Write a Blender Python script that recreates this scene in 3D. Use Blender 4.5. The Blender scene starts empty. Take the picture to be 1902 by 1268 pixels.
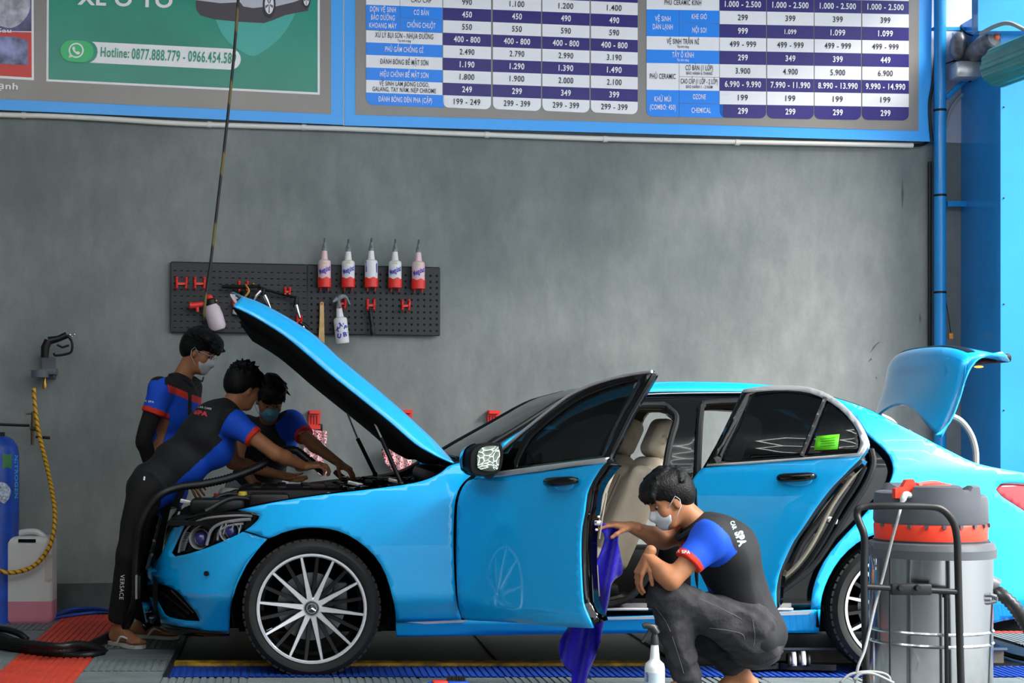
import bpy, bmesh, math, random
import numpy as np
from mathutils import Vector, Matrix
from mathutils.bvhtree import BVHTree
from mathutils.geometry import delaunay_2d_cdt

PI = math.pi
SC = bpy.context.scene
COL = SC.collection
random.seed(7)

# ------------------------------------------------------------------ camera
F, CX, CY, HC = 3096.0, 530.0, 790.0, 1.2
cam_d = bpy.data.cameras.new('camera')
cam = bpy.data.objects.new('camera', cam_d)
COL.objects.link(cam)
cam.location = (0, 0, HC)
cam.rotation_euler = (PI / 2, 0, 0)
cam_d.sensor_width = 36.0
cam_d.lens = F / 1902.0 * 36.0
cam_d.shift_x = (951 - CX) / 1902.0
cam_d.shift_y = (CY - 634) / 1902.0
cam_d.clip_end = 200
SC.camera = cam

# ------------------------------------------------------------------ world, sun, exposure
W = bpy.data.worlds.new('world')
SC.world = W
W.use_nodes = True
wn = W.node_tree
bg = wn.nodes['Background']
tc = wn.nodes.new('ShaderNodeTexCoord')
sep = wn.nodes.new('ShaderNodeSeparateXYZ')
ramp = wn.nodes.new('ShaderNodeValToRGB')
wn.links.new(tc.outputs['Generated'], sep.inputs[0])
wn.links.new(sep.outputs['Z'], ramp.inputs[0])
ramp.color_ramp.elements[0].position = 0.0
ramp.color_ramp.elements[0].color = (0.62, 0.66, 0.70, 1)
ramp.color_ramp.elements[1].position = 0.6
ramp.color_ramp.elements[1].color = (0.88, 0.95, 1.0, 1)
wn.links.new(ramp.outputs[0], bg.inputs[0])
bg.inputs[1].default_value = 1.9
sun_d = bpy.data.lights.new('sun', 'SUN')
sun = bpy.data.objects.new('sun', sun_d)
COL.objects.link(sun)
sun_d.energy = 8.0
sun_d.angle = math.radians(35)
sun_d.color = (1.0, 0.97, 0.92)
sun.rotation_euler = (Vector((0.62, -0.35, 0.70))).to_track_quat('Z', 'Y').to_euler()
SC.view_settings.view_transform = 'Standard'
SC.view_settings.look = 'None'
SC.view_settings.gamma = 1.0
SC.view_settings.use_curve_mapping = False
SC.view_settings.exposure = 0.55

# ------------------------------------------------------------------ helpers
def at(px, py, Y):
    return Vector(((px - CX) / F * Y, Y, HC - (py - CY) / F * Y))

def lin(c):
    return c / 12.92 if c <= 0.04045 else ((c + 0.055) / 1.055) ** 2.4

def hexc(h):
    return tuple(lin(int(h[i:i + 2], 16) / 255.0) for i in (0, 2, 4)) + (1.0,)

def sock(n, *names):
    for k in names:
        if k in n.inputs:
            return n.inputs[k]

MATS = {}
def mat(name, col, rough=0.5, metal=0.0, coat=0.0, noise=0.0, nscale=8.0, bump=0.0, bscale=60.0,
        spec=0.5, trans=0.0, emit=0.0, alpha=1.0, sheen=0.0, col2=None, ior=1.45, coat_rough=0.03):
    if name in MATS:
        return MATS[name]
    m = bpy.data.materials.new(name)
    m.use_nodes = True
    nt = m.node_tree
    b = nt.nodes['Principled BSDF']
    c = hexc(col) if isinstance(col, str) else col
    b.inputs['Base Color'].default_value = c
    b.inputs['Roughness'].default_value = rough
    b.inputs['Metallic'].default_value = metal
    b.inputs['Coat Weight'].default_value = coat
    b.inputs['Coat Roughness'].default_value = coat_rough
    b.inputs['Specular IOR Level'].default_value = spec
    b.inputs['Transmission Weight'].default_value = trans
    b.inputs['IOR'].default_value = ior
    b.inputs['Alpha'].default_value = alpha
    b.inputs['Sheen Weight'].default_value = sheen
    if emit:
        b.inputs['Emission Color'].default_value = c
        b.inputs['Emission Strength'].default_value = emit
    t = nt.nodes.new('ShaderNodeTexCoord')
    if noise:
        n = nt.nodes.new('ShaderNodeTexNoise')
        n.inputs['Scale'].default_value = nscale
        n.inputs['Detail'].default_value = 6
        nt.links.new(t.outputs['Object'], n.inputs['Vector'])
        r = nt.nodes.new('ShaderNodeValToRGB')
        c2 = hexc(col2) if isinstance(col2, str) else tuple(max(0, v * (1 - noise)) for v in c[:3]) + (1,)
        c1 = c if col2 else tuple(min(1, v * (1 + noise)) for v in c[:3]) + (1,)
        r.color_ramp.elements[0].position = 0.35
        r.color_ramp.elements[1].position = 0.65
        r.color_ramp.elements[0].color = c2
        r.color_ramp.elements[1].color = c1
        nt.links.new(n.outputs['Fac'], r.inputs[0])
        nt.links.new(r.outputs[0], b.inputs['Base Color'])
    if bump:
        n2 = nt.nodes.new('ShaderNodeTexNoise')
        n2.inputs['Scale'].default_value = bscale
        n2.inputs['Detail'].default_value = 4
        nt.links.new(t.outputs['Object'], n2.inputs['Vector'])
        bp = nt.nodes.new('ShaderNodeBump')
        bp.inputs['Strength'].default_value = bump
        bp.inputs['Distance'].default_value = 0.01
        nt.links.new(n2.outputs['Fac'], bp.inputs['Height'])
        nt.links.new(bp.outputs[0], b.inputs['Normal'])
    MATS[name] = m
    return m

def tag(o, label=None, cat=None, group=None, kind=None):
    if label: o['label'] = label
    if cat: o['category'] = cat
    if group: o['group'] = group
    if kind: o['kind'] = kind
    return o

def thing(name, label, cat, loc, group=None, kind=None):
    o = bpy.data.objects.new(name, None)
    o.empty_display_size = 0.1
    COL.objects.link(o)
    o.location = loc
    return tag(o, label, cat, group, kind)

def mesh_obj(name, verts, faces, m, parent=None, smooth=40, midx=None):
    me = bpy.data.meshes.new(name)
    verts = [tuple(v) for v in verts] if not isinstance(verts, np.ndarray) else verts
    if parent is None and len(verts):
        a = np.array(verts, dtype=float)
        lo, hi = a.min(0), a.max(0)
        org = np.array([(lo[0] + hi[0]) / 2, (lo[1] + hi[1]) / 2, lo[2]])
        verts = (a - org)
    else:
        org = None
    if isinstance(verts, np.ndarray): verts = verts.tolist()
    if isinstance(faces, np.ndarray): faces = faces.tolist()
    me.from_pydata(verts, [], faces)
    me.validate(clean_customdata=False)
    for x in (m if isinstance(m, (list, tuple)) else [m]):
        me.materials.append(x)
    if midx is not None and len(midx) == len(me.polygons):
        me.polygons.foreach_set('material_index', np.array(midx, dtype=np.int32))
    me.shade_smooth() if smooth else me.shade_flat()
    if smooth and smooth < 180:
        me.set_sharp_from_angle(angle=math.radians(smooth))
    me.update()
    o = bpy.data.objects.new(name, me)
    COL.objects.link(o)
    if org is not None:
        o.location = org
    if parent is not None:
        put(o, parent)
    return o

def wmat(o):
    m = Matrix.LocRotScale(o.location, o.rotation_euler, o.scale)
    if o.parent:
        m = wmat(o.parent) @ o.matrix_parent_inverse @ m
    return m

def put(o, parent):
    o.parent = parent
    o.matrix_parent_inverse = wmat(parent).inverted()

def kids(o):
    return [c for c in bpy.data.objects if c.parent == o]

def dup(root, delta, label=None, group=None, rot=None):
    r = root.copy(); COL.objects.link(r)
    r.location = root.location + Vector(delta)
    if rot is not None: r.rotation_euler = rot
    if label: r['label'] = label
    if group: r['group'] = group
    for ch in kids(root):
        c = ch.copy(); COL.objects.link(c); c.parent = r
        for g in kids(ch):
            d = g.copy(); COL.objects.link(d); d.parent = c
    return r

class MB:
    def __init__(s):
        s.v = []; s.f = []; s.mi = []; s.cur = 0
    def add(s, vs, fs):
        n = len(s.v)
        s.v += [tuple(v) for v in vs]
        s.f += [tuple(i + n for i in f) for f in fs]
        s.mi += [s.cur] * len(fs)
        return s
    def box(s, c, d, R=None, bev=0.0):
        c = Vector(c); R = R or Matrix.Identity(3)
        x, y, z = d[0] / 2, d[1] / 2, d[2] / 2
        if bev <= 0:
            vs = [c + R @ Vector((i * x, j * y, k * z)) for i in (-1, 1) for j in (-1, 1) for k in (-1, 1)]
            fs = [(0, 1, 3, 2), (4, 6, 7, 5), (0, 4, 5, 1), (2, 3, 7, 6), (0, 2, 6, 4), (1, 5, 7, 3)]
            return s.add(vs, fs)
        bm = bmesh.new()
        bmesh.ops.create_cube(bm, size=1.0)
        for v in bm.verts: v.co = Vector((v.co.x * d[0], v.co.y * d[1], v.co.z * d[2]))
        bmesh.ops.bevel(bm, geom=list(bm.edges), offset=min(bev, min(d) * 0.45), segments=2, affect='EDGES', profile=0.5)
        bm.verts.index_update()
        vs = [c + R @ v.co for v in bm.verts]
        fs = [[v.index for v in f.verts] for f in bm.faces]
        bm.free()
        return s.add(vs, fs)
    def tube(s, pts, r, n=10, caps=True, closed=False):
        pts = [Vector(p) for p in pts]
        rs = r if isinstance(r, (list, tuple)) else [r] * len(pts)
        L = len(pts); vs = []
        t0 = (pts[1] - pts[0]).normalized()
        up = Vector((0, 0, 1)) if abs(t0.z) < 0.9 else Vector((1, 0, 0))
        nrm = t0.cross(up).normalized()
        for i, p in enumerate(pts):
            if closed: t = (pts[(i + 1) % L] - pts[i - 1]).normalized()
            elif i == 0: t = t0
            elif i == L - 1: t = (pts[-1] - pts[-2]).normalized()
            else: t = ((pts[i + 1] - p).normalized() + (p - pts[i - 1]).normalized()).normalized()
            nrm = (nrm - t * nrm.dot(t)).normalized()
            b = t.cross(nrm)
            for k in range(n):
                a = 2 * PI * k / n
                vs.append(p + (nrm * math.cos(a) + b * math.sin(a)) * rs[i])
        fs = []
        m = L if closed else L - 1
        for i in range(m):
            for k in range(n):
                a, b2 = i * n + k, i * n + (k + 1) % n
                c, d = ((i + 1) % L) * n + (k + 1) % n, ((i + 1) % L) * n + k
                fs.append((a, b2, c, d))
        if caps and not closed:
            fs.append(tuple(range(n))[::-1]); fs.append(tuple((L - 1) * n + k for k in range(n)))
        return s.add(vs, fs)
    def lathe(s, prof, o, axis=(0, 0, 1), n=32, closed=False):
        """prof: list of (r, h) along axis from o"""
        ax = Vector(axis).normalized(); o = Vector(o)
        up = Vector((0, 0, 1)) if abs(ax.z) < 0.9 else Vector((1, 0, 0))
        u = ax.cross(up).normalized(); w = ax.cross(u)
        vs = []
        for (r, h) in prof:
            for k in range(n):
                a = 2 * PI * k / n
                vs.append(o + ax * h + (u * math.cos(a) + w * math.sin(a)) * max(r, 1e-5))
        fs = []
        m = len(prof)
        for i in range(m if closed else m - 1):
            j = (i + 1) % m
            for k in range(n):
                fs.append((i * n + k, i * n + (k + 1) % n, j * n + (k + 1) % n, j * n + k))
        return s.add(vs, fs)
    def prism(s, poly, vec):
        """poly: list of 3D points (planar), extruded by vec"""
        vec = Vector(vec); n = len(poly)
        vs = [Vector(p) for p in poly] + [Vector(p) + vec for p in poly]
        fs = [tuple(range(n))[::-1], tuple(range(n, 2 * n))]
        fs += [(i, (i + 1) % n, n + (i + 1) % n, n + i) for i in range(n)]
        return s.add(vs, fs)
    def grid(s, rows, close=False):
        n = len(rows[0]); vs = [p for r in rows for p in r]; fs = []
        for i in range(len(rows) - 1):
            for k in range(n if close else n - 1):
                fs.append((i * n + k, i * n + (k + 1) % n, (i + 1) * n + (k + 1) % n, (i + 1) * n + k))
        return s.add(vs, fs)
    def ball(s, c, r, R=None, n=12):
        r = (r, r, r) if not isinstance(r, (tuple, list)) else r
        R = R or Matrix.Identity(3); c = Vector(c); vs = []
        for i in range(n // 2 + 1):
            th = PI * i / (n // 2)
            for k in range(n):
                a = 2 * PI * k / n
                vs.append(c + R @ Vector((r[0] * math.sin(th) * math.cos(a), r[1] * math.sin(th) * math.sin(a), r[2] * math.cos(th))))
        fs = [(i * n + k, (i + 1) * n + k, (i + 1) * n + (k + 1) % n, i * n + (k + 1) % n) for i in range(n // 2) for k in range(n)]
        return s.add(vs, fs)
    def build(s, name, m, parent=None, smooth=40):
        o = mesh_obj(name, s.v, s.f, m, parent, smooth, s.mi)
        bm = bmesh.new(); bm.from_mesh(o.data)
        bmesh.ops.remove_doubles(bm, verts=bm.verts, dist=1e-5)
        bmesh.ops.recalc_face_normals(bm, faces=bm.faces)
        bm.to_mesh(o.data); bm.free()
        if smooth and smooth < 180: o.data.set_sharp_from_angle(angle=math.radians(smooth))
        return o

def crom(pts, sub=4, closed=False, corner=55):
    """Catmull-Rom refinement keeping corners sharp"""
    P = [np.array(p, dtype=float) for p in pts]; n = len(P); out = []
    def is_corner(i):
        if not closed and (i == 0 or i == n - 1): return True
        a = P[i] - P[i - 1]; b = P[(i + 1) % n] - P[i]
        la, lb = np.linalg.norm(a), np.linalg.norm(b)
        if la < 1e-9 or lb < 1e-9: return True
        return math.degrees(math.acos(max(-1, min(1, float(a @ b) / (la * lb))))) > corner
    cr = [is_corner(i) for i in range(n)]
    for i in range(n if closed else n - 1):
        p1, p2 = P[i], P[(i + 1) % n]
        p0 = P[i - 1] if not cr[i] else 2 * p1 - p2
        p3 = P[(i + 2) % n] if not cr[(i + 1) % n] else 2 * p2 - p1
        for k in range(sub):
            t = k / sub
            out.append(0.5 * ((2 * p1) + (-p0 + p2) * t + (2 * p0 - 5 * p1 + 4 * p2 - p3) * t * t + (-p0 + 3 * p1 - 3 * p2 + p3) * t ** 3))
    if not closed: out.append(P[-1])
    return out

def c3(pts, sub=4, closed=False, corner=80):
    return [Vector(p) for p in crom(pts, sub, closed, corner)]

def inpoly(x, y, poly):
    x = np.asarray(x); y = np.asarray(y); r = np.zeros(x.shape, bool); n = len(poly)
    for i in range(n):
        x1, y1 = poly[i]; x2, y2 = poly[(i + 1) % n]
        c = ((y1 > y) != (y2 > y))
        with np.errstate(divide='ignore', invalid='ignore'):
            r ^= c & (x < (x2 - x1) * (y - y1) / (y2 - y1 + 1e-30) + x1)
    return r

def bdist(x, y, poly):
    d = np.full(x.shape, 1e9)
    n = len(poly)
    for i in range(n):
        x1, y1 = poly[i]; x2, y2 = poly[(i + 1) % n]
        dx, dy = x2 - x1, y2 - y1; L = dx * dx + dy * dy + 1e-12
        t = np.clip(((x - x1) * dx + (y - y1) * dy) / L, 0, 1)
        d = np.minimum(d, np.hypot(x - x1 - t * dx, y - y1 - t * dy))
    return d

def tri2d(outline, holes=(), step=9.0, extra=()):
    """triangulate a 2D polygon with interior grid points"""
    polys = [[tuple(p) for p in outline]] + [[tuple(p) for p in h] for h in holes]
    xs = [p[0] for p in polys[0]]; ys = [p[1] for p in polys[0]]
    gx, gy = np.meshgrid(np.arange(min(xs), max(xs), step), np.arange(min(ys), max(ys), step))
    gx = gx + (np.arange(gx.shape[0])[:, None] % 2) * step * 0.5
    gx, gy = gx.ravel(), gy.ravel()
    ok = inpoly(gx, gy, polys[0]) & (bdist(gx, gy, polys[0]) > step * 0.4)
    for h in polys[1:]:
        ok &= ~inpoly(gx, gy, h) & (bdist(gx, gy, h) > step * 0.4)
    vs, es = [], []
    for pl in polys:
        n = len(vs); vs += [Vector(p) for p in pl]
        es += [(n + i, n + (i + 1) % len(pl)) for i in range(len(pl))]
    vs += [Vector((a, b)) for a, b in zip(gx[ok], gy[ok])]
    ov, oe, of, *_ = delaunay_2d_cdt(vs, es, [], 0, 1e-4)
    V = np.array([tuple(v) for v in ov]); T = np.array(of)
    c = V[T].mean(1)
    k = inpoly(c[:, 0], c[:, 1], polys[0])
    for h in polys[1:]: k &= ~inpoly(c[:, 0], c[:, 1], h)
    T = T[k]
    # orient
    a, b, d = V[T[:, 0]], V[T[:, 1]], V[T[:, 2]]
    ar = (b[:, 0] - a[:, 0]) * (d[:, 1] - a[:, 1]) - (b[:, 1] - a[:, 1]) * (d[:, 0] - a[:, 0])
    T = T[np.abs(ar) > 1e-3]; ar = ar[np.abs(ar) > 1e-3]
    T[ar > 0] = T[ar > 0][:, ::-1]   # pixel y is down: make normals face the camera
    return V, T

def solve(V, D, y0=5.0, y1=12.0):
    """pixels -> world points on depth surface Y = D(X, Z)"""
    V = np.asarray(V, float)
    lo = np.full(len(V), y0); hi = np.full(len(V), y1)
    ax = (V[:, 0] - CX) / F; az = -(V[:, 1] - CY) / F
    for _ in range(36):
        m = (lo + hi) / 2
        g = m - D(ax * m, HC + az * m)
        lo = np.where(g < 0, m, lo); hi = np.where(g < 0, hi, m)
    m = (lo + hi) / 2
    return np.stack([ax * m, m, HC + az * m], 1)

YC = 8.9   # centre plane of the car
def panel(name, outline, D, m, parent, holes=(), thick=0.006, step=9.0, mirror=False, sub=3, off=0.0, both=False, corner=50, smooth=30):
    o2 = crom(outline, sub, True, corner)
    hs = [crom(h, sub, True, corner) for h in holes]
    V, T = tri2d(o2, hs, step)
    P = solve(V, D)
    P[:, 1] += off
    res = []
    def mk(P, T):
        ob = mesh_obj(name, P, T, m, parent, smooth=smooth)
        if thick:
            md = ob.modifiers.new('thickness', 'SOLIDIFY')
            md.thickness = thick; md.offset = -1.0
        return ob
    if not mirror or both: res.append(mk(P, T))
    if mirror or both:
        Q = P.copy(); Q[:, 1] = 2 * YC - Q[:, 1]
        res.append(mk(Q, T[:, ::-1]))
    return res[0] if len(res) == 1 else res

_fc = {}
def text_geom(s, bold=0.0):
    key = (s, bold)
    if key not in _fc:
        cu = bpy.data.curves.new('t', 'FONT')
        cu.body = s.replace('Đ', 'D'); cu.align_x = 'LEFT'; cu.align_y = 'CENTER'; cu.resolution_u = 4; cu.offset = bold; cu.space_character = 1.10
        o = bpy.data.objects.new('t', cu); COL.objects.link(o)
        dg = bpy.context.evaluated_depsgraph_get()
        me = bpy.data.meshes.new_from_object(o.evaluated_get(dg))
        v = np.array([tuple(x.co) for x in me.vertices]).reshape(-1, 3)
        f = [tuple(p.vertices) for p in me.polygons]
        bpy.data.objects.remove(o); bpy.data.curves.remove(cu); bpy.data.meshes.remove(me)
        for i, ch in enumerate(s):
            if ch == 'Đ':       # the bar through the letter
                a, d = text_geom(s[:i].replace('Đ', 'D') + 'D', bold)[0], text_geom('D', bold)[0]
                x1 = a[:, 0].max(); x0 = x1 - (d[:, 0].max() - d[:, 0].min()); y = (d[:, 1].max() + d[:, 1].min()) / 2; n = len(v)
                v = np.vstack([v, [(x0 - 0.10, y - 0.04, 0), (x0 + 0.28, y - 0.04, 0), (x0 + 0.28, y + 0.04, 0), (x0 - 0.10, y + 0.04, 0)]]); f = f + [(n, n + 1, n + 2, n + 3)]
        _fc[key] = (v, f)
    return _fc[key]

def text_px(mb, s, cx, cy, h, P, slope=0.0, w=None, bold=0.0, ang=None):
    """add text centred at pixel (cx, cy), cap height h px, optional total width w px; P maps pixels to world"""
    v, f = text_geom(s, bold)
    if not len(v): return
    hh = 0.72
    ww = v[:, 0].max() - v[:, 0].min(); xm = (v[:, 0].max() + v[:, 0].min()) / 2
    sy = h / hh; sx = (w / ww) if w else sy * 0.85
    a = math.atan(slope) if ang is None else ang
    ca, sa = math.cos(a), math.sin(a)
    out = []
    for p in v:
        x = (p[0] - xm) * sx; y = -p[1] * sy
        out.append(P(cx + x * ca - y * sa, cy + x * sa + y * ca))
    mb.add(out, f)
# ================================================================== SETTING
M_wall = mat('grey_plaster', '878c8a', rough=0.75, noise=0.10, nscale=1.3, col2='707776', bump=0.12, bscale=26)
# second layer of fine mottling on the plaster
def plaster(m):
    nt = m.node_tree; b = nt.nodes['Principled BSDF']
    src = b.inputs['Base Color'].links[0].from_socket
    t = nt.nodes.new('ShaderNodeTexCoord')
    n = nt.nodes.new('ShaderNodeTexNoise'); n.inputs['Scale'].default_value = 9; n.inputs['Detail'].default_value = 10; n.inputs['Roughness'].default_value = 0.7
    mp = nt.nodes.new('ShaderNodeMapping'); mp.inputs['Scale'].default_value = (1, 1, 0.45)
    nt.links.new(t.outputs['Object'], mp.inputs[0]); nt.links.new(mp.outputs[0], n.inputs['Vector'])
    r = nt.nodes.new('ShaderNodeValToRGB')
    r.color_ramp.elements[0].position = 0.3; r.color_ramp.elements[0].color = (0.80, 0.81, 0.81, 1)
    r.color_ramp.elements[1].position = 0.7; r.color_ramp.elements[1].color = (1.08, 1.07, 1.05, 1)
    nt.links.new(n.outputs['Fac'], r.inputs[0])
    mx = nt.nodes.new('ShaderNodeMix'); mx.data_type = 'RGBA'; mx.blend_type = 'MULTIPLY'; mx.inputs[0].default_value = 1
    nt.links.new(src, mx.inputs[6]); nt.links.new(r.outputs[0], mx.inputs[7])
    nt.links.new(mx.outputs[2], b.inputs['Base Color'])
plaster(M_wall)
M_white_wall = mat('white_paint', 'b4bac4', rough=0.7, noise=0.05, nscale=3)
M_ceil = mat('ceiling_white', 'b5b8b8', rough=0.9)
M_blue = mat('blue_enamel', '1d8fd6', rough=0.32, noise=0.06, nscale=2.5, coat=0.3)
M_navy_rub = mat('dark_rubber', '17191b', rough=0.55, noise=0.2, nscale=30)
M_conduit = mat('ivory_plastic', 'e6e2d6', rough=0.4)
M_grey_tile = mat('grey_tile', '6b7476', rough=0.6, noise=0.12, nscale=6)
M_red_tile = mat('red_tile', 'c8432f', rough=0.6, noise=0.10, nscale=6)
M_blue_tile = mat('blue_tile', '173f9a', rough=0.5, noise=0.15, nscale=6)
M_steel_dark = mat('dark_lift_steel', '1c2024', rough=0.5, metal=0.3, noise=0.3, nscale=7, bump=0.2)
M_yellow = mat('worn_yellow_paint', 'c89a1e', rough=0.6, noise=0.3, nscale=14, col2='6b5418')
M_brown = mat('rusty_steel_edge', '6e6660', rough=0.7, noise=0.25, nscale=12)
M_red = mat('red_plastic', 'e8352b', rough=0.35)
M_black = mat('black_plastic', '0d0e0f', rough=0.42, spec=0.4)
M_chrome = mat('chrome', 'd8d8dc', rough=0.12, metal=1.0)
M_brass = mat('brass', 'b08a45', rough=0.3, metal=1.0)

K = 0.16
def wallY(X): return 10.7 + K * (X + 1.2)
WN = Vector((K, -1, 0)).normalized()            # towards the camera
def Wp(px, py, off=0.0):
    """point on the long wall seen at this pixel, raised by off metres"""
    a = (px - CX) / F; o = off * math.sqrt(1 + K * K)
    Y = (10.7 + K * 1.2 - o) / (1 - K * a)
    return at(px, py, Y)

mb = MB()
x0, x1, zt = -4.2, 5.6, 5.0
mb.prism([(x0, wallY(x0), -0.1), (x1, wallY(x1), -0.1), (x1, wallY(x1), zt), (x0, wallY(x0), zt)], (0, 0.25, 0))
tag(mb.build('wall_back', M_wall, smooth=0), kind='structure')
mb = MB(); mb.box((-4.3, 4.2, 2.4), (0.2, 14.0, 5.0))
tag(mb.build('wall_left', M_wall, smooth=0), kind='structure')
mb = MB(); mb.box((0.35, 4.2, 4.75), (9.3, 15.0, 0.2))
tag(mb.build('ceiling', M_ceil, smooth=0), kind='structure')
mb = MB(); mb.box((-1.2, -3.2, 2.3), (6.2, 0.2, 4.8))  # unseen wall behind the camera, added to darken the left side
tag(mb.build('wall_front_added', M_wall, smooth=0), kind='structure')
wb_ = [o for o in bpy.data.objects if o.name == 'wall_back'][0]
for P in ([(1616, 655), (1622, 643), (1630, 636), (1636, 634), (1629, 640), (1621, 650)], [(1612, 672), (1618, 664), (1620, 668)], [(1708, 580), (1711, 590), (1710, 602), (1707, 592)], [(1626, 700), (1629, 700), (1628, 706)], [(1676, 330), (1679, 360), (1676, 390), (1674, 360)]):
    mb = MB(); mb.add([Wp(x, y, 0.001) for x, y in P], [tuple(range(len(P)))]); mb.build('scuff_mark', mat('scuff_dark', '5a5d60', rough=0.9), wb_, smooth=0)
# skirting at the foot of the wall
mb = MB()
mb.prism([(x0, wallY(x0) - 0.03, 0), (x1, wallY(x1) - 0.03, 0), (x1, wallY(x1) - 0.03, 0.19), (x0, wallY(x0) - 0.03, 0.19)], (0, 0.03, 0))
tag(mb.build('baseboard_back', mat('dark_skirting', '4f5352', rough=0.7, noise=0.3, nscale=5), smooth=0), kind='structure')

# ---- floor: concrete base plus ribbed interlocking tiles
mb = MB(); mb.box((0, 0, -0.06), (60, 60, 0.1))
fl = tag(mb.build('floor', mat('concrete', '6c7072', rough=0.8, noise=0.15, nscale=2), smooth=0), kind='structure')
TS, TZ = 0.4, 0.02
def tile_mesh(name, m, sx=TS, sy=TS, along='y', nr=11, z=TZ):
    """one ribbed tile, ribs run along the given axis"""
    vs, fs = [], []
    L = sx if along == 'y' else sy; Wd = sy if along == 'y' else sx
    L -= 0.004; Wd -= 0.004
    pr = [(0, -0.012)]
    for i in range(nr):
        a = L * i / nr; p = L / nr
        pr += [(a, 0), (a + p * 0.62, 0), (a + p * 0.62, -0.005), (a + p, -0.005)]
    pr += [(L, -0.012)]
    for (a, h) in pr:
        for b in (0, Wd):
            vs.append((a - L / 2, b - Wd / 2, h) if along == 'y' else (b - Wd / 2, a - L / 2, h))
    fs = [(2 * i, 2 * i + 1, 2 * i + 3, 2 * i + 2) for i in range(len(pr) - 1)]
    if along == 'y': fs = [f[::-1] for f in fs]
    me = bpy.data.meshes.new(name); me.from_pydata(vs, [], fs); me.materials.append(m); me.update()
    return me
T_grey = tile_mesh('tile_grey', M_grey_tile); T_red = tile_mesh('tile_red', M_red_tile)
T_greyx = tile_mesh('tile_grey_cross', M_grey_tile, along='x')
T_blue = tile_mesh('tile_blue', M_blue_tile, sx=0.4, sy=0.36, along='y', nr=12)
def lay(me, x, y, z=TZ):
    o = bpy.data.objects.new('tile', me); COL.objects.link(o); o.location = (x, y, z); put(o, fl)
# columns left of the lift: red stripe in line with the photograph's red strip
XS = -0.575                       # edge of the pit
ny = 13
for j in range(ny):
    y = 7.62 - 0.2 + j * TS - 0.4
    for i in range(9):
        xr = XS - TS * (i + 0.5)
        if y + 0.2 > wallY(xr) - 0.03: continue
        if xr < -3.3: continue
        red = i == 1
        lay(T_red if red else (T_grey if (i + j) % 2 else T_greyx), xr, y)
# strip in front of the lift
for i in range(15):
    for j in (0, 1, 2):
        y = 7.82 - 0.2 - j * TS
        lay(T_greyx if (i + j) % 2 else T_grey, XS + TS * (i + 0.5), y)
# blue tiles along the runway
for i in range(15):
    lay(T_blue, XS + 0.2 + TS * i, 8.135, 0.002)
# tiles to the right of the lift, past the rear of the car
for i in range(6):
    for j in range(7):
        x = 4.2 + TS * i; y = 8.55 + TS * j
        red = j in (3,) or (j == 4 and i % 2)
        lay(T_red if red else (T_greyx if (i + j) % 2 else T_grey), x, y, 0.012)

# ---- vehicle lift set in the floor
lift = thing('vehicle_lift', 'dark steel lift deck with yellow painted edge set in the floor under the blue car', 'lift', (1.7, 9.0, 0))
mb = MB(); mb.box((1.75, 9.12, -0.004), (4.6, 1.45, 0.008)); mb.build('deck_plate', M_steel_dark, lift, smooth=0)
mb = MB()
mb.box((0.62, 8.375, 0.006), (2.39, 0.11, 0.016)); mb.build('yellow_edge', M_yellow, lift, smooth=0)
for x in (0.2, 1.1, 2.0, 2.9): mb = MB(); mb.box((x, 9.1, 0.006), (0.05, 1.3, 0.012)); mb.build('cross_rib', M_steel_dark, lift, smooth=0)
mb = MB(); mb.box((-0.565, 8.58, 0.008), (0.02, 1.5, 0.036)); mb.build('end_rail', M_steel_dark, lift, smooth=0)
ramp = thing('runway_plate', 'low dark steel runway plate with tread pattern beside the rear wheel', 'ramp', (2.9, 8.7, 0))
mb = MB(); mb.box((3.05, 8.66, 0.036), (1.15, 0.5, 0.068)); mb.build('side_beam', M_brown, ramp, smooth=0)
def tread_mat():
    m = mat('tread_plate', '8b98a6', rough=0.35, metal=0.8)
    nt = m.node_tree; b = nt.nodes['Principled BSDF']
    t = nt.nodes.new('ShaderNodeTexCoord'); v = nt.nodes.new('ShaderNodeTexBrick')
    v.inputs['Scale'].default_value = 30
    nt.links.new(t.outputs['Object'], v.inputs[0])
    bp = nt.nodes.new('ShaderNodeBump'); bp.inputs['Strength'].default_value = 0.6
    nt.links.new(v.outputs['Fac'], bp.inputs['Height']); nt.links.new(bp.outputs[0], b.inputs['Normal'])
    return m
mb = MB(); mb.box((3.05, 8.66, 0.076), (1.17, 0.54, 0.012)); mb.build('tread_plate', tread_mat(), ramp, smooth=0)

# ---- ivory conduit under the banners
mb = MB()
pts = [Wp(x, y, 0.03) for x, y in [(-60, 209), (0, 213), (110, 216), (220, 222), (330, 229), (470, 234), (640, 239), (800, 246), (905, 250), (1100, 257), (1300, 262), (1500, 266), (1695, 270)]]
mb.tube(c3(pts, 3), 0.017, 10)
for x, y in [(40, 214), (385, 231), (560, 236), (900, 250), (1120, 258), (1365, 264)]:
    p = Wp(x, y, 0.03); q = Wp(x + 8, y + 0.3, 0.03); mb.tube([p, q], 0.021, 10)
cd = mb.build('cable_conduit', M_conduit)
tag(cd, 'long ivory plastic conduit running along the wall below the two banners', 'conduit')

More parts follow.
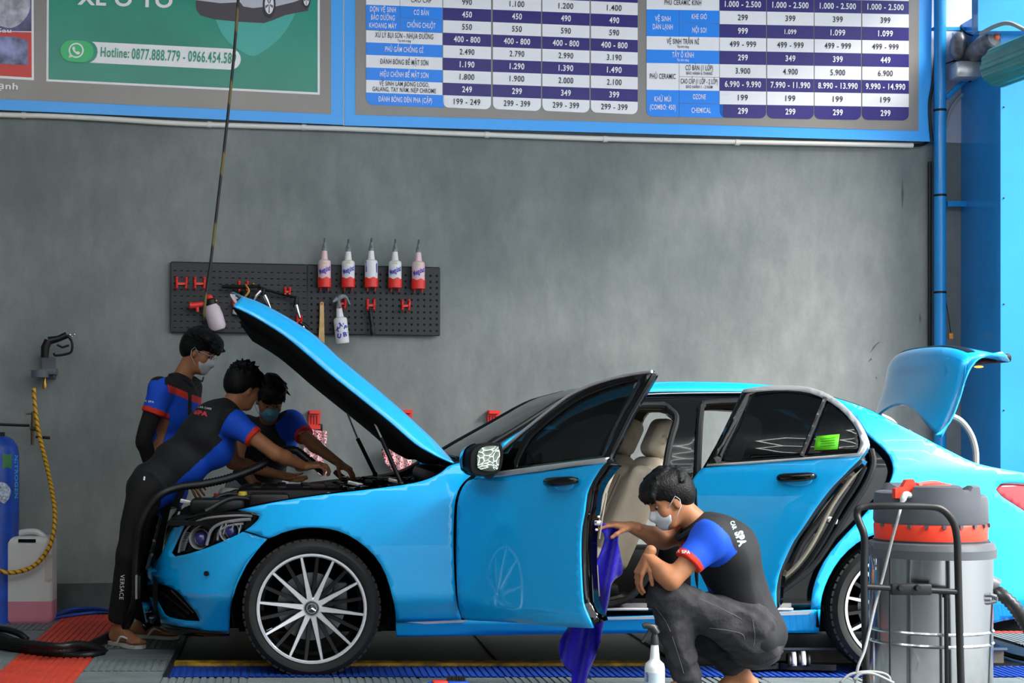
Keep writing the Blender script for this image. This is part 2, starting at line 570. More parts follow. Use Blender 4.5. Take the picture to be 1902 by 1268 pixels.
# ---- hexagonal ceiling lamps over the bay (their glow shows in the paint)
M_lamp = mat('lamp_white', 'ffffff', emit=9.0)
def hexlamp(cx, cy, z, n, m2, lab):
    r = thing('honeycomb_lamp', lab, 'lamp', (cx, cy, z), 'honeycomb lamps on the ceiling')
    mb = MB(); R = 0.42
    for i in range(n):
        for j in range(m2):
            x = cx + (i - n / 2) * 1.5 * R; y = cy + (j - m2 / 2 + 0.5 * (i % 2)) * math.sqrt(3) * R
            P = [Vector((x + R * math.cos(PI / 3 * k), y + R * math.sin(PI / 3 * k), z)) for k in range(6)]
            for k in range(4 if i else 6): mb.tube([P[k], P[(k + 1) % 6]], 0.014, 6)
    mb.build('light_tube', M_lamp, r)
hexlamp(-0.5, 3.6, 4.5, 6, 8, 'white honeycomb lamp grid on the ceiling, left half')
hexlamp(3.25, 3.6, 4.5, 6, 8, 'white honeycomb lamp grid on the ceiling, right half')
# ================================================================== BANNERS
M_sky = mat('banner_light_blue', '42adff', rough=0.35, bump=0.12, bscale=5)
M_taupe = mat('banner_taupe', '8f8983', rough=0.3, noise=0.05, nscale=2, bump=0.05, bscale=5)
M_navy = mat('print_navy', '2b1f78', rough=0.35)
M_cell = mat('print_white', 'f7f5f7', rough=0.35)
M_azure = mat('print_azure', '0d8dfb', rough=0.35)
M_ink = mat('print_ink', '25242c', rough=0.4)
M_green = mat('print_green', '0a927a', rough=0.3, noise=0.12, nscale=1.6, bump=0.35, bscale=3.5)
M_teal = mat('print_teal', '3fb3a6', rough=0.3)
M_lime = mat('print_lime', '1fc071', rough=0.3)
M_gtxt = mat('print_green_text', '2f9d77', rough=0.4)

def quad(mb, P, off):
    mb.add([Wp(x, y, off) for x, y in P], [tuple(range(len(P)))[::-1]])
def slab(mb, P, off, th=0.05):
    a = [Wp(x, y, off) for x, y in P]; b = [Wp(x, y, off - th) for x, y in P]
    n = len(P)
    mb.add(a + b, [tuple(range(n)), tuple(range(n, 2 * n))[::-1]] + [(i, n + i, n + (i + 1) % n, (i + 1) % n) for i in range(n)])

# ---- price board (right)
b2 = thing('price_banner', 'large blue framed price list banner with white and navy columns on the right', 'banner', Wp(1180, 255, 0.05))
mb = MB(); slab(mb, [(640, 233), (1728, 263), (1733, -190), (640, -190)], 0.06); mb.build('frame', M_sky, b2, smooth=0)
mb = MB(); quad(mb, [(660, 213), (1706, 243), (1708, -190), (660, -190)], 0.063); mb.build('backing', M_taupe, b2, smooth=0)
mb = MB(); mb.tube([Wp(638.5, -190, 0.05), Wp(638.5, 233, 0.05)], 0.006, 6); mb.build('edge_strip', M_conduit, b2)

def lerp(a, b, t): return a + (b - a) * t
class Table:
    def __init__(s, xa, ya, sa, xb, yb, sb): s.p = (xa, ya, sa, xb, yb, sb)
    def y(s, i, x):
        xa, ya, sa, xb, yb, sb = s.p
        return lerp(ya + sa * i, yb + sb * i, (x - xa) / (xb - xa))
    def cell(s, mb, xl, xr, i0, i1, rbl=0, rbr=0, off=0.066):
        P = [(xl, s.y(i0, xl)), (xr, s.y(i0, xr))]
        def arc(cx, cy, r, a0, a1): return [(cx + r * math.cos(lerp(a0, a1, k / 5)), cy + r * math.sin(lerp(a0, a1, k / 5))) for k in range(6)]
        yb, ya_ = s.y(i1, xr), s.y(i1, xl)
        P += arc(xr - rbr, yb - rbr, rbr, 0, PI / 2) if rbr else [(xr, yb)]
        P += arc(xl + rbl, ya_ - rbl, rbl, PI / 2, PI) if rbl else [(xl, ya_)]
        mb.add([Wp(x, y, off) for x, y in P], [tuple(range(len(P)))])
    def text(s, cellob, m, t, xl, xr, i0, i1, h=10, w=None, dy=0, bold=0.015):
        mb = MB()
        x = (xl + xr) / 2; y = (s.y(i0, x) + s.y(i1, x)) / 2 + dy
        sl = (s.y(i0, xr) - s.y(i0, xl)) / (xr - xl)
        text_px(mb, t, x, y, h * 1.14, lambda a, b: Wp(a, b, 0.069), sl, w, bold)
        mesh_obj('lettering', mb.v, mb.f, m, cellob, 0)

def cellpart(t, parent, m, *a, **k):
    mb = MB(); t.cell(mb, *a, **k); return mb.build('price_cell', m, parent, smooth=0)
def table(t, cols, rows, labels, nrow, first):
    for c, (xl, xr) in enumerate(cols):
        for i, vals in enumerate(rows):
            r = i + first
            last = r == nrow
            navy = vals[0]
            co_ = cellpart(t, b2, M_navy if navy else M_cell, xl, xr, r, r + 1, rbl=11 if last else 0, rbr=11 if last else 0)
            s = vals[1][c]
            h = 9.6 if s != '1.099' or c != 1 else 7.6
            t.text(co_, M_cell if navy else M_ink, s, xl, xr, r, r + 1, h, w=len(s.replace('.', '').replace(' ', '')) * 6.1 + s.count('.') * 3 + s.count(' ') * 3.2 if h > 8 else 22, bold=0.024 if navy else 0.012)
    for (xl, xr, i0, i1, m, lines, kw) in labels:
        co_ = cellpart(t, b2, m, xl, xr, i0, i1, **kw)
        n = len(lines)
        for k, (s, w, h, dy) in enumerate(lines):
            t.text(co_, M_cell if m is M_azure else M_ink, s, xl, xr, i0, i1, h, w=w, dy=dy, bold=0.012)

t1 = Table(823, 14.2, 23.2, 1184, 28.4, 22.96)
R1 = [(1, ['900', '1.000', '1.100', '1.300']), (0, ['990', '1.100', '1.200', '1.400']), (1, ['450', '450', '490', '490']), (0, ['550', '550', '590', '590']),
      (1, ['400 - 800'] * 4), (0, ['2.490', '2.790', '2.990', '3.190']), (1, ['1.190', '1.290', '1.390', '1.490']),
      (0, ['1.800', '1.900', '2.000', '2.100']), (1, ['249', '299', '349', '399']), (0, ['199 - 249', '299 - 399', '299 - 399', '299 - 399'])]
L1 = [(680, 742.5, -1, 0, M_cell, [], {}), (743.3, 821.6, -1, 0, M_cell, [('CAO CẤP', 38, 8, 0)], {}),
      (680, 742.5, 0, 2, M_azure, [('DỌN VỆ SINH', 48, 8.5, -15), ('BẢO DƯỠNG', 44, 8.5, 0), ('KHOANG MÁY', 51, 8.5, 15)], {}),
      (743.3, 821.6, 0, 0.97, M_azure, [('CƠ BẢN', 28, 8.5, 0)], {}), (743.3, 821.6, 1, 2, M_azure, [('CHỐNG CHUỘT', 53, 8.5, 0)], {}),
      (680, 821.6, 2.04, 3, M_cell, [('XỬ LÝ BỤI SƠN - NHỰA ĐƯỜNG', 108, 8.6, -3), ('Tùy tình trạng', 25, 4, 6)], {}),
      (680, 821.6, 3, 4, M_azure, [('PHỦ GẦM CHỐNG GỈ', 71, 8.5, 0)], {}),
      (680, 821.6, 4, 5, M_cell, [('ĐÁNH BÓNG BỀ MẶT SƠN', 90, 8.5, 0)], {}),
      (680, 821.6, 5, 6, M_azure, [('HIỆU CHỈNH BỀ MẶT SƠN', 90, 8.5, 0)], {}),
      (680, 821.6, 6, 7, M_cell, [('VỆ SINH LÀM BÓNG LOGO,', 93, 7.4, -6), ('GALANG, TAY NẮM, NẸP CHROME', 118, 7.4, 5)], {}),
      (680, 825, 7, 8, M_azure, [('ĐÁNH BÓNG ĐÈN PHA (CẶP)', 100, 8.5, 0)], {'rbl': 14})]
table(t1, [(823, 912), (915.5, 1005), (1007.3, 1095), (1097.5, 1184.5)], R1, L1, 7, -2)

t2 = Table(1336.8, -4.9, 24.8, 1688, 2.1, 24.6)
R2 = [(0, ['900', '900', '900', '900']), (1, ['1.000 - 2.500'] * 4), (0, ['299', '399', '399', '399']), (1, ['999', '1.099', '1.099', '1.099']), (0, ['499 - 999'] * 4),
      (1, ['299', '349', '399', '449']), (0, ['3.900', '4.900', '5.900', '6.900']),
      (1, ['6.990 - 9.990', '7.990 - 11.990', '8.990 - 13.990', '9.990 - 14.990']), (0, ['199'] * 4), (1, ['299'] * 4)]
L2 = [(1201, 1336, -0.4, 1, M_cell, [('PHỦ CERAMIC KÍNH', 68, 8.5, 4)], {}),
      (1201, 1261, 1, 3, M_azure, [('VỆ SINH', 29, 8.5, -7.5), ('DÀN LẠNH', 37, 8.5, 7.5)], {}),
      (1261.8, 1336, 1, 1.97, M_azure, [('KHE GIÓ', 28, 8.5, 0)], {}), (1261.8, 1336, 2, 3, M_azure, [('NỘI SOI', 26, 8.5, 0)], {}),
      (1201, 1336, 3, 4, M_cell, [('VỆ SINH TRẦN NỈ', 60, 8.5, -3), ('Tùy tình trạng', 22, 4, 6)], {}),
      (1201, 1336, 4, 5, M_azure, [('TẨY Ố KÍNH', 40, 8.5, -3), ('Tùy tình trạng', 22, 4, 6)], {}),
      (1201, 1261, 5, 7, M_cell, [('PHỦ CERAMIC', 48, 8.5, 0)], {}),
      (1261.8, 1336, 5, 5.97, M_cell, [('CƠ BẢN (1 LỚP)', 51, 8.5, -4), ('BẢO HÀNH 6 THÁNG', 48, 5, 6)], {}),
      (1261.8, 1336, 6, 7, M_cell, [('CAO CẤP (1 LỚP - 2 LỚP)', 69, 8.2, -4), ('BẢO HÀNH 1 - 2 NĂM', 49, 5, 6)], {}),
      (1201, 1261, 7, 9, M_azure, [('KHỬ MÙI', 31, 8.5, -7.5), ('(COMBO: 450)', 48, 8.5, 7.5)], {'rbl': 12}),
      (1261.8, 1336, 7, 7.97, M_azure, [('OZONE', 24, 8.5, 0)], {}), (1261.8, 1343, 8, 9, M_azure, [('CHEMICAL', 36, 8.5, 0)], {})]
table(t2, [(1336.8, 1423), (1424.8, 1511.5), (1513, 1599.5), (1601.5, 1688)], R2, L2, 8, -1)

# ---- green hotline banner (left)
b1 = thing('hotline_banner', 'blue framed banner with green hotline panel and wrinkled vinyl on the left', 'banner', Wp(300, 215, 0.05))
mb = MB(); slab(mb, [(-120, 199), (637, 232), (637, -190), (-120, -190)], 0.06); mb.build('frame', M_sky, b1, smooth=0)
mb = MB(); quad(mb, [(-120, 178), (615, 212), (615, -190), (-120, -190)], 0.063); mb.build('backing', M_taupe, b1, smooth=0)
mb = MB(); quad(mb, [(86, 151), (594, 176), (594, -190), (88, -190)], 0.065); mb.build('white_border', M_cell, b1, smooth=0)
mb = MB(); quad(mb, [(90, 147), (590, 171.5), (590, -190), (92, -190)], 0.067); mb.build('green_panel', M_green, b1, smooth=0)
mb = MB()
sh = [(398, -60), (399, 20), (404, 46), (420, 74), (445, 93), (470, 104), (497, 90), (522, 68), (541, 40), (552, 10), (556, -60)]
mb.add([Wp(x, y, 0.069) for x, y in crom(sh, 3)], [tuple(range(len(crom(sh, 3))))[::-1]]); mb.build('shield_shape', M_teal, b1, smooth=0)
# printed car: shadow, body, wheels
mb = MB(); P = [(363, -20), (365, 18), (372, 28), (400, 36), (440, 40), (490, 43), (505, 38), (530, 28), (560, 22), (572, 20), (576, -20)]
mb.add([Wp(x, y, 0.071) for x, y in P], [tuple(range(len(P)))[::-1]]); mb.build('printed_shadow', mat('print_dark', '474048', rough=0.4), b1, smooth=0)
mb = MB(); P = [(360, -30), (362, 0), (410, 6), (446, 4), (452, 12), (470, 15), (488, 13), (490, 2), (510, -2), (512, 12), (545, 4), (556, 0), (580, -30)]
mb.add([Wp(x, y, 0.073) for x, y in P], [tuple(range(len(P)))[::-1]]); mb.build('printed_car', mat('print_silver', 'c9c8d2', rough=0.4), b1, smooth=0)
for (cx, cy, rx, ry) in ((500, 8, 12, 26), (569, -2, 8, 18)):
    for k, (s, m, nm) in enumerate(((1.0, M_ink, 'printed_tyre'), (0.7, M_cell, 'printed_wheel'))):
        mb = MB(); mb.add([Wp(cx + s * rx * math.cos(a), cy + s * ry * math.sin(a), 0.075 + 0.002 * k) for a in [-2 * PI * i / 20 for i in range(20)]], [tuple(range(20))[::-1]])
        mb.build(nm, m, b1, smooth=0)
    mb = MB()
    for i in range(5):
        a = 2 * PI * i / 5 + 0.3
        mb.add([Wp(cx + q * rx * math.cos(a + d), cy + q * ry * math.sin(a + d), 0.079) for q, d in ((0.1, -0.5), (0.62, -0.16), (0.62, 0.16), (0.1, 0.5))], [(0, 1, 2, 3)])
    mb.build('printed_spokes', mat('print_mid', '6d6a78', rough=0.4), b1, smooth=0)
# hotline pill
def pill(mb, xa, ya, xb, yb, r, off):
    a = math.atan2(yb - ya, xb - xa); P = []
    for k in range(9): t = a + PI / 2 + PI * k / 8; P.append((xa + r * math.cos(t), ya + r * math.sin(t)))
    for k in range(9): t = a - PI / 2 + PI * k / 8; P.append((xb + r * math.cos(t), yb + r * math.sin(t)))
    mb.add([Wp(x, y, off) for x, y in P], [tuple(range(len(P)))])
mb = MB(); pill(mb, 150, 96, 428, 110, 19.5, 0.069); mb.build('hotline_strip', M_cell, b1, smooth=0)
mb = MB(); pill(mb, 136, 94.5, 160, 95.8, 21.5, 0.071); mb.build('icon_shade', M_green, b1, smooth=0)
mb = MB(); pill(mb, 132, 94.5, 154, 95.5, 20, 0.073); mb.build('icon_badge', M_lime, b1, smooth=0)
mb = MB()
ring = [(141.5 + r * math.cos(a), 93.5 + r * math.sin(a)) for r in (14, 11.4) for a in [2 * PI * i / 28 for i in range(28)]]
mb.add([Wp(x, y, 0.075) for x, y in ring], [(i, 28 + i, 28 + (i + 1) % 28, (i + 1) % 28) for i in range(28)])
mb.add([Wp(x, y, 0.075) for x, y in [(130, 100), (136, 105), (127.5, 107)]], [(0, 1, 2)])
hs = [(135, 87), (138, 86), (140, 90), (138.5, 92.5), (142, 96.5), (145, 95), (149, 97.5), (147.5, 100.5), (143, 101), (137, 96), (134, 90)]
mb.add([Wp(x, y, 0.075) for x, y in hs], [tuple(range(len(hs)))]); mb.build('phone_icon', M_cell, b1, smooth=0)
mb = MB(); PW = lambda a, b: Wp(a, b, 0.073)
text_px(mb, 'Hotline:', 213.5, 98.5, 18, PW, 0.05, 53, 0.02)
text_px(mb, '0877.888.779', 289.5, 103, 20, PW, 0.05, 90, 0.02)
text_px(mb, '-', 342, 106, 17, PW, 0.05, 4, 0.02)
text_px(mb, '0966.454.589', 394, 107.5, 20, PW, 0.05, 89, 0.02)
mb.build('hotline_lettering', M_gtxt, b1, smooth=0)
for a_ in (('XE Ô TÔ', 232, 0, 26, PW, 0.035, 177, 0.03), ('Mạnh', 5, 160, 12, PW, 0.04, 56, 0.02), ('Sau', 8, 57, 8, lambda a, b: Wp(a, b, 0.079), 0.02, 26, 0.02)):
    mb = MB(); text_px(mb, *a_); mb.build('white_lettering', M_cell, b1, smooth=0)
# pictures at the far left
mb = MB(); quad(mb, [(-120, 138), (63, 149), (62, -190), (-120, -190)], 0.065); mb.build('picture_border', M_cell, b1, smooth=0)
mb = MB(); quad(mb, [(-120, 134), (59, 144), (58.5, 60), (-120, 56)], 0.067); mb.build('picture_red', mat('print_red', 'd8342f', rough=0.35), b1, smooth=0)
mb = MB(); quad(mb, [(-120, 56), (58.5, 58), (58.5, -190), (-120, -190)], 0.067); mb.build('picture_upper', mat('print_violet_grey', '55527c', rough=0.35, noise=0.6, nscale=6), b1, smooth=0)
mb = MB(); quad(mb, [(-120, 112), (52, 121), (52, 75), (25, 68), (-120, 66)], 0.069); mb.build('picture_lower', mat('print_lilac', '9fa6d8', rough=0.35, noise=0.8, nscale=9, col2='2b2546'), b1, smooth=0)
mb = MB(); P = crom([(-60, 20), (0, 48), (28, 50), (50, 30), (56, 5), (50, -40), (-60, -60)], 3, True)
mb.add([Wp(x, y, 0.069) for x, y in P], [tuple(range(len(P)))[::-1]]); mb.build('picture_lamp', mat('print_pale', 'b9b7c4', rough=0.35, noise=0.4, nscale=14), b1, smooth=0)
# ================================================================== CAR
M_paint = mat('sky_blue_paint', '03b2fa', rough=0.3, coat=1.0, coat_rough=0.02, spec=0.5)
M_gloss = mat('gloss_black', '050506', rough=0.10, coat=0.5, spec=0.4)
M_trim = mat('satin_black_trim', '0d0e10', rough=0.5, spec=0.35)
M_under = mat('matt_black', '08090a', rough=0.85, spec=0.2)
M_seal = mat('rubber_seal', '131518', rough=0.55, spec=0.35)
M_leather = mat('beige_leather', 'b5aa98', rough=0.45, noise=0.04, nscale=20, bump=0.05, bscale=160)
M_head = mat('headliner', 'a08f7c', rough=0.9)
M_satin = mat('satin_chrome', 'cfd1d3', rough=0.28, metal=0.55)
M_white = mat('white_gloss', 'f0f0f2', rough=0.3)
M_alu = mat('machined_alloy', 'f2f2f6', rough=0.22, metal=0.6)
M_tyre = mat('tyre_rubber', '1a1b1c', rough=0.75, noise=0.15, nscale=12)
M_disc = mat('brake_disc', '8e8e92', rough=0.35, metal=0.9)
M_amber = mat('red_lens', 'd0323a', rough=0.1, coat=1)
def glass(name, tint, alpha):
    m = mat(name, tint, rough=0.02, spec=0.6, alpha=alpha, coat=0.0)
    return m
M_glass = glass('tinted_glass', '070b0d', 0.88)
M_glassc = glass('windscreen_glass', '10181a', 0.75)
M_lens = glass('clear_lens', '060708', 0.10)

XN = -0.725; XR = 4.02
def zprof(Z):
    d = np.where(Z < 0.365, 0.68 * (0.365 - Z), 0.0)
    d = d + np.where(Z > 0.60, 0.12 * np.clip(Z - 0.60, 0, None) ** 2, 0.0)
    d = d + np.where(Z > 0.856, 0.10 * (Z - 0.856), 0.0)
    t = np.clip(Z - 0.98, 0, None)
    return d + 0.16 * t + 0.85 * t * t
def plan(X):
    s = np.clip((0.25 - X) / (0.25 - XN), 0, 1)
    f = 0.9 * (1 - (1 - s ** 2.6) ** (1 / 2.2))
    s2 = np.clip((X - 3.0) / (XR - 3.0), 0, 1)
    return f + 0.9 * (1 - (1 - s2 ** 3.0) ** (1 / 2.4))
def Dside(X, Z): return 8.0 + zprof(Z) + plan(X)
def Dflare(X, Z): return Dside(X, Z) - 0.012
def flat(y): return lambda X, Z: np.full(np.shape(X), y)
def cp(pts, D):           # 3D curve from pixel points on a depth surface
    return [Vector(p) for p in solve(np.array(pts, float), D)]
def mir(p): return Vector((p[0], 2 * YC - p[1], p[2]))

car = thing('car', 'sky blue four-door sedan with bonnet, two doors and boot standing open', 'car', (1.6, YC, 0))
def tube_part(name, pts, r, m, parent, n=8, mirror=False, closed=False):
    if mirror: mb = MB(); mb.tube([mir(p) for p in pts], r, n, closed=closed); mb.build(name, m, parent)
    mb = MB(); mb.tube(pts, r, n, closed=closed)
    return mb.build(name, m, parent)

# ---- bodywork panels
bumper = [(324.6, 974.6), (342.8, 972.6), (331, 1000), (318.3, 1026.4), (324.6, 1033.2), (351, 1027.6), (386.4, 1016.3), (416.7, 1003.6), (444.5, 991), (452, 987.4),
          (472, 993), (497, 1000.5), (484, 1014), (469.6, 1032), (457, 1050), (448.4, 1067), (440, 1085), (434.3, 1102.6), (429.5, 1120), (427.2, 1138), (425.4, 1175),
          (390, 1173), (348.6, 1167), (305.7, 1160), (284.3, 1153.8), (275, 1135), (267.9, 1114.7), (276, 1108), (290.6, 1114.7), (303, 1137.4), (313.3, 1146.2), (343.5, 1152.5), (371.3, 1153.8),
          (363.7, 1137.4), (348.6, 1119.7), (331, 1099.5), (310.7, 1088.2), (289.3, 1084.4), (274, 1086), (274.2, 1071.8), (280, 1054), (290.6, 1041.5), (303.2, 1021.3), (315.8, 991)]
panel('front_bumper', bumper, Dside, M_paint, car, step=7, both=True, sub=2)
fender = [(441.3, 946.8), (487.3, 937), (522.6, 930.2), (593, 919.5), (670.4, 910.4), (747.6, 900.5), (780.7, 893.9), (802.8, 886.1), (820.5, 876.2), (832, 866.3), (847, 860.8), (869, 857.4), (893, 862),
          (880.3, 878.6), (865.6, 890.6), (854.5, 904), (848, 920), (844.5, 940), (842.2, 987), (842.8, 1045), (846.5, 1103), (851, 1128), (857.5, 1151), (800, 1153.5), (735.3, 1155.5),
          (734.3, 1135), (729.2, 1109.6), (716.9, 1067.3), (695.7, 1032), (663.9, 1003.7), (628.6, 986), (593.2, 979.7), (557.9, 980.7), (522.6, 989.6), (499.8, 999),
          (475, 991.3), (453.5, 985.5), (464.7, 978.4), (478.5, 965.8), (481.5, 958), (472.2, 951.9)]
panel('front_fender', fender, Dflare, M_paint, car, both=True, sub=2)
rock = [(735.3, 1156.5), (860, 1152.3), (1000, 1150), (1200, 1144), (1400, 1138), (1524, 1132.5), (1521.5, 1175), (1240, 1175), (980, 1178), (735.5, 1182.5)]
panel('side_sill', rock, Dside, M_paint, car, both=True, sub=1)
quarter = [(1430, 719), (1470, 721), (1510, 728), (1559.5, 741.3), (1605.4, 756.7), (1630.7, 768.7), (1660, 784), (1700, 804), (1740, 825), (1774.5, 842.5), (1812.4, 860), (1865.4, 871.5), (1902, 877.8), (1945, 888), (1975, 905),
           (1990, 960), (1990, 1040), (1985, 1100), (1975, 1140), (1902, 1147), (1866, 1152), (1823, 1162), (1823, 1135), (1819, 1105), (1806, 1065), (1785, 1035), (1755, 1008), (1720, 992), (1673, 985), (1627.4, 991.5), (1592, 1008.2),
           (1561, 1037), (1539, 1072.3), (1526.9, 1105.4), (1523.6, 1131.5), (1505.9, 1131.5), (1508.5, 1105), (1514.7, 1078.9), (1530.2, 1043.6), (1556.7, 1008.2), (1589.8, 972.9), (1629.6, 928.7), (1645, 910),
           (1656, 888), (1659, 868), (1652, 845.6), (1634, 825.7), (1610.9, 805.8), (1591, 776), (1564, 752), (1530, 735), (1480, 727), (1430, 726)]
tail = [(1850, 909), (1858, 899), (1875, 896), (1905, 898), (1935, 905), (1952, 918), (1952, 975), (1925, 962), (1900, 947), (1878, 933), (1860, 921)]
panel('rear_quarter_panel', quarter, Dflare, M_paint, car, both=True, sub=2, holes=[tail])
panel('tail_light', tail, lambda X, Z: Dside(X, Z) + 0.004, M_amber, car, both=True, sub=2)
# roof rail (blue strip over the doors)
rail = [(1040, 752), (1080, 738), (1120, 726), (1160, 716.5), (1200, 712.5), (1245, 710.5), (1310, 710.5), (1377, 712.5), (1440, 717), (1480, 722), (1480, 728), (1438, 727), (1376, 726.5), (1240, 726.5), (1190, 729), (1150, 738), (1110, 752), (1060, 776), (1000, 816), (936, 846), (931, 823), (981, 791.4)]
panel('roof_rail', rail, Dside, M_paint, car, both=True, sub=2, step=8)
# top skins lofted across the car
def loft(name, near, m, crown=0.04, n=17, bow=0.0, parent=car, smooth=60, th=0.006, end=0.0):
    rows = []
    for p in near:
        r = []
        for k in range(n):
            t = k / (n - 1); y = p.y + (2 * YC - 2 * p.y) * t; q = 1 - (2 * t - 1) ** 2
            q = q ** 0.8
            r.append(Vector((p.x + bow * q, y, p.z + crown * q)))
        rows.append(r)
    mb = MB(); mb.grid(rows); o = mb.build(name, m, parent, smooth)
    if th:
        md = o.modifiers.new('t', 'SOLIDIFY'); md.thickness = th; md.offset = 0
    return o
topc = cp([(1125, 724.5), (1160, 716.5), (1200, 712.5), (1245, 710.5), (1310, 710.5), (1377, 712.5), (1440, 717), (1480, 722), (1510, 728)], Dside)
loft('roof_skin', c3(topc, 3), M_paint, 0.012)
wsc = cp([(876, 857), (905, 838), (931, 822), (981, 791.4), (1050, 748), (1090, 734), (1125, 724.5)], Dside)
loft('windscreen', c3(wsc, 3), M_glassc, 0.02, bow=-0.05)
wip = [Vector((p.x - 0.02, p.y + 0.02, p.z + 0.01)) for p in wsc]
tube_part('windscreen_surround', c3(wip, 3), 0.012, M_trim, car, mirror=True)
rwc = cp([(1510, 728), (1559.5, 741.3), (1605, 756.7), (1660, 784), (1700, 804)], Dside)
loft('rear_window', c3(rwc, 3), M_glassc, 0.03)
# rear fascia and boot opening
mb = MB()
for z0, z1 in ((0.22, 0.92),):
    rows = []
    for z in (z0, 0.4, 0.62, 0.78, z1):
        rows.append([Vector((XR - 0.05 - 0.22 * abs((y - YC) / 0.75) ** 3 + (0.02 if z < 0.65 else -0.02), y, z)) for y in np.linspace(8.30, 9.50, 15)])
    mb.grid(rows)
mb.build('rear_fascia', M_paint, car)
mb = MB(); mb.box((3.3, YC, 0.62), (0.9, 1.2, 0.02)); mb.box((2.92, YC, 0.85), (0.03, 1.2, 0.45)); mb.build('boot_floor', M_under, car)
# front grille, plate and lower intake across the nose
def nose_rows(zs, y0, y1, dx=0.0, n=21, cx=0.05):
    return [[Vector((XN + dxz + dx + cx * abs((y - YC) / 0.75) ** 2.4 * 2.0, y, z)) for y in np.linspace(y0, y1, n)] for z, dxz in zs]
g_zs = [(0.47, -0.0), (0.55, 0.005), (0.62, 0.015), (0.69, 0.035), (0.735, 0.055)]
mb = MB(); mb.grid(nose_rows(g_zs, 8.38, 9.42, 0.02)); mb.build('grille', M_gloss, car)
mb = MB()
for z, dx in g_zs[1:4]: mb.tube([Vector((XN + dx + 0.01 + 0.1 * abs((y - YC) / 0.75) ** 2.4, y, z)) for y in np.linspace(8.4, 9.4, 13)], 0.008, 6)
loop = [Vector((XN + 0.0 + 0.1 * abs((y - YC) / 0.75) ** 2.4, y, 0.47)) for y in np.linspace(8.5, 9.3, 11)] + [Vector((XN + 0.06 + 0.1 * abs((y - YC) / 0.75) ** 2.4, y, 0.74)) for y in np.linspace(9.42, 8.38, 11)]
mb.tube(loop, 0.011, 6, closed=True); mb.build('grille_trim', M_gloss, car)
mb = MB(); mb.prism([at(x, y, 8.52) for x, y in [(323, 972), (331, 950), (335, 950), (328, 973)]], (0, 0.02, 0)); mb.build('grille_corner', M_satin, car)
mb = MB(); mb.lathe([(0.085, -0.01), (0.095, 0), (0.085, 0.01), (0.08, 0)], (XN - 0.02, YC, 0.6), (1, 0, 0), 24, closed=True)
for k in range(3):
    a = PI / 2 + k * 2 * PI / 3; mb.tube([(XN - 0.02, YC, 0.6), (XN - 0.02, YC + 0.085 * math.cos(a), 0.6 + 0.085 * math.sin(a))], [0.014, 0.004], 6)
mb.build('grille_emblem', M_chrome, car)
mb = MB(); mb.grid(nose_rows([(0.43, 0), (0.47, 0), (0.475, 0.03)], 8.3, 9.5, 0.0)); mb.build('bumper_bridge', M_paint, car)
mb = MB(); mb.grid(nose_rows([(0.2, 0.02), (0.3, 0.0), (0.43, 0.0)], 8.3, 9.5, 0.03)); mb.build('lower_intake', M_under, car)
mb = MB(); mb.grid(nose_rows([(0.20, 0.06), (0.22, -0.01), (0.24, -0.01), (0.26, 0.02)], 8.25, 9.55, 0.0)); mb.build('front_lip', M_gloss, car)
mb = MB(); mb.box((XN - 0.035, YC, 0.36), (0.02, 0.5, 0.12), bev=0.004); mb.build('number_plate_holder', M_black, car)
tube_part('plate_edge', [(XN - 0.048, YC - 0.25, 0.30), (XN - 0.048, YC - 0.25, 0.42), (XN - 0.048, YC + 0.25, 0.42)], 0.006, M_satin, car, 6)
panel('side_intake', [(274, 1086), (289.3, 1083.4), (310.7, 1087.2), (331, 1098.5), (348.6, 1118.7), (363.7, 1136.4), (372.3, 1154.8), (343.5, 1154), (313.3, 1148), (300, 1140), (288, 1116), (266, 1110)], lambda X, Z: Dside(X, Z) + 0.03, M_under, car, both=True, sub=2)
mb = MB()
for P in ([(300, 1100), (352, 1140)], [(292, 1110), (345, 1146)], [(318, 1096), (360, 1138)]):
    mb.tube([p + Vector((0, -0.0, 0)) for p in cp(P, lambda X, Z: Dside(X, Z) + 0.015)], 0.007, 6)
mb.build('intake_fin', M_trim, car)
panel('lower_lip', [(284.3, 1153.8), (305.7, 1160), (348.6, 1166.5), (390, 1173), (425.4, 1175), (425.4, 1181), (380, 1182), (330, 1178), (292, 1168), (270, 1150), (268, 1136)], lambda X, Z: Dside(X, Z) - 0.01, M_gloss, car, both=True, sub=2)
mb = MB(); mb.lathe([(0.0, 0), (0.0125, 0), (0.0125, 0.02)], cp([(385, 1064.6)], Dside)[0] + Vector((-0.006, -0.012, 0)), (0.35, 1, 0), 16); mb.build('parking_sensor', M_black, car)
# underbody and inner arches
mb = MB(); mb.box((1.75, YC, 0.24), (3.9, 1.4, 0.10)); mb.box((1.65, YC, 0.2), (4.2, 1.1, 0.03)); mb.box((0.12, YC, 0.45), (0.9, 1.0, 0.5)); mb.box((2.95, YC, 0.5), (0.9, 1.0, 0.5))
mb.build('underbody', M_under, car, smooth=0)
for cx in (0.1266, 2.953):
    for sgn in (0, 1):
        mb = MB(); rows = []
        for y in (8.035, 8.36):
            yy = y if not sgn else 2 * YC - y
            rows.append([Vector((cx + 0.387 * math.cos(a), yy, 0.318 + 0.387 * math.sin(a))) for a in np.linspace(-0.25, PI + 0.25, 25)])
        mb.grid(rows)
        yy = 8.36 if not sgn else 2 * YC - 8.36
        mb.add([(cx + 0.387 * math.cos(a), yy, 0.318 + 0.387 * math.sin(a)) for a in np.linspace(-0.4, PI + 0.4, 25)], [tuple(range(25))])
        mb.build('wheel_arch', M_under, car)

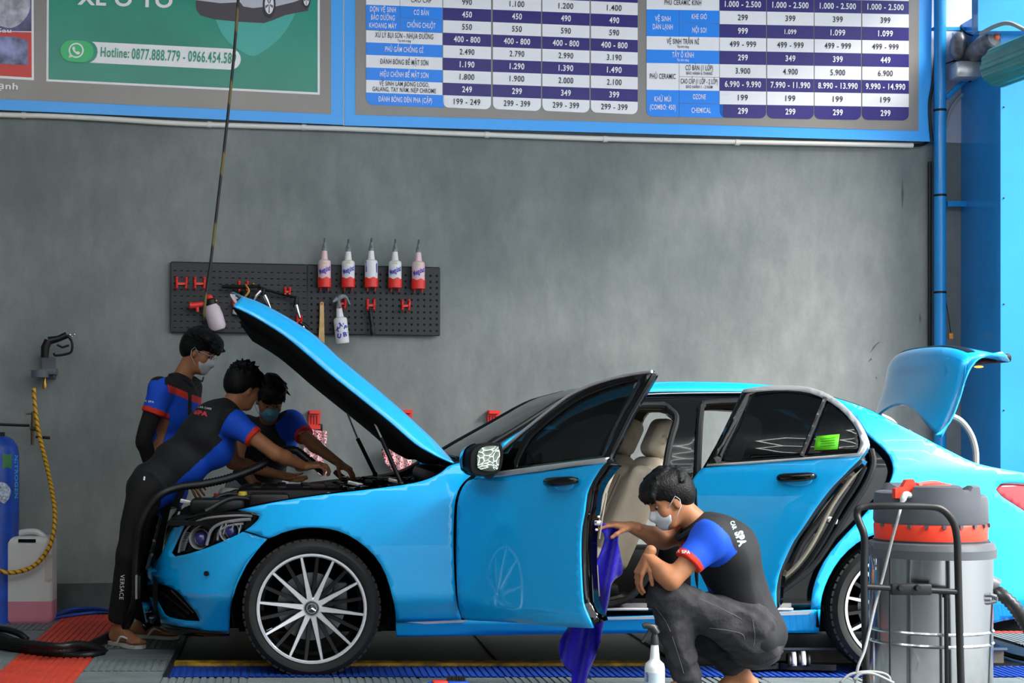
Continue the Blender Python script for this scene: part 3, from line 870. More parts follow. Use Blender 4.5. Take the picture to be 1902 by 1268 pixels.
# ---- wheels
def wheel(cx, cz, yo, side, r=0.331, rr=0.262, ph=0.0, part_parent=car):
    """side=-1: outer face towards -Y"""
    w = 0.225; ax = Vector((0, side, 0)); c = Vector((cx, yo, cz))      # yo = outer sidewall plane
    o = c - ax * w
    mb = MB()
    prof = [(rr + 0.004, w - 0.012), (rr + 0.018, w - 0.002), (rr + 0.04, w), (r - 0.022, w - 0.006), (r - 0.006, w - 0.022), (r, w - 0.04)]
    for k in range(4):
        h = w - 0.055 - k * 0.036
        prof += [(r, h + 0.012), (r - 0.007, h + 0.01), (r - 0.007, h + 0.004), (r, h + 0.002)]
    prof += [(r, 0.04), (r - 0.01, 0.02), (rr + 0.02, 0.0), (rr, 0.01), (rr, w - 0.02)]
    mb.lathe(prof, o, ax, 64, closed=True)
    for k in range(56):     # shoulder blocks
        a = 2 * PI * k / 56
        d = Vector((math.cos(a), 0, math.sin(a)))
        R = Matrix((Vector((0, 1, 0)).cross(d), Vector((0, 1, 0)), d)).transposed()
        mb.box(o + ax * (w - 0.034) + d * (r - 0.002), (0.026, 0.026, 0.010), R)
    tyre = mb.build('tyre', M_tyre, part_parent)
    mb = MB()
    mb.lathe([(rr, w - 0.014), (rr + 0.003, w - 0.006), (rr - 0.006, w - 0.006), (rr - 0.012, w - 0.012)], o, ax, 64, closed=True)
    def spoke(a, m_b, r0, r1, w0, w1, h0, h1, th):
        d = Vector((math.cos(a), 0, math.sin(a))); s = Vector((-math.sin(a), 0, math.cos(a)))
        P = []
        for (rad, ww, hh) in ((r0, w0, h0), (lerp(r0, r1, 0.5), lerp(w0, w1, 0.62), lerp(h0, h1, 0.35)), (r1, w1, h1)):
            b = o + ax * hh + d * rad
            P.append([b - s * ww, b + s * ww, b + s * ww * 1.25 - ax * th, b - s * ww * 1.25 - ax * th])
        m_b.grid(P, close=True)
    for k in range(10): spoke(ph + k * PI / 5, mb, 0.03, rr - 0.004, 0.0125, 0.0048, w - 0.035, w - 0.010, 0.004)
    rim = mb.build('alloy_face', M_alu, tyre)
    mb = MB()
    mb.lathe([(rr - 0.008, w - 0.012), (rr - 0.012, 0.02), (rr - 0.03, 0.02)], o, ax, 48)
    for k in range(10):
        spoke(ph + k * PI / 5, mb, 0.03, rr - 0.008, 0.0150, 0.0075, w - 0.040, w - 0.015, 0.03)
        for dd in (-0.075, 0.075): spoke(ph + (k + 0.5) * PI / 5 + dd * 0.0, mb, 0.05, rr - 0.01, 0.010, 0.0075, w - 0.052, w - 0.022, 0.02)
    mb.build('dark_spokes', mat('spoke_black', '0b0b0d', rough=0.45), tyre)
    mb = MB(); mb.lathe([(0.0, w - 0.03), (0.030, w - 0.030), (0.036, w - 0.034), (0.036, w - 0.06)], o, ax, 32); mb.build('hub_cap', mat('hub_grey', '4a4c52', rough=0.3, metal=0.6), tyre)
    mb = MB()
    mb.lathe([(0.0245, w - 0.029), (0.0245, w - 0.026), (0.0215, w - 0.026), (0.0215, w - 0.029)], o, ax, 32, closed=True)
    mb.lathe([(0.0375, w - 0.031), (0.0375, w - 0.027), (0.0345, w - 0.027), (0.0345, w - 0.031)], o, ax, 32, closed=True)
    for k in range(3):
        a = PI / 2 + k * 2 * PI / 3; b = o + ax * (w - 0.026)
        mb.tube([b, b + Vector((0.0225 * math.cos(a), 0, 0.0225 * math.sin(a)))], [0.005, 0.0015], 6)
    for k in range(20):
        a = 2 * PI * k / 20
        if math.sin(a) < 0.5: mb.ball(o + ax * (w - 0.029) + Vector((0.0295 * math.cos(a), 0, 0.0295 * math.sin(a))), 0.0022, n=6)
    mb.build('star_emblem', M_chrome, tyre)
    mb = MB(); mb.lathe([(0.06, w - 0.12), (0.165, w - 0.12), (0.165, w - 0.145), (0.06, w - 0.145)], o, ax, 40, closed=True); mb.build('brake_disc', M_disc, tyre)
    mb = MB(); mb.lathe([(0.0, w - 0.09), (0.075, w - 0.09), (0.08, w - 0.15)], o, ax, 24)
    mb.box(o + ax * (w - 0.125) + Vector((0.14, 0, 0.04)), (0.07, 0.07, 0.16), bev=0.01); mb.build('brake_caliper', mat('caliper_grey', '55585c', rough=0.5, metal=0.5), tyre)
    mb = MB(); d = Vector((math.cos(3.6), 0, math.sin(3.6))); b = o + ax * (w - 0.03) + d * (rr - 0.02); mb.tube([b, b - d * 0.03 + ax * 0.005], 0.003, 6); mb.build('valve_stem', M_satin, tyre)
ph0 = math.radians(101.4)
wheel(0.1266, 0.3195, 8.0, -1, ph=ph0)
wheel(2.953, 0.3195, 8.0, -1, r=0.328, ph=math.radians(96))
wheel(0.1266, 0.3195, 2 * YC - 8.0, 1, ph=ph0)
wheel(2.953, 0.3195, 2 * YC - 8.0, 1, ph=ph0)

# ---- headlight
hl_out = [(342.8, 972.6), (352, 960), (375, 951.5), (405, 946.5), (440.7, 946.2), (472.2, 951), (480.8, 957.5), (478, 966), (464.7, 978.4), (444.5, 990.6), (416.7, 1003), (386.4, 1015.6), (351, 1027), (324.6, 1032.6), (318.8, 1026.4), (331, 1000)]
panel('headlight', hl_out, lambda X, Z: Dside(X, Z) + 0.035, M_gloss, car, both=True, sub=2, step=7)
HLn = [o for o in bpy.data.objects if o.name == 'headlight'][0]
def hcp(P, o=0.02): return cp(P, lambda X, Z: Dside(X, Z) + o)
mb = MB()
mb.tube(c3(hcp([(332, 1026), (336, 1006), (345, 985), (360, 971), (385, 962), (420, 958), (450, 957), (468, 958)]), 3), 0.006, 8)
mb.tube(c3(hcp([(342, 1022), (346, 1006), (354, 990), (368, 978), (390, 970)]), 3), 0.004, 6)
for i in range(12):
    t = i / 11; a = hcp([(lerp(332, 344, t), lerp(1024, 988, t))])[0]; b = hcp([(lerp(343, 356, t), lerp(1021, 990, t))])[0]; mb.tube([a, b], 0.0022, 5)
mb.build('light_guide', M_satin, HLn)
mb = MB()
for (px, py, r) in ((372, 1000, 0.052), (428, 987, 0.05)):
    c = hcp([(px, py)], 0.02)[0]
    mb.lathe([(r, -0.02), (r * 0.95, 0.0), (r * 0.75, 0.035), (r * 0.7, 0.05)], c, (0.35, 1, 0), 24)
mb.tube(c3(hcp([(384, 1012), (392, 985), (410, 972), (440, 966), (466, 964)], 0.012), 3), 0.008, 8)
mb.tube(c3(hcp([(404, 1003), (408, 985), (425, 976), (452, 972)], 0.012), 3), 0.006, 8)
for px in (420, 434, 448):
    a, b = hcp([(px, 972), (px - 5, 992)], 0.01); mb.tube([a, b], 0.004, 6)
mb.build('reflector_bezel', M_satin, HLn)
mb = MB()
for (px, py, r) in ((374, 1000, 0.036), (429, 987, 0.032)):
    c = hcp([(px, py)], 0.03)[0]; mb.ball(c, r, n=16)
mb.build('projector_lens', mat('blue_lens', '1c2166', rough=0.05, coat=1), HLn)
panel('lens_cover', hl_out, lambda X, Z: Dside(X, Z) - 0.003, M_lens, car, sub=2, step=8, thick=0.002)

# ---- side frame (door openings)
def frame_hole(P): return P
front_hole = [(905, 905), (960, 865), (1000, 825), (1050, 785), (1100, 762), (1150, 754.5), (1227, 752.4), (1243, 760), (1253.8, 770.5), (1255, 784), (1249, 805), (1244, 824), (1239, 851), (1232, 900), (1226, 960), (1218, 1020), (1205, 1065), (1180, 1100), (1150, 1118), (1100, 1124), (950, 1126), (890, 1120), (878, 1060), (880, 980)]
rear_hole = [(1301.4, 765), (1305, 754), (1314, 748), (1400, 745), (1480, 748), (1530, 757), (1565, 775), (1585, 800), (1590, 840), (1575, 890), (1535, 950), (1490, 1010), (1465, 1065), (1440, 1108), (1410, 1117), (1330, 1118), (1303, 1110), (1296, 1060), (1295, 950), (1297, 850)]
side_out = [(852, 905), (900, 868), (960, 832), (1010, 792), (1080, 750), (1150, 730), (1200, 725), (1300, 724), (1376, 725), (1440, 726), (1500, 729), (1559.5, 741.3), (1591, 770), (1612, 803), (1640, 822), (1662, 848), (1668, 872), (1657, 905), (1598, 972), (1562, 1008), (1540, 1043), (1526, 1080), (1520, 1134), (1400, 1142), (1200, 1148), (1000, 1152), (860, 1155), (846, 1100), (842, 1000), (845, 930)]
Dfr = lambda X, Z: Dside(X, Z) + 0.03
panel('door_opening_frame', side_out, Dfr, M_gloss, car, holes=[front_hole, rear_hole], both=True, sub=2, thick=0.05)
for nm, hole in (('front_door_seal', front_hole), ('rear_door_seal', rear_hole)):
    pts = [Vector(p) for p in solve(np.array(crom(hole, 3, True, 70)), lambda X, Z: Dside(X, Z) + 0.02)]
    for q_ in (pts, [mir(p) for p in pts]): mb = MB(); mb.tube(q_, 0.017, 8, closed=True); mb.build(nm, M_seal, car)
# chrome lines along roof side and the sill plates
tube_part('roof_trim_line', c3(cp([(1150, 738), (1190, 733), (1240, 730.5), (1310, 729.5), (1385, 729)], lambda X, Z: Dside(X, Z) + 0.005), 3), 0.003, M_satin, car, mirror=True)
mb = MB()
for P in ([(755, 1155), (790, 1158.5), (860, 1155.5), (868, 1151.5), (800, 1152.5)], [(1115, 1147.2), (1200, 1144.5), (1290, 1141), (1440, 1136.5), (1500, 1133.8), (1512, 1134.5), (1500, 1141), (1440, 1143), (1200, 1149.5), (1115, 1151)]):
    q = [Vector(p) for p in solve(np.array(P, float), lambda X, Z: Dside(X, Z) - 0.006)]
    mb = MB(); mb.prism(q, (0, 0.01, 0)); mb.build('sill_strip', M_white, car)
mb = MB()
for xa, xb in ((0.95, 1.75), (2.0, 2.45)):
    mb = MB(); mb.box(((xa + xb) / 2, 8.10, 0.315), (xb - xa, 0.13, 0.012), bev=0.003); mb.build('sill_plate', M_satin, car)
# B pillar outer cover
# ---- interior shell
mb = MB()
mb.box((1.7, YC, 0.31), (2.3, 1.55, 0.03)); mb.box((1.6, YC, 0.42), (1.9, 0.26, 0.28), bev=0.05)
mb.box((0.96, YC, 0.72), (0.3, 1.45, 0.5), bev=0.1); mb.box((0.90, YC, 0.93), (0.35, 1.30, 0.10), bev=0.04)
mb.build('cabin_floor_and_dash', M_trim, car)
mb = MB(); mb.box((2.2, YC, 1.35), (1.1, 0.98, 0.02), bev=0.008); mb.build('headliner', M_head, car)
for y in (8.43, 9.37):
    mb = MB(); mb.tube([(1.65, y, 1.335), (2.2, y, 1.345), (2.6, y, 1.32), (2.9, y + (0.03 if y < YC else -0.03), 1.2)], 0.022, 8); mb.build('headliner_edge', M_head, car)
mb = MB(); mb.lathe([(0.185 + 0.014 * math.cos(a), 0.014 * math.sin(a)) for a in np.linspace(0, 2 * PI, 9)[:-1]], (1.22, 9.3 - 0.75, 0.88), (0.9, 0, -0.45), 32, closed=True)
mb.ball((1.20, 8.55, 0.88), (0.06, 0.07, 0.06)); mb.box((1.20, 8.55, 0.88), (0.03, 0.34, 0.05)); mb.build('steering_wheel', M_trim, car)

# ---- bonnet, standing open
hL = [(433.7, 569), (455, 579), (481, 593), (526.7, 622), (565, 653), (603, 686), (640, 716), (679, 747), (725, 784), (770.7, 823.6), (800, 841), (820, 851), (842.4, 860)]
hU = [(449, 552), (462, 556), (480, 562), (525, 586), (572.5, 616), (603, 642), (633.5, 670), (694.5, 720), (743.3, 762), (786, 801), (808, 822), (826, 841), (842.8, 859.4)]
def hd(y0): return lambda X, Z: np.full(np.shape(X), y0) + np.clip((-0.30 - X) * 0.9, 0, None) * 0.0
Lc = [Vector(p) for p in solve(np.array(crom(hL, 3)), flat(8.10))]
Uc = [Vector(p) for p in solve(np.array(crom(hU, 3)), flat(8.22))]
nn = len(Lc); hinge = Lc[-1]
rows = []
for i in range(nn):
    a, b = Lc[i], Uc[i]
    s = i / (nn - 1)
    nose = 0.10 * max(0, 1 - s / 0.25) ** 2      # front edge curves forward in the middle
    nv = Vector((0.6, 0, 0.8)); fw = Vector((-0.8, 0, 0.6))
    r = [a, a.lerp(b, 0.35) + Vector((0, -0.008, 0)), a.lerp(b, 0.72) + Vector((0, -0.004, 0)), b]
    m_ = 12
    for k in range(1, m_):
        t = k / m_; q = (1 - (2 * t - 1) ** 2)
        bb = mir(b); p = b.lerp(bb, t)
        r.append(p + nv * (0.028 * q * min(1, s / 0.3 + 0.2)) + fw * (nose * q ** 0.7))
    r += [mir(b), mir(a.lerp(b, 0.72)), mir(a.lerp(b, 0.35)), mir(a)]
    rows.append(r)
mb = MB(); mb.grid(rows); bon = mb.build('bonnet', M_paint, car, smooth=50)
md = bon.modifiers.new('t', 'SOLIDIFY'); md.thickness = 0.008; md.offset = 0
rows = []
for i in range(0, nn):
    a = Lc[i] + Vector((0, 0.012, 0)); r = []
    dn = Vector((-0.6, 0, -0.8)) * (0.055 * min(1, min(i, nn - 1 - i) / 5.0))
    for k in range(17):
        t = k / 16; u = abs(2 * t - 1)
        ribs = 0.012 * (1 if 0.12 < u < 0.2 or 0.6 < u < 0.72 else 0)
        r.append(a.lerp(mir(a), t) + dn * (1 if 0 < k < 16 else 0) + Vector((-0.6, 0, -0.8)) * ribs + Vector((0.6, 0, 0.8)) * 0.03 * (1 - u * u))
    rows.append(r)
mb = MB(); mb.grid(rows); ins = mb.build('bonnet_liner', M_under, bon)
md = ins.modifiers.new('t', 'SOLIDIFY'); md.thickness = 0.01
# rods that hold the bonnet
for (y, p0, pm, p1) in ((8.2, (745, 898), (708, 812), (679, 748)), (9.55, (697, 881), (664, 814), (641, 757))):
    A, Bm, Cc = at(*p0, y), at(*pm, y), at(*p1, y)
    mb = MB(); mb.tube([A, Bm], 0.0115, 10); mb.ball(A, 0.016); s1 = mb.build('gas_strut', M_black, car)
    mb = MB(); mb.tube([Bm, Cc], 0.005, 8); mb.ball(Cc, 0.014, n=8); mb.build('strut_rod', M_satin, s1)

# ---- engine bay
mb = MB()
bay_near = c3(cp([(330, 966), (380, 955), (441, 944), (487, 934), (593, 917), (700, 905), (780, 893), (830, 868)], lambda X, Z: Dside(X, Z) + 0.02), 3)
rows = []
for p in bay_near:
    rows.append([p, p + Vector((0.0, 0.05, -0.012)), p + Vector((0.0, 0.06, -0.05)), p + Vector((0, 0.12, -0.06))] )
rows2 = [[mir(q) for q in r] for r in rows]
for r_ in (rows, rows2): mb = MB(); mb.grid(r_); mb.build('inner_fender_rail', M_trim, car)
mb = MB(); mb.box((0.02, YC, 0.72), (1.2, 1.5, 0.02)); mb.box((-0.5, YC, 0.72), (0.12, 1.25, 0.05), bev=0.01); mb.build('engine_bay_tray', M_under, car, smooth=0)
mb = MB(); mb.box((0.05, 9.0, 0.81), (0.62, 0.7, 0.13), bev=0.04)
for k in range(4): mb.box((-0.15 + 0.13 * k, 9.0, 0.875), (0.05, 0.6, 0.02), bev=0.008)
mb.build('engine_cover', M_trim, car)
mb = MB(); mb.box((-0.08, 8.42, 0.80), (0.2, 0.2, 0.12), bev=0.02); mb.build('air_box', M_black, car)
mb = MB(); mb.box((-0.34, 8.5, 0.79), (0.28, 0.22, 0.08), bev=0.02); mb.build('fuse_box', M_black, car)
mb = MB(); mb.box((0.42, 8.42, 0.81), (0.34, 0.3, 0.09), bev=0.03); mb.build('cowl_box', M_black, car)
mb = MB(); mb.box((0.40, 9.4, 0.80), (0.34, 0.3, 0.1), bev=0.03); mb.build('cowl_box', M_black, car)
mb = MB(); mb.lathe([(0, 0.10), (0.05, 0.10), (0.065, 0.08), (0.07, 0)], (-0.30, 9.1, 0.76), n=20); mb.build('coolant_reservoir', mat('milky_plastic', 'c8c6bc', rough=0.4), car)
mb = MB(); mb.lathe([(0, 0.03), (0.022, 0.03), (0.025, 0)], (-0.22, 8.6, 0.83), n=14); mb.build('filler_cap', mat('cap_yellow', 'd9c23a', rough=0.4), car)
mb = MB(); mb.lathe([(0, 0.02), (0.02, 0.02), (0.022, 0)], (-0.36, 8.86, 0.82), n=14); mb.build('dipstick_cap', M_red, car)
mb = MB()
rnd = random.Random(3)
for k in range(9):
    y = 8.35 + 0.13 * k; x = -0.45 + rnd.random() * 0.2
    mb = MB(); mb.tube(c3([(x, y, 0.77), (x + 0.15, y + 0.05, 0.82 + 0.03 * rnd.random()), (x + 0.35, y + 0.02, 0.80), (x + 0.5, y + 0.06, 0.78)], 4), 0.010 + 0.006 * rnd.random(), 8); mb.build('coolant_hose', M_navy_rub, car)
mb = MB()
for k in range(26):
    x = 0.30 + 0.45 * rnd.random(); y = 8.4 + 1.0 * rnd.random(); z = 0.86 + 0.05 * rnd.random()
    mb = MB(); mb.box((x, y, z), (0.03 + 0.05 * rnd.random(), 0.04, 0.03), Matrix.Rotation(rnd.random() * 3, 3, 'Z'), bev=0.005); mb.build('engine_fitting', M_gloss, car)
mb = MB()
for (x, y, z, w) in ((-0.46, 8.55, 0.80, 0.16), (-0.40, 8.72, 0.79, 0.10), (0.22, 8.2, 0.86, 0.03), (0.36, 8.6, 0.90, 0.08), (0.55, 8.5, 0.92, 0.05)): mb = MB(); mb.box((x, y, z), (w, 0.05, 0.02), Matrix.Rotation(0.2, 3, 'Y'), bev=0.004); mb.build('bright_bracket', M_satin, car)
# cowl with wiper
cowl = cp([(832, 868), (850, 861), (872, 857), (890, 862)], lambda X, Z: Dside(X, Z) + 0.03)
loft('cowl', cowl, M_trim, 0.0)
mb = MB(); mb.tube([(0.86, 8.35, 1.04), (0.83, 8.75, 1.045), (0.80, 9.3, 1.03)], 0.009, 6); mb.build('wiper', M_black, car)
# small red/blue marks on the dash end
# ---- front door, swung open
def door_plane(x0, y0, k):
    return lambda X, Z: y0 - k * (X - x0) + zprof(Z) * 0.8 + 0.0
D1 = door_plane(0.80, 8.00, 1.72)
n1 = Vector((1.72, 1, 0)).normalized()       # inward normal of the door
def shifted(D, k, t):                          # same surface moved inwards by t metres
    return lambda X, Z: D(X, Z) + t * math.sqrt(1 + k * k)
fd_out = [(865, 897), (880.3, 889), (935, 884), (1000, 876), (1060, 867.5), (1123, 858.4), (1115, 866.5), (1104, 883), (1096, 897), (1088, 917.4), (1084, 949.6), (1079, 976.4), (1077, 1005), (1077, 1036), (1078.5, 1075), (1081.6, 1118), (1090, 1140), (1100.5, 1166.5),
          (1057, 1164.5), (990, 1159), (920.5, 1154), (865.4, 1150.5), (855, 1138), (849.5, 1103), (847.5, 1045), (848, 987), (849.5, 937.7), (856, 912)]
fdoor = panel('front_door', fd_out, D1, M_paint, car, sub=2, thick=0.01)
def sweep_solid(name, outline, D, k, t0, t1, m, parent, holes=(), sub=2, step=12):
    o2 = crom(outline, sub, True, 50); V, T = tri2d(o2, [crom(h, sub, True, 50) for h in holes], step)
    P = solve(V, D); n = np.array([k, 1, 0]) / math.sqrt(1 + k * k)
    ob = mesh_obj(name, P + n * t0, T, m, parent, smooth=35)
    md = ob.modifiers.new('t', 'SOLIDIFY'); md.thickness = t1 - t0; md.offset = -1
    return ob
inner1 = [(868, 900), (880.3, 888), (1000, 874), (1121, 858), (1112, 866.5), (1101, 883), (1093, 897), (1085, 917.4), (1081, 949.6), (1076, 976.4), (1074, 1036), (1075.5, 1075), (1078.6, 1118), (1087, 1138), (1095, 1162), (990, 1155), (875, 1147), (860, 1130), (853, 1045), (856, 940)]
d_in = sweep_solid('door_inner_shell', inner1, D1, 1.72, 0.012, 0.105, M_gloss, fdoor)
d_tr = sweep_solid('door_card', [(880, 900), (1000, 885), (1100, 872), (1078, 930), (1066, 990), (1066, 1050), (1070, 1110), (990, 1120), (880, 1115), (870, 1000)], D1, 1.72, 0.105, 0.135, M_leather, fdoor)
wf_out = [(880, 889), (905, 862), (935, 831.6), (981, 791.4), (1034.5, 748.5), (1061, 729.7), (1101.6, 711), (1141.8, 699), (1182, 690.8), (1213.4, 687.4), (1208.8, 697.5), (1190, 730), (1168.6, 767.3), (1148, 810), (1129.7, 849), (1123, 858.4), (1000, 876), (935, 884)]
wf_in = [(962, 853), (975, 828), (990, 806), (1038, 765), (1075, 740), (1110, 724), (1150, 711), (1188, 702.5), (1172, 733), (1152, 770), (1135, 805), (1119, 846), (1040, 857), (958, 867)]
sweep_solid('window_frame', wf_out, D1, 1.72, -0.002, 0.035, M_gloss, fdoor, [wf_in])
panel('door_glass', [(956, 868), (972, 826), (988, 805), (1036, 763), (1075, 738), (1110, 722), (1150, 709), (1190, 700.5), (1174, 735), (1154, 770), (1137, 805), (1121, 847), (1040, 858)], shifted(D1, 1.72, 0.01), M_glass, fdoor, sub=2, thick=0.004)
def strip(name, P, D, m, parent, r=0.005, sq=None):
    pts = [Vector(p) for p in solve(np.array(crom(P, 3)), D)]
    mb = MB(); mb.tube(pts, r, 8); return mb.build(name, m, parent)
strip('window_chrome', [(905, 861), (935, 832.6), (981, 792.9), (1034.5, 750.5), (1061, 732), (1101.6, 713.5), (1141.8, 701.5), (1182, 693.2), (1211, 689.8)], shifted(D1, 1.72, -0.006), M_satin, fdoor, 0.0075)
panel('belt_chrome', [(890, 888.5), (935, 884), (1000, 875.5), (1060, 866.5), (1124, 858.4), (1129.5, 849), (1122, 849.5), (1060, 857), (1000, 865), (935, 874), (905, 879)], shifted(D1, 1.72, -0.006), M_satin, fdoor, sub=1, thick=0.008, step=8)
# handles
def handle(parent, D, k, P0, P1, up):
    pts = [Vector(p) for p in solve(np.array(crom([P0, (lerp(P0[0], P1[0], 0.12), P0[1] - 1), ((P0[0] + P1[0]) / 2, (P0[1] + P1[1]) / 2), (lerp(P0[0], P1[0], 0.9), P1[1]), P1], 3)), D)]
    n = Vector((k, 1, 0)).normalized(); L = len(pts)
    mb = MB(); rr = []
    for i in range(L):
        t = i / (L - 1); pts[i] = pts[i] - n * (0.035 * math.sin(PI * min(1, max(0, t * 0.96 + 0.02))) ** 0.5)
        rr.append(0.010 + 0.012 * math.sin(PI * (0.15 + 0.8 * t)) ** 1.0)
    mb.tube(pts, rr, 12); h = mb.build('door_handle', M_gloss, parent)
    c = (pts[0] + pts[-1]) / 2 + n * 0.004; R = Matrix((Vector((1, -k, 0)).normalized(), n, Vector((0, 0, 1)))).transposed()
    mb = MB(); mb.ball(c + Vector((0, 0, -0.012)), (0.07, 0.012, 0.03), R, 20); mb.build('handle_recess', M_paint, parent)
handle(fdoor, D1, 1.72, (1021, 896), (1076, 892), 0)
# rear edge hardware
strip('door_edge_trim', [(1127, 915), (1119, 960), (1113, 1000)], shifted(D1, 1.72, 0.10), M_leather, fdoor, 0.004)
mb = MB(); n = n1
for (px, py) in ((1109, 959), (1105, 983)): mb.ball(Vector(solve(np.array([[px, py]], float), shifted(D1, 1.72, 0.06))[0]) + Vector((0.0, -0.03, 0)), 0.007, n=8)
c = Vector(solve(np.array([[1103, 970]], float), shifted(D1, 1.72, 0.05))[0]) + Vector((0.01, -0.03, 0)); mb.box(c, (0.03, 0.02, 0.022), bev=0.004)
mb.build('door_latch', M_chrome, fdoor)
# wing mirror
Mc = Vector(solve(np.array([[903, 852]], float), D1)[0]) + Vector((0.0, -0.13, 0))
mir_out = [(873, 870), (873, 845), (882, 829), (905, 822), (932, 822.5), (937, 840), (934, 866), (925, 879), (900, 884), (880, 881)]
gl_out = [(886, 868), (886.5, 845), (893, 833), (910, 827), (926, 828), (928, 845), (924, 868), (915, 874), (897, 873)]
P = [at(x, y, 7.62) for x, y in crom(mir_out, 3, True)]
cen = sum(P, Vector()) / len(P)
mb = MB(); rows = []
for (dy, s) in ((0.0, 0.93), (0.012, 1.0), (0.05, 0.99), (0.10, 0.9), (0.14, 0.68), (0.155, 0.3)):
    rows.append([cen + (p - cen) * s + Vector((-dy * 0.35, dy, 0)) for p in P])
mb.grid(rows, close=True); mb.add(rows[0], [tuple(range(len(P)))]); mb.add(rows[-1], [tuple(range(len(P)))])
mirror = mb.build('mirror_housing', M_black, fdoor)
Pg = [at(x, y, 7.615) for x, y in crom(gl_out, 3, True)]
Pg = [p + Vector((0, (p.z - cen.z) * 0.33 - 0.016 , 0)) for p in Pg]
cg = sum(Pg, Vector()) / len(Pg)
mb = MB(); mb.grid([[cg + (p - cg) * q + Vector((0, -0.0032 * (1 - q * q), 0)) for p in Pg] for q in (0.001, 0.12, 0.25, 0.4, 0.55, 0.7, 0.85, 1.0)], close=True)
mb.build('mirror_glass', mat('mirror_silver', '8f9c92', rough=0.02, metal=1), mirror, smooth=180)
mb = MB(); mb.tube([cen + Vector((0.02, 0.05, -0.06)), Vector(solve(np.array([[905, 880]], float), D1)[0]) + Vector((0, 0.02, 0))], [0.026, 0.022], 10); mb.build('mirror_foot', M_black, mirror)
mb = MB(); rows = []
for (dy, s) in ((0.06, 1.02), (0.10, 0.93), (0.142, 0.71), (0.158, 0.32)):
    rows.append([cen + (p - cen) * s + Vector((-dy * 0.35 - 0.004, dy, 0.0)) for p in P if p.x < cen.x + 0.0])
mb.grid(rows); mb.build('mirror_cap', M_paint, mirror)

# ---- rear door, swung open
k2 = 0.85
D2 = door_plane(1.965, 8.02, k2)
rd_out = [(1306, 868), (1315, 865.4), (1400, 860), (1500, 853), (1599, 845.6), (1596, 851), (1587.7, 860), (1560, 888), (1538, 911.8), (1514, 944), (1491.7, 978), (1473, 1005), (1458.5, 1035), (1448, 1060), (1443.2, 1080), (1440.6, 1100), (1442, 1137),
          (1400, 1140), (1330, 1143), (1282, 1143), (1266, 1090), (1262, 1020), (1267, 950), (1277, 910), (1290, 885)]
rdoor = panel('rear_door', rd_out, D2, M_paint, car, sub=2, thick=0.01)
rin = [(1308, 870), (1400, 862), (1500, 855), (1596, 848), (1585, 861), (1558, 888), (1536, 911.8), (1512, 944), (1489.7, 978), (1471, 1005), (1456.5, 1035), (1446, 1060), (1441.2, 1080), (1438.6, 1100), (1440, 1134), (1330, 1140), (1284, 1140), (1269, 1090), (1266, 1020), (1270, 950), (1280, 910)]
sweep_solid('door_inner_shell', rin, D2, k2, 0.012, 0.10, M_gloss, rdoor)
sweep_solid('door_card', [(1320, 880), (1570, 862), (1520, 920), (1470, 990), (1435, 1060), (1432, 1110), (1290, 1110), (1285, 960)], D2, k2, 0.10, 0.135, M_leather, rdoor)
wo = [(1306, 868), (1330, 826), (1352, 782), (1377, 730), (1383, 724.5), (1410, 720), (1438.7, 717), (1488.3, 718), (1528, 728), (1564.5, 751), (1594.3, 782.6), (1609.2, 812.5), (1609, 829), (1599, 845.6), (1500, 853), (1400, 860)]
wi = [(1336, 857), (1350, 826), (1372, 780), (1392, 733), (1430, 728), (1470, 726), (1520, 736), (1557, 757), (1583, 786), (1595, 812), (1595, 838), (1500, 845), (1400, 852)]
sweep_solid('window_frame', wo, D2, k2, -0.002, 0.035, M_gloss, rdoor, [wi])
panel('door_glass', [(1334, 858), (1348, 826), (1370, 780), (1390, 731), (1430, 726), (1470, 724), (1521, 734), (1559, 756), (1585, 785), (1597, 812), (1597, 839), (1500, 846), (1400, 853)], shifted(D2, k2, 0.01), M_glass, rdoor, sub=2, thick=0.004)
wc_o = [(1377.5, 728), (1383, 722.5), (1410, 718), (1438.7, 715.5), (1488.3, 716.5), (1528, 726.5), (1564.5, 749.5), (1594.3, 781), (1610.5, 811.5), (1610.5, 829), (1600, 846), (1500, 853), (1400, 860.5), (1311, 866), (1314, 861.5), (1400, 856), (1500, 848.5), (1592, 841), (1597, 829), (1597, 813), (1585, 787), (1558, 757.5), (1521.5, 735.5), (1486, 726), (1440, 724.5), (1400, 727)]
panel('window_chrome', wc_o, shifted(D2, k2, -0.006), M_satin, rdoor, sub=2, thick=0.01, step=6)
strip('window_divider', [(1533, 739), (1512, 790), (1489, 847)], shifted(D2, k2, -0.002), M_gloss, rdoor, 0.012)
handle(rdoor, D2, k2, (1450, 888), (1515, 884), 0)
stk = [(1516, 810), (1559.5, 805.8), (1556, 834), (1511.5, 836)]
panel('green_sticker', stk, shifted(D2, k2, 0.004), mat('sticker_green', '5fd11f', rough=0.5), rdoor, sub=1, thick=0.001, step=20)
mb = MB()
for i in range(4): mb.tube([Vector(p) for p in solve(np.array([(1524, 815 + 4.5 * i), (1551, 812.5 + 4.5 * i)], float), shifted(D2, k2, 0.001))], 0.0012, 4)
mb.build('sticker_print', mat('print_olive', '3c7a22'), rdoor)
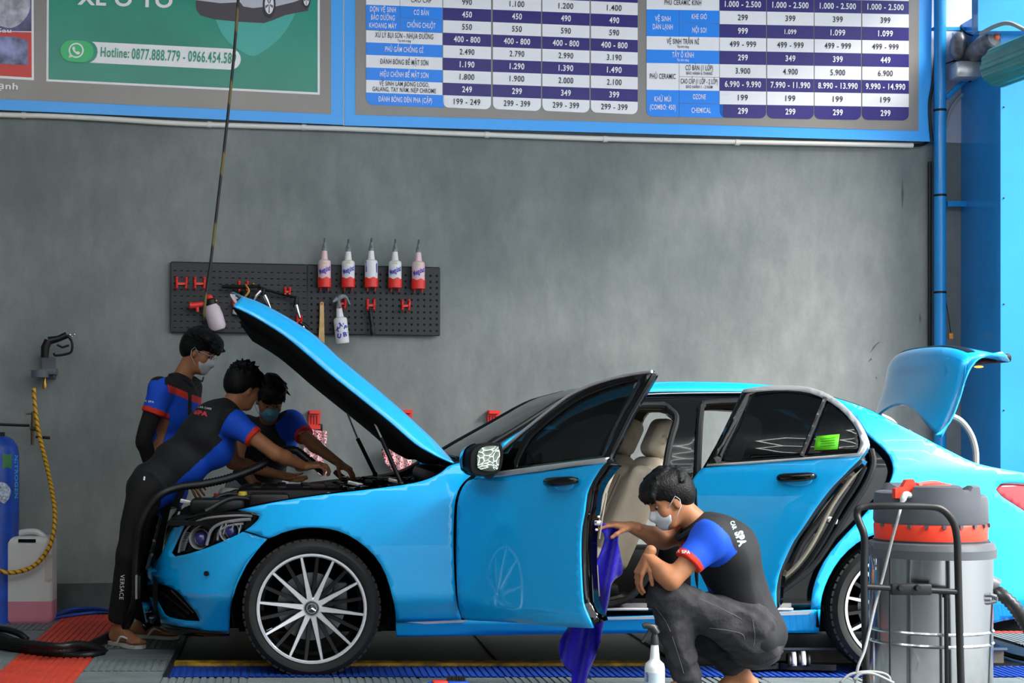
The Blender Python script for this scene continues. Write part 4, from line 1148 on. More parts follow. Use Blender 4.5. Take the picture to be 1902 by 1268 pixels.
# layered trims on the open edge of the rear door
strip('door_edge_trim', [(1603, 862), (1580, 890), (1545, 940), (1512, 1005), (1480, 1050), (1448, 1078)], shifted(D2, k2, 0.115), M_leather, rdoor, 0.009)
strip('door_edge_seal', [(1606, 866), (1590, 898), (1560, 945), (1530, 1000), (1492, 1055), (1446, 1096)], shifted(D2, k2, 0.13), M_seal, rdoor, 0.014)
strip('body_edge_seal', [(1618, 835), (1622, 862), (1608, 900), (1576, 950), (1545, 1000), (1505, 1056), (1450, 1098)], lambda X, Z: Dside(X, Z) + 0.0, M_seal, car, 0.016)
mb = MB(); c = Vector(solve(np.array([[1545, 966]], float), Dside)[0]); mb.box(c, (0.05, 0.04, 0.03), Matrix.Rotation(0.3, 3, 'Y'), bev=0.008); mb.tube([c + Vector((0.02, -0.02, 0.012)), c + Vector((-0.04, -0.02, 0.012))], 0.005, 6); mb.build('door_striker', M_satin, car)

# ---- boot lid, standing open
prof = [(1735.5, 808.5), (1750, 799), (1762, 787), (1770, 773), (1781, 745), (1788, 722), (1796, 697), (1808, 676), (1822, 664), (1840, 657), (1862, 653)]
pr2 = [at(x, y, 8.32) for x, y in crom(prof, 3)]      # near edge of the lid
out_top = [(1611, 752), (1622, 720), (1636, 694), (1652, 664), (1672, 642), (1700, 628), (1722, 626)]
mb = MB()
tp = [(1700, 770), (1716, 735), (1728, 700), (1738, 668), (1752, 645), (1775, 632), (1800, 634), (1822, 642), (1862, 652)]
# cross-section through the lid (near side): panel face, bend, spoiler lip
face = [at(x, y, 8.36) for x, y in crom([(1735.5, 808.5), (1752, 775), (1766, 738), (1777, 700), (1782, 672), (1787, 656), (1800, 646), (1822, 645), (1862, 652)], 4)]
rows = []
NF = len(face)
for i, p in enumerate(face):
    s = i / (NF - 1); r = []
    wedge = 0.0
    for k in range(25):
        t = k / 24; u = abs(2 * t - 1); y = p.y + (2 * YC - 2 * p.y) * t
        q = 1 - u * u
        # corners of the lid are rounded: edges bend back to the right, lower edge is arched upwards
        back = 0.035 * (u ** 6)
        x = p.x - 0.035 * q + back + 0.0
        z = p.z + 0.02 * q * (1 if s > 0.4 else 0) - 0.05 * u ** 5 * (1 if 0.55 < s else 0.2)
        if s < 0.45: z += (0.45 - s) / 0.45 * 0.16 * q ** 1.2; x -= (0.45 - s) / 0.45 * (-0.06) * q ** 1.2
        r.append(Vector((x, y, z)))
    rows.append(r)
mb = MB(); mb.grid(rows); lid = mb.build('boot_lid', M_paint, car, smooth=60)
md = lid.modifiers.new('t', 'SOLIDIFY'); md.thickness = 0.01; md.offset = 0
# near flange joining the profile to the face
mb = MB(); mb.grid([[a, a.lerp(b, 0.5) + Vector((0, -0.012, 0)), b] for a, b in zip([pr2[int(i * (len(pr2) - 1) / 23)] for i in range(24)], [rows[int(i * (NF - 1) / 23)][0] for i in range(24)])])
_=([[mir(a), mir(a.lerp(b, 0.5)) + Vector((0, 0.012, 0)), mir(b)] for a, b in zip([pr2[int(i * (len(pr2) - 1) / 23)] for i in range(24)], [rows[int(i * (NF - 1) / 23)][0] for i in range(24)])])
fl2 = mb.build('lid_flange', M_paint, lid); md = fl2.modifiers.new('t', 'SOLIDIFY'); md.thickness = 0.008; md.offset = 0
rows3 = []
for i in range(int(NF * 0.5), NF, 2):
    p = rows[i][0]; a = pr2[int(i * (len(pr2) - 1) / (NF - 1))]
    rows3.append([Vector((a.x + 0.0, lerp(a.y + 0.05, 2 * YC - a.y - 0.15, k / 10), a.z - 0.005)) for k in range(11)])
mb = MB(); mb.grid(rows3[1:]); mb.build('lid_liner', M_under, lid)
# dark model badge area and lamp on the lid
mb = MB()
sel = [i for i in range(NF) if 1789 < CX + rows[i][4].x / rows[i][4].y * F < 1822][:8]
for i in range(NF):
    pass
sel = range(int(NF * 0.74), int(NF * 0.85))
mb.grid([[rows[i][k] + Vector((0.0, 0, 0.009)) for k in range(1, 24)] for i in sel])
mb.build('lid_dark_strip', mat('dark_strip', '16181c', rough=0.35), lid)
mb = MB(); mb.box(at(1826, 668, 8.7), (0.09, 0.5, 0.045), bev=0.015); plh = mb.build('plate_lamp_housing', M_trim, lid)
mb = MB(); mb.ball(at(1818, 681, 8.62), (0.022, 0.03, 0.006)); mb.build('plate_lamp', mat('amber_glow', 'ff8a30', emit=2.5), lid)
# goose-neck hinges of the lid
for y in (8.42, 2 * YC - 8.42):
    pts = [Vector((p.x, y, p.z)) for p in c3([at(1762, 770, 8.42), at(1785, 782, 8.42), at(1803, 806, 8.42), at(1812, 835, 8.42), at(1813, 866, 8.42)], 4)]
    mb = MB(); mb.tube(pts, 0.016, 8); mb.build('lid_hinge_arm', mat('light_grey_trim', 'b3b2ac', rough=0.6), car)
# ================================================================== SMOOTH BODIES (signed distance fields)
class Fld:
    def __init__(s, h, k=0.02):
        s.h = h; s.k = k; s.pr = []
    def cap(s, a, b, ra, rb=None, k=None, sub=False):
        s.pr.append(('cap', np.array(a, float), np.array(b, float), ra, ra if rb is None else rb, s.k if k is None else k, sub)); return s
    def chain(s, pts, rs, k=None):
        for i in range(len(pts) - 1): s.cap(pts[i], pts[i + 1], rs[i], rs[i + 1], k)
        return s
    def ell(s, c, r, R=None, k=None, sub=False):
        s.pr.append(('ell', np.array(c, float), np.array(r, float), np.array(R if R is not None else Matrix.Identity(3)), 0, s.k if k is None else k, sub)); return s
    def rbox(s, c, r, R=None, rd=0.02, k=None, sub=False):
        s.pr.append(('box', np.array(c, float), np.array(r, float), np.array(R if R is not None else Matrix.Identity(3)), rd, s.k if k is None else k, sub)); return s
    def mesh(s, disp=None, clip=None, pad=0.03):
        lo = np.full(3, 1e9); hi = -lo
        bb = []
        for p in s.pr:
            if p[0] == 'cap':
                r = max(p[3], p[4]); a = np.minimum(p[1], p[2]) - r; b = np.maximum(p[1], p[2]) + r
            else:
                e = np.abs(p[3]) @ p[2] if p[0] == 'ell' else np.abs(p[3]) @ (p[2] + 0.0)
                a = p[1] - e; b = p[1] + e
            bb.append((a, b))
            if not p[6]: lo = np.minimum(lo, a); hi = np.maximum(hi, b)
        lo = lo - pad; hi = hi + pad; h = s.h
        N = np.ceil((hi - lo) / h).astype(int) + 1
        f = np.full(N, 0.08, np.float32)
        ax = [lo[i] + h * np.arange(N[i]) for i in range(3)]
        for p, (a, b) in zip(s.pr, bb):
            m = 0.05 + p[5]
            i0 = np.clip(np.floor((a - m - lo) / h).astype(int), 0, N - 1); i1 = np.clip(np.ceil((b + m - lo) / h).astype(int) + 1, 1, N)
            if (i1 <= i0).any(): continue
            sl = tuple(slice(u, v) for u, v in zip(i0, i1))
            X = np.stack(np.meshgrid(*[ax[q][sl[q]] for q in range(3)], indexing='ij'), -1)
            if p[0] == 'cap':
                ba = p[2] - p[1]; L = ba @ ba + 1e-12; pa = X - p[1]
                t = np.clip((pa @ ba) / L, 0, 1)
                d = np.linalg.norm(pa - t[..., None] * ba, axis=-1) - (p[3] + (p[4] - p[3]) * t)
            elif p[0] == 'ell':
                q = (X - p[1]) @ p[3]
                k0 = np.linalg.norm(q / p[2], axis=-1); k1 = np.linalg.norm(q / (p[2] ** 2), axis=-1) + 1e-9
                d = k0 * (k0 - 1) / k1
            else:
                q = np.abs((X - p[1]) @ p[3]) - (p[2] - p[4])
                d = np.linalg.norm(np.maximum(q, 0), axis=-1) + np.minimum(q.max(-1), 0) - p[4]
            g = f[sl]; k = max(p[5], 1e-4)
            if p[6]:
                hh = np.maximum(k - np.abs(g + d), 0) / k; f[sl] = np.maximum(g, -d) + hh * hh * k / 4
            else:
                hh = np.maximum(k - np.abs(g - d), 0) / k; f[sl] = np.minimum(g, d) - hh * hh * k / 4
        if disp is not None or clip is not None:
            X = np.stack(np.meshgrid(*ax, indexing='ij'), -1)
            band = np.abs(f) < 0.05
            if disp is not None: f[band] += disp(X[band]).astype(np.float32)
            if clip is not None: f[...] = np.maximum(f, clip(X))
        return nets(f, lo, h)

def nets(f, lo, h):
    s = f < 0
    N = np.array(f.shape)
    c = np.zeros(N - 1, np.int8)
    for i in (0, 1):
        for j in (0, 1):
            for k in (0, 1):
                c += s[i:N[0] - 1 + i, j:N[1] - 1 + j, k:N[2] - 1 + k]
    act = (c > 0) & (c < 8)
    I = np.argwhere(act); n = len(I)
    idx = np.full(N - 1, -1, np.int32); idx[act] = np.arange(n)
    acc = np.zeros((n, 3)); cnt = np.zeros(n)
    cor = [(i, j, k) for i in (0, 1) for j in (0, 1) for k in (0, 1)]
    for a in range(8):
        for b in range(a + 1, 8):
            d = np.array(cor[b]) - np.array(cor[a])
            if np.abs(d).sum() != 1: continue
            A = I + cor[a]; B = I + cor[b]
            fa = f[A[:, 0], A[:, 1], A[:, 2]]; fb = f[B[:, 0], B[:, 1], B[:, 2]]
            m = (fa < 0) != (fb < 0); t = fa[m] / (fa[m] - fb[m])
            acc[m] += np.array(cor[a]) + t[:, None] * d; cnt[m] += 1
    V = lo + h * (I + acc / np.maximum(cnt, 1)[:, None])
    Fs = []
    for ax in range(3):
        sh = [slice(None)] * 3; sh2 = [slice(None)] * 3
        sh[ax] = slice(0, -1); sh2[ax] = slice(1, None)
        a, b = s[tuple(sh)], s[tuple(sh2)]
        E = np.argwhere(a != b); neg = a[tuple(E.T)]
        u, v = (ax + 1) % 3, (ax + 2) % 3
        ok = (E[:, u] > 0) & (E[:, v] > 0) & (E[:, u] < N[u] - 1) & (E[:, v] < N[v] - 1)
        E = E[ok]; neg = neg[ok]
        def g(du, dv):
            Q = E.copy(); Q[:, u] -= du; Q[:, v] -= dv; return idx[Q[:, 0], Q[:, 1], Q[:, 2]]
        q = np.stack([g(1, 1), g(0, 1), g(0, 0), g(1, 0)], 1)
        q[~neg] = q[~neg][:, ::-1]
        Fs.append(q)
    return V, np.concatenate(Fs)

def relax(V, Fq, it=1):
    for _ in range(it):
        acc = np.zeros_like(V); cnt = np.zeros(len(V))
        for i in range(4):
            a, b = Fq[:, i], Fq[:, (i + 1) % 4]
            np.add.at(acc, a, V[b]); np.add.at(cnt, a, 1); np.add.at(acc, b, V[a]); np.add.at(cnt, b, 1)
        V = V * 0.5 + 0.5 * acc / np.maximum(cnt, 1)[:, None]
    return V

def fobj(name, geo, m, parent, region=None, it=1, smooth=180):
    V, Q = geo
    if it: V = relax(V, Q, it)
    mi = None
    if region is not None:
        c = V[Q].mean(1); a, b = V[Q[:, 1]] - V[Q[:, 0]], V[Q[:, 2]] - V[Q[:, 0]]
        n = np.cross(a, b); n /= (np.linalg.norm(n, axis=1)[:, None] + 1e-12)
        mi = region(c, n)
    return mesh_obj(name, V, Q, m, parent, smooth, mi)

def bvh_of(objs):
    vs, fs = [], []
    for o in objs:
        M = wmat(o); n = len(vs)
        vs += [M @ v.co for v in o.data.vertices]; fs += [tuple(i + n for i in p.vertices) for p in o.data.polygons]
    return BVHTree.FromPolygons(vs, fs)

CAMP = Vector((0, 0, HC))
def decal(name, items, objs, m, parent, off=0.003):
    """printed marks laid onto the surface of objs; items: (text, cx, cy, h, angle, w, bold) in photo pixels"""
    tree = bvh_of(objs); mb = MB()
    def P(x, y):
        d = (at(x, y, 1.0) - CAMP).normalized(); hit = tree.ray_cast(CAMP, d)
        return hit[0] - d * off if hit[0] is not None else CAMP + d * 0.001
    for it in items:
        if isinstance(it[0], str): text_px(mb, it[0], it[1], it[2], it[3], P, ang=it[4], w=it[5], bold=it[6])
        else:
            xs = [q[0] for q in it[0]]; ys = [q[1] for q in it[0]]
            V, T = tri2d(it[0], [], max(1.5, min(max(xs) - min(xs), max(ys) - min(ys)) / 5)); mb.add([P(x, y) for x, y in V], [tuple(t) for t in T.tolist()])
    # drop faces that missed
    keep = [f for f in mb.f if all((Vector(mb.v[i]) - CAMP).length > 1 for i in f)]
    mb.f = keep; mb.mi = [0] * len(keep)
    return mesh_obj(name, mb.v, keep, m, parent, 0)

def frame_from(fwd, up):
    """rotation with x = forward, z = up"""
    x = Vector(fwd).normalized(); z = Vector(up); z = (z - x * z.dot(x)).normalized(); y = z.cross(x)
    return Matrix((x, y, z)).transposed()

# ---- materials of people
M_skin = mat('skin', 'a56f4e', rough=0.5, noise=0.06, nscale=14, spec=0.35)
M_hair = mat('black_hair', '070708', rough=0.5, noise=0.3, nscale=90, bump=0.35, bscale=160, spec=0.3)
M_mask = mat('white_mask', 'c9ccd2', rough=0.8, bump=0.1, bscale=60)
M_bmask = mat('blue_mask', '5f9fb8', rough=0.8, bump=0.1, bscale=60)
M_shirt = mat('royal_blue_shirt', '0a4fd0', rough=0.75, noise=0.06, nscale=10, bump=0.1, bscale=30)
M_sblack = mat('black_shirt', '1a1b1e', rough=0.8, noise=0.1, nscale=14, bump=0.1, bscale=30)
M_cuff = mat('red_cuff', 'd8301f', rough=0.7)
M_pants = mat('black_trousers', '0e0e10', rough=0.85, noise=0.2, nscale=10)
M_jeans = mat('dark_grey_denim', '2c2c30', rough=0.85, noise=0.28, nscale=22, bump=0.25, bscale=80)
M_shorts = mat('grey_shorts', '7d828a', rough=0.8, noise=0.1, nscale=10)
M_eye = mat('eye_white', '9c928a', rough=0.4, spec=0.2)
M_iris = mat('iris_dark', '15100c', rough=0.1)

def head_prims(f, c, R, s=1.0):
    def L(x, y, z): return np.array(Vector(c) + R @ Vector((x * s, y * s, z * s)))
    f.ell(L(-0.012, 0, 0.035), np.array((0.095, 0.075, 0.085)) * s, R, 0.01)
    f.ell(L(0.022, 0, -0.035), np.array((0.066, 0.060, 0.075)) * s, R, 0.03)
    f.cap(L(0.045, 0.02, -0.088), L(0.045, -0.02, -0.088), 0.022 * s, 0.022 * s, 0.03)
    f.ell(L(0.062, 0, -0.088), np.array((0.022, 0.022, 0.02)) * s, R, 0.02)
    f.cap(L(0.066, 0.032, 0.024), L(0.066, -0.032, 0.024), 0.016 * s, 0.016 * s, 0.02)
    for sd in (-1, 1):
        f.ell(L(0.086, sd * 0.031, 0.006), np.array((0.014, 0.016, 0.012)) * s, R, 0.012, sub=True)
        f.ell(L(0.055, sd * 0.045, -0.03), np.array((0.025, 0.02, 0.025)) * s, R, 0.02)
        f.ell(L(0.0, sd * 0.073, -0.008), np.array((0.018, 0.010, 0.031)) * s, frame_from(R @ Vector((1, sd * 0.5, 0)), R @ Vector((0, 0, 1))), 0.008)
        f.ell(L(0.006, sd * 0.083, -0.006), np.array((0.009, 0.005, 0.018)) * s, R, 0.004, sub=True)
    f.cap(L(0.080, 0, 0.012), L(0.100, 0, -0.026), 0.009 * s, 0.013 * s, 0.014)
    f.cap(L(0.090, 0.010, -0.029), L(0.090, -0.010, -0.029), 0.008 * s, 0.008 * s, 0.01)
    f.cap(L(0.076, 0.016, -0.053), L(0.076, -0.016, -0.053), 0.010 * s, 0.010 * s, 0.012)
    f.cap(L(0.074, 0.014, -0.064), L(0.074, -0.014, -0.064), 0.009 * s, 0.009 * s, 0.012)
    f.cap(L(0.090, 0.018, -0.0585), L(0.090, -0.018, -0.0585), 0.0035 * s, 0.0035 * s, 0.003, sub=True)

def add_head_parts(root, body, c, R, s=1.0, mask=None, hair='short', seed=0, vol=1.0):
    def L(x, y, z): return np.array(Vector(c) + R @ Vector((x * s, y * s, z * s)))
    # eyes
    for sd in (-1, 1):
        e = MB(); e.ball(L(0.0725, sd * 0.031, 0.005), 0.0092 * s, n=12); eo = e.build('eye', M_eye, root, 180)
        e = MB(); e.ball(L(0.0790, sd * 0.031, 0.001), 0.0062 * s, n=8); e.build('iris', M_iris, eo, 180)
        e = MB(); e.tube([L(0.086, sd * 0.018, 0.026), L(0.086, sd * 0.034, 0.031), L(0.076, sd * 0.05, 0.027)], [0.004, 0.0045, 0.002], 6); e.build('eyebrow', M_hair, root, 180)
    # hair
    rng = np.random.RandomState(seed)
    f = Fld(0.0055, 0.02)
    f.ell(L(-0.022, 0, 0.048), np.array((0.108, 0.088, 0.092)) * s * (1 + 0.03 * vol), R, 0.01)
    f.ell(L(-0.055, 0, 0.01), np.array((0.072, 0.080, 0.075)) * s, R, 0.02)
    f.ell(L(0.01, 0, 0.085), np.array((0.085, 0.075, 0.05)) * s * (1 + 0.25 * vol), R, 0.02)
    nl = 80
    for i in range(nl):
        th = rng.uniform(0, 2 * PI); ph = rng.uniform(0, 1.0)
        d = np.array((math.cos(th) * math.sin(ph * 1.35), math.sin(th) * math.sin(ph * 1.35), math.cos(ph * 1.35)))
        b = np.array((-0.02, 0, 0.05)) + d * np.array((0.100, 0.080, 0.092)) * (1.0 + 0.05 * vol)
        fl = np.array((0.6 + 0.4 * d[0], d[1], -0.35 + 0.2 * rng.randn())) * 0.045 * (0.6 + 0.5 * vol)
        if hair == 'spiky': fl = (d * 0.9 + np.array((0.25, 0, 0.3))) * 0.017 + rng.randn(3) * 0.005
        f.cap(L(*b), L(*(b + fl)), 0.012 * s, 0.0045 * s, 0.008)
    # fringe over the forehead
    for i in range(13):
        y = -0.06 + 0.01 * i
        a = np.array((0.055, y * 0.9, 0.098)); m_ = np.array((0.098 + 0.01 * vol - abs(y) * 0.35, y, 0.062)); e = m_ + np.array((0.004 - 0.01 * rng.rand(), 0.008 * rng.randn(), -0.026 - 0.012 * rng.rand() * vol))
        f.cap(L(*a), L(*m_), 0.020 * s, 0.014 * s, 0.01); f.cap(L(*m_), L(*e), 0.013 * s, 0.004 * s, 0.006)
    # leave the face, ears and neck free
    f.rbox(L(0.115, 0, -0.062), np.array((0.085, 0.14, 0.085)) * s, R, 0.02, 0.01, sub=True)
    f.rbox(L(0.035, 0, -0.10), np.array((0.050, 0.14, 0.085)) * s, R, 0.02, 0.01, sub=True)
    f.rbox(L(-0.02, 0, -0.135), np.array((0.14, 0.14, 0.075)) * s, R, 0.02, 0.01, sub=True)
    ho = fobj('hair', f.mesh(disp=lambda X: 0.0014 * np.sin(X[:, 0] * 420 + 3 * np.sin(X[:, 2] * 90)) * np.sin(X[:, 1] * 350 + 2 * np.sin(X[:, 0] * 80))), M_hair, root, it=0)
    if mask:
        f = Fld(0.004, 0.012)
        f.ell(L(0.030, 0, -0.045), np.array((0.072, 0.066, 0.060)) * s, R, 0.01)
        f.cap(L(0.088, 0, -0.008), L(0.104, 0, -0.034), 0.012 * s, 0.016 * s, 0.02)
        f.ell(L(0.062, 0, -0.083), np.array((0.032, 0.032, 0.028)) * s, R, 0.02)
        Ri = np.array(R); cc = np.array(c)
        def clip(X):
            q = (X - cc) @ Ri / s
            x, y, z = q[..., 0], q[..., 1], q[..., 2]
            return np.maximum.reduce([0.030 - x + 0.0 * z, z + 0.008 - 0.25 * (x - 0.08), -0.118 - z, (0.052 - x) + (-0.0 + np.abs(z + 0.05)) * 0.25 - 0.01]) * s
        mo = fobj('face_mask', f.mesh(clip=clip), mask, root, it=1)
        for sd in (-1, 1):
            mb = MB()
            mb.tube([L(0.045, sd * 0.062, -0.018), L(0.02, sd * 0.078, 0.004), L(-0.004, sd * 0.085, 0.022), L(-0.016, sd * 0.086, 0.0)], 0.0016 * s, 6)
            mb.tube([L(0.040, sd * 0.058, -0.08), L(0.016, sd * 0.075, -0.055), L(-0.010, sd * 0.085, -0.028), L(-0.016, sd * 0.086, 0.0)], 0.0016 * s, 6)
            mb.build('ear_loop', mask, mo, 180)
    return ho

def hand_geo(wrist, palm_dir, palm_nrm, curls, thumb_side, s=1.0, spread=0.12, thumb_curl=0.4, thumb_out=0.9):
    """five-fingered hand; palm_dir: wrist to knuckles, palm_nrm: out of the palm, thumb_side: +1/-1 across"""
    d = Vector(palm_dir).normalized(); n = Vector(palm_nrm); n = (n - d * n.dot(d)).normalized(); a = d.cross(n) * thumb_side   # towards the thumb
    w = Vector(wrist)
    f = Fld(0.0032, 0.006)
    f.cap(w - d * 0.03, w + d * 0.01, 0.025 * s, 0.024 * s, 0.012)
    for q in (-0.030, -0.011, 0.009, 0.028):
        f.cap(w + d * 0.012 + a * q * 0.55 * s, w + d * 0.082 * s + a * q * s, 0.0165 * s, 0.0125 * s, 0.010)
    f.ell(w + d * 0.035 + a * 0.026 * s + n * 0.008, (0.030 * s, 0.016 * s, 0.017 * s), frame_from(d + a * 0.35, n), 0.01)
    spec = [(-0.031, (0.031, 0.020, 0.017), 0.0078), (-0.0105, (0.041, 0.026, 0.020), 0.0085), (0.0100, (0.044, 0.029, 0.021), 0.0088), (0.0295, (0.038, 0.024, 0.019), 0.0086)]
    for i, (q, Ls, r) in enumerate(spec):
        cl = curls[i] if isinstance(curls, (list, tuple)) else curls
        p = w + d * (0.085 - (0.008 if i == 0 else 0)) * s + a * q * s
        dirv = (d + a * q / 0.03 * spread).normalized()
        ang = 0.0
        axis = dirv.cross(n)
        for j, Lj in enumerate(Ls):
            ang += cl * (0.75 if j == 0 else 1.0)
            v = dirv * math.cos(ang) + n * math.sin(ang)
            e = p + v * Lj * s
            f.cap(p, e, r * s * (1 - 0.06 * j), r * s * (0.94 - 0.07 * j), 0.004); p = e
    p = w + d * 0.022 * s + a * 0.028 * s + n * 0.006
    v = (d * 0.75 + a * thumb_out + n * 0.25).normalized()
    for j, (Lj, r) in enumerate(((0.042, 0.0125), (0.032, 0.0105), (0.026, 0.0095))):
        e = p + v * Lj * s; f.cap(p, e, r * s, r * s * 0.9, 0.006); p = e
        v = (v + (n * 0.6 - a * 0.45) * thumb_curl + d * 0.12).normalized()
    return f.mesh(pad=0.012)

def join_geo(gs):
    V, Q, n = [], [], 0
    for v, q in gs: V.append(v); Q.append(q + n); n += len(v)
    return np.concatenate(V), np.concatenate(Q)

def folds(amp, sc, seed=0, dirs=None):
    rng = np.random.RandomState(seed)
    W_ = rng.randn(5, 3) * sc; Phs = rng.rand(5) * 6
    def g(X):
        v = np.zeros(len(X))
        for w, p in zip(W_, Phs): v += 1 - np.abs(np.sin(X @ w + p + 1.3 * np.sin(X @ np.roll(w, 1) * 0.6)))
        return amp * (v / 5 - 0.5) * -2
    return g
# ================================================================== PEOPLE
def foot_prims(f, ankle, toe, r=0.03, s=1.0):
    a = Vector(ankle); t = Vector(toe); d = (t - a); d.z = 0; L = d.length; d.normalize()
    h = Vector((a.x, a.y, 0)) - d * 0.045
    zt = t.z
    hz = max(zt, a.z - 0.075)
    f.cap(a, h + Vector((0, 0, hz + 0.030)), 0.036 * s, 0.032 * s, 0.03)
    f.cap(h + Vector((0, 0, hz + 0.028)), t + Vector((0, 0, 0.020)), 0.030 * s, 0.020 * s, 0.02)
    f.cap(a + d * 0.02, t + Vector((0, 0, 0.018)) - d * 0.03, 0.030 * s, 0.024 * s, 0.02)
    sd = Vector((-d.y, d.x, 0))
    for i, q in enumerate((-0.032, -0.016, 0.0, 0.015, 0.031)):
        b = t + sd * q - d * (0.035 + 0.006 * abs(i - 3)) + Vector((0, 0, 0.016)); e = t + sd * q * 1.1 + d * (0.012 - 0.007 * abs(3 - i)) + Vector((0, 0, 0.013))
        f.cap(b, e, 0.012, 0.009 if i < 4 else 0.012, 0.006)

def torso_shape(f, hip, chest, neck, nf, k=0.05, infl=0.0, w=1.0, belly=0.0):
    """nf: forward direction of the torso"""
    hip, chest, neck = map(Vector, (hip, chest, neck))
    up = (chest - hip).normalized(); R = frame_from(nf, up); R2 = frame_from(nf, (neck - chest).normalized())
    f.ell(hip, (0.115 + infl, 0.155 * w + infl, 0.13 + infl), R, k)
    f.ell(hip.lerp(chest, 0.45) + R @ Vector((belly, 0, 0)), (0.105 + infl, 0.14 * w + infl, 0.15 + infl), R, k)
    f.ell(chest, (0.115 + infl, 0.16 * w + infl, 0.16 + infl), R, k)
    f.ell(chest.lerp(neck, 0.5), (0.09 + infl, 0.165 * w + infl, 0.10 + infl), R2, k)

def person(tagname, label, base, J, skinless=False):
    pass

# ------------------------------------------------------------ crouching man (nearest)
p4 = thing('person', 'person in dark grey jeans crouching by the open front door with a blue cloth', 'person', (1.9, 7.2, 0), 'workers in blue and black shirts')
def build_p4():
    hd = at(1243, 930, 7.22); R = frame_from((-0.86, -0.15, -0.42), (-0.40, -0.02, 0.9))
    neck = at(1296, 975, 7.22); chest = at(1352, 1035, 7.22); hip = at(1392, 1160, 7.22)
    shN = at(1322, 1000, 7.06); shF = at(1290, 985, 7.38)
    elN = at(1246, 1078, 7.0); wrN = at(1203, 1034, 7.08)
    elF = at(1232, 1003, 7.36); wrF = at(1172, 978, 7.28)
    hpN = at(1394, 1168, 7.12); hpF = at(1386, 1164, 7.32)
    knN = at(1238, 1106, 7.10); anN = at(1279, 1266, 7.14); toN = Vector((anN.x - 0.2, anN.y - 0.03, 0.0))
    knF = at(1272, 1150, 7.34); anF = at(1377, 1252, 7.30); toF = Vector((anF.x - 0.17, anF.y - 0.03, 0.0))
    f = Fld(0.008, 0.03)
    head_prims(f, hd, R, 0.98)
    f.cap(hd + R @ Vector((-0.03, 0, -0.04)), neck, 0.052, 0.058, 0.03)
    torso_shape(f, hip, chest, neck, (-0.85, 0, -0.2))
    for sh, el, wr in ((shN, elN, wrN), (shF, elF, wrF)):
        f.ell(sh, (0.062, 0.062, 0.062), None, 0.05); f.cap(sh, el, 0.050, 0.040, 0.03)
        m_ = el.lerp(wr, 0.3); f.cap(el, m_, 0.038, 0.041, 0.02); f.cap(m_, wr, 0.041, 0.026, 0.02)
    for hp, kn, an, to in ((hpN, knN, anN, toN), (hpF, knF, anF, toF)):
        f.cap(hp, kn, 0.085, 0.06, 0.05); m_ = kn.lerp(an, 0.35); f.cap(kn, m_, 0.056, 0.056, 0.03); f.cap(m_, an, 0.056, 0.034, 0.03)
        foot_prims(f, an, to)
    g1 = f.mesh()
    hN = hand_geo(wrN, Vector((-0.45, 0.0, -0.9)), Vector((0.6, 0.2, -0.5)), [0.5, 0.45, 0.4, 0.4], 1, 0.95, thumb_out=0.5)
    hF = hand_geo(wrF, Vector((-1, -0.05, 0.12)), Vector((0, 0.1, -1)), [0.35, 0.3, 0.28, 0.25], 1, 0.95, thumb_out=0.6, thumb_curl=0.5)
    body = fobj('body', join_geo([g1, hN, hF]), M_skin, p4)
    add_head_parts(p4, body, hd, R, 0.98, M_mask, 'short', 4, vol=0.45)
    # polo shirt
    f = Fld(0.0062, 0.05)
    torso_shape(f, hip + Vector((0.0, 0, -0.01)), chest, neck, (-0.85, 0, -0.2), infl=0.022)
    f.cap(chest.lerp(neck, 0.5), neck + Vector((0.0, 0, -0.02)), 0.10, 0.070, 0.04)
    f.ell(hip + Vector((0.012, 0, -0.045)), (0.138, 0.192, 0.105), frame_from((-0.85, 0, -0.2), (0, 0, 1)), 0.05)
    for sh, el, t in ((shN, elN, 0.60), (shF, elF, 0.55)):
        f.ell(sh, (0.085, 0.085, 0.085), None, 0.05); f.cap(sh, sh.lerp(el, t), 0.080, 0.068, 0.03)
    # cut flat ends on the sleeves
    for sh, el, t in ((shN, elN, 0.60), (shF, elF, 0.55)):
        d = (el - sh).normalized(); c = sh.lerp(el, t) + d * 0.10; f.rbox(c, (0.10, 0.10, 0.10), frame_from(d, (0, 1, 0.1)), 0.005, 0.004, sub=True)
    dN = np.array((elN - shN).normalized()); dF = np.array((elF - shF).normalized())
    tN = (elN - shN).length * 0.60; tF = (elF - shF).length * 0.55
    cN, cF = np.array(shN), np.array(shF)
    bk = np.array(chest)
    def reg(c, n):
        r = np.ones(len(c), int)              # black
        sN = (c - cN) @ dN; rad = np.linalg.norm((c - cN) - sN[:, None] * dN, axis=1)
        slv = (rad < 0.115) & (sN > -0.035) & (sN < 0.4) & (c[:, 1] < 7.17)
        sF = (c - cF) @ dF; radF = np.linalg.norm((c - cF) - sF[:, None] * dF, axis=1)
        slF = (radF < 0.10) & (sF > -0.02) & (sF < 0.3) & (c[:, 1] > 7.3)
        px = CX + c[:, 0] / c[:, 1] * F; py = CY - (c[:, 2] - HC) / c[:, 1] * F
        front = (px - 1286) * 0.73 - (py - 1055) * 0.68 < -2            # front panel below the arm
        low = (py > 1058) & (py < 1150) & front & ~slv
        top = (py < 990) & (px > 1300) & (px < 1335) & ((px - 1330) - (py - 930) * 0.15 < 0)
        r[low] = 0
        r[slv | slF] = 0
        r[slv & (sN > tN - 0.026) & (sN < 0.4)] = 2
        r[slF & (sF > tF - 0.022)] = 2
        return r
    fd = folds(0.011, 9, 3)
    shirt = fobj('polo_shirt', f.mesh(disp=fd), [M_shirt, M_sblack, M_cuff], p4, reg)
    # collar
    mb = MB()
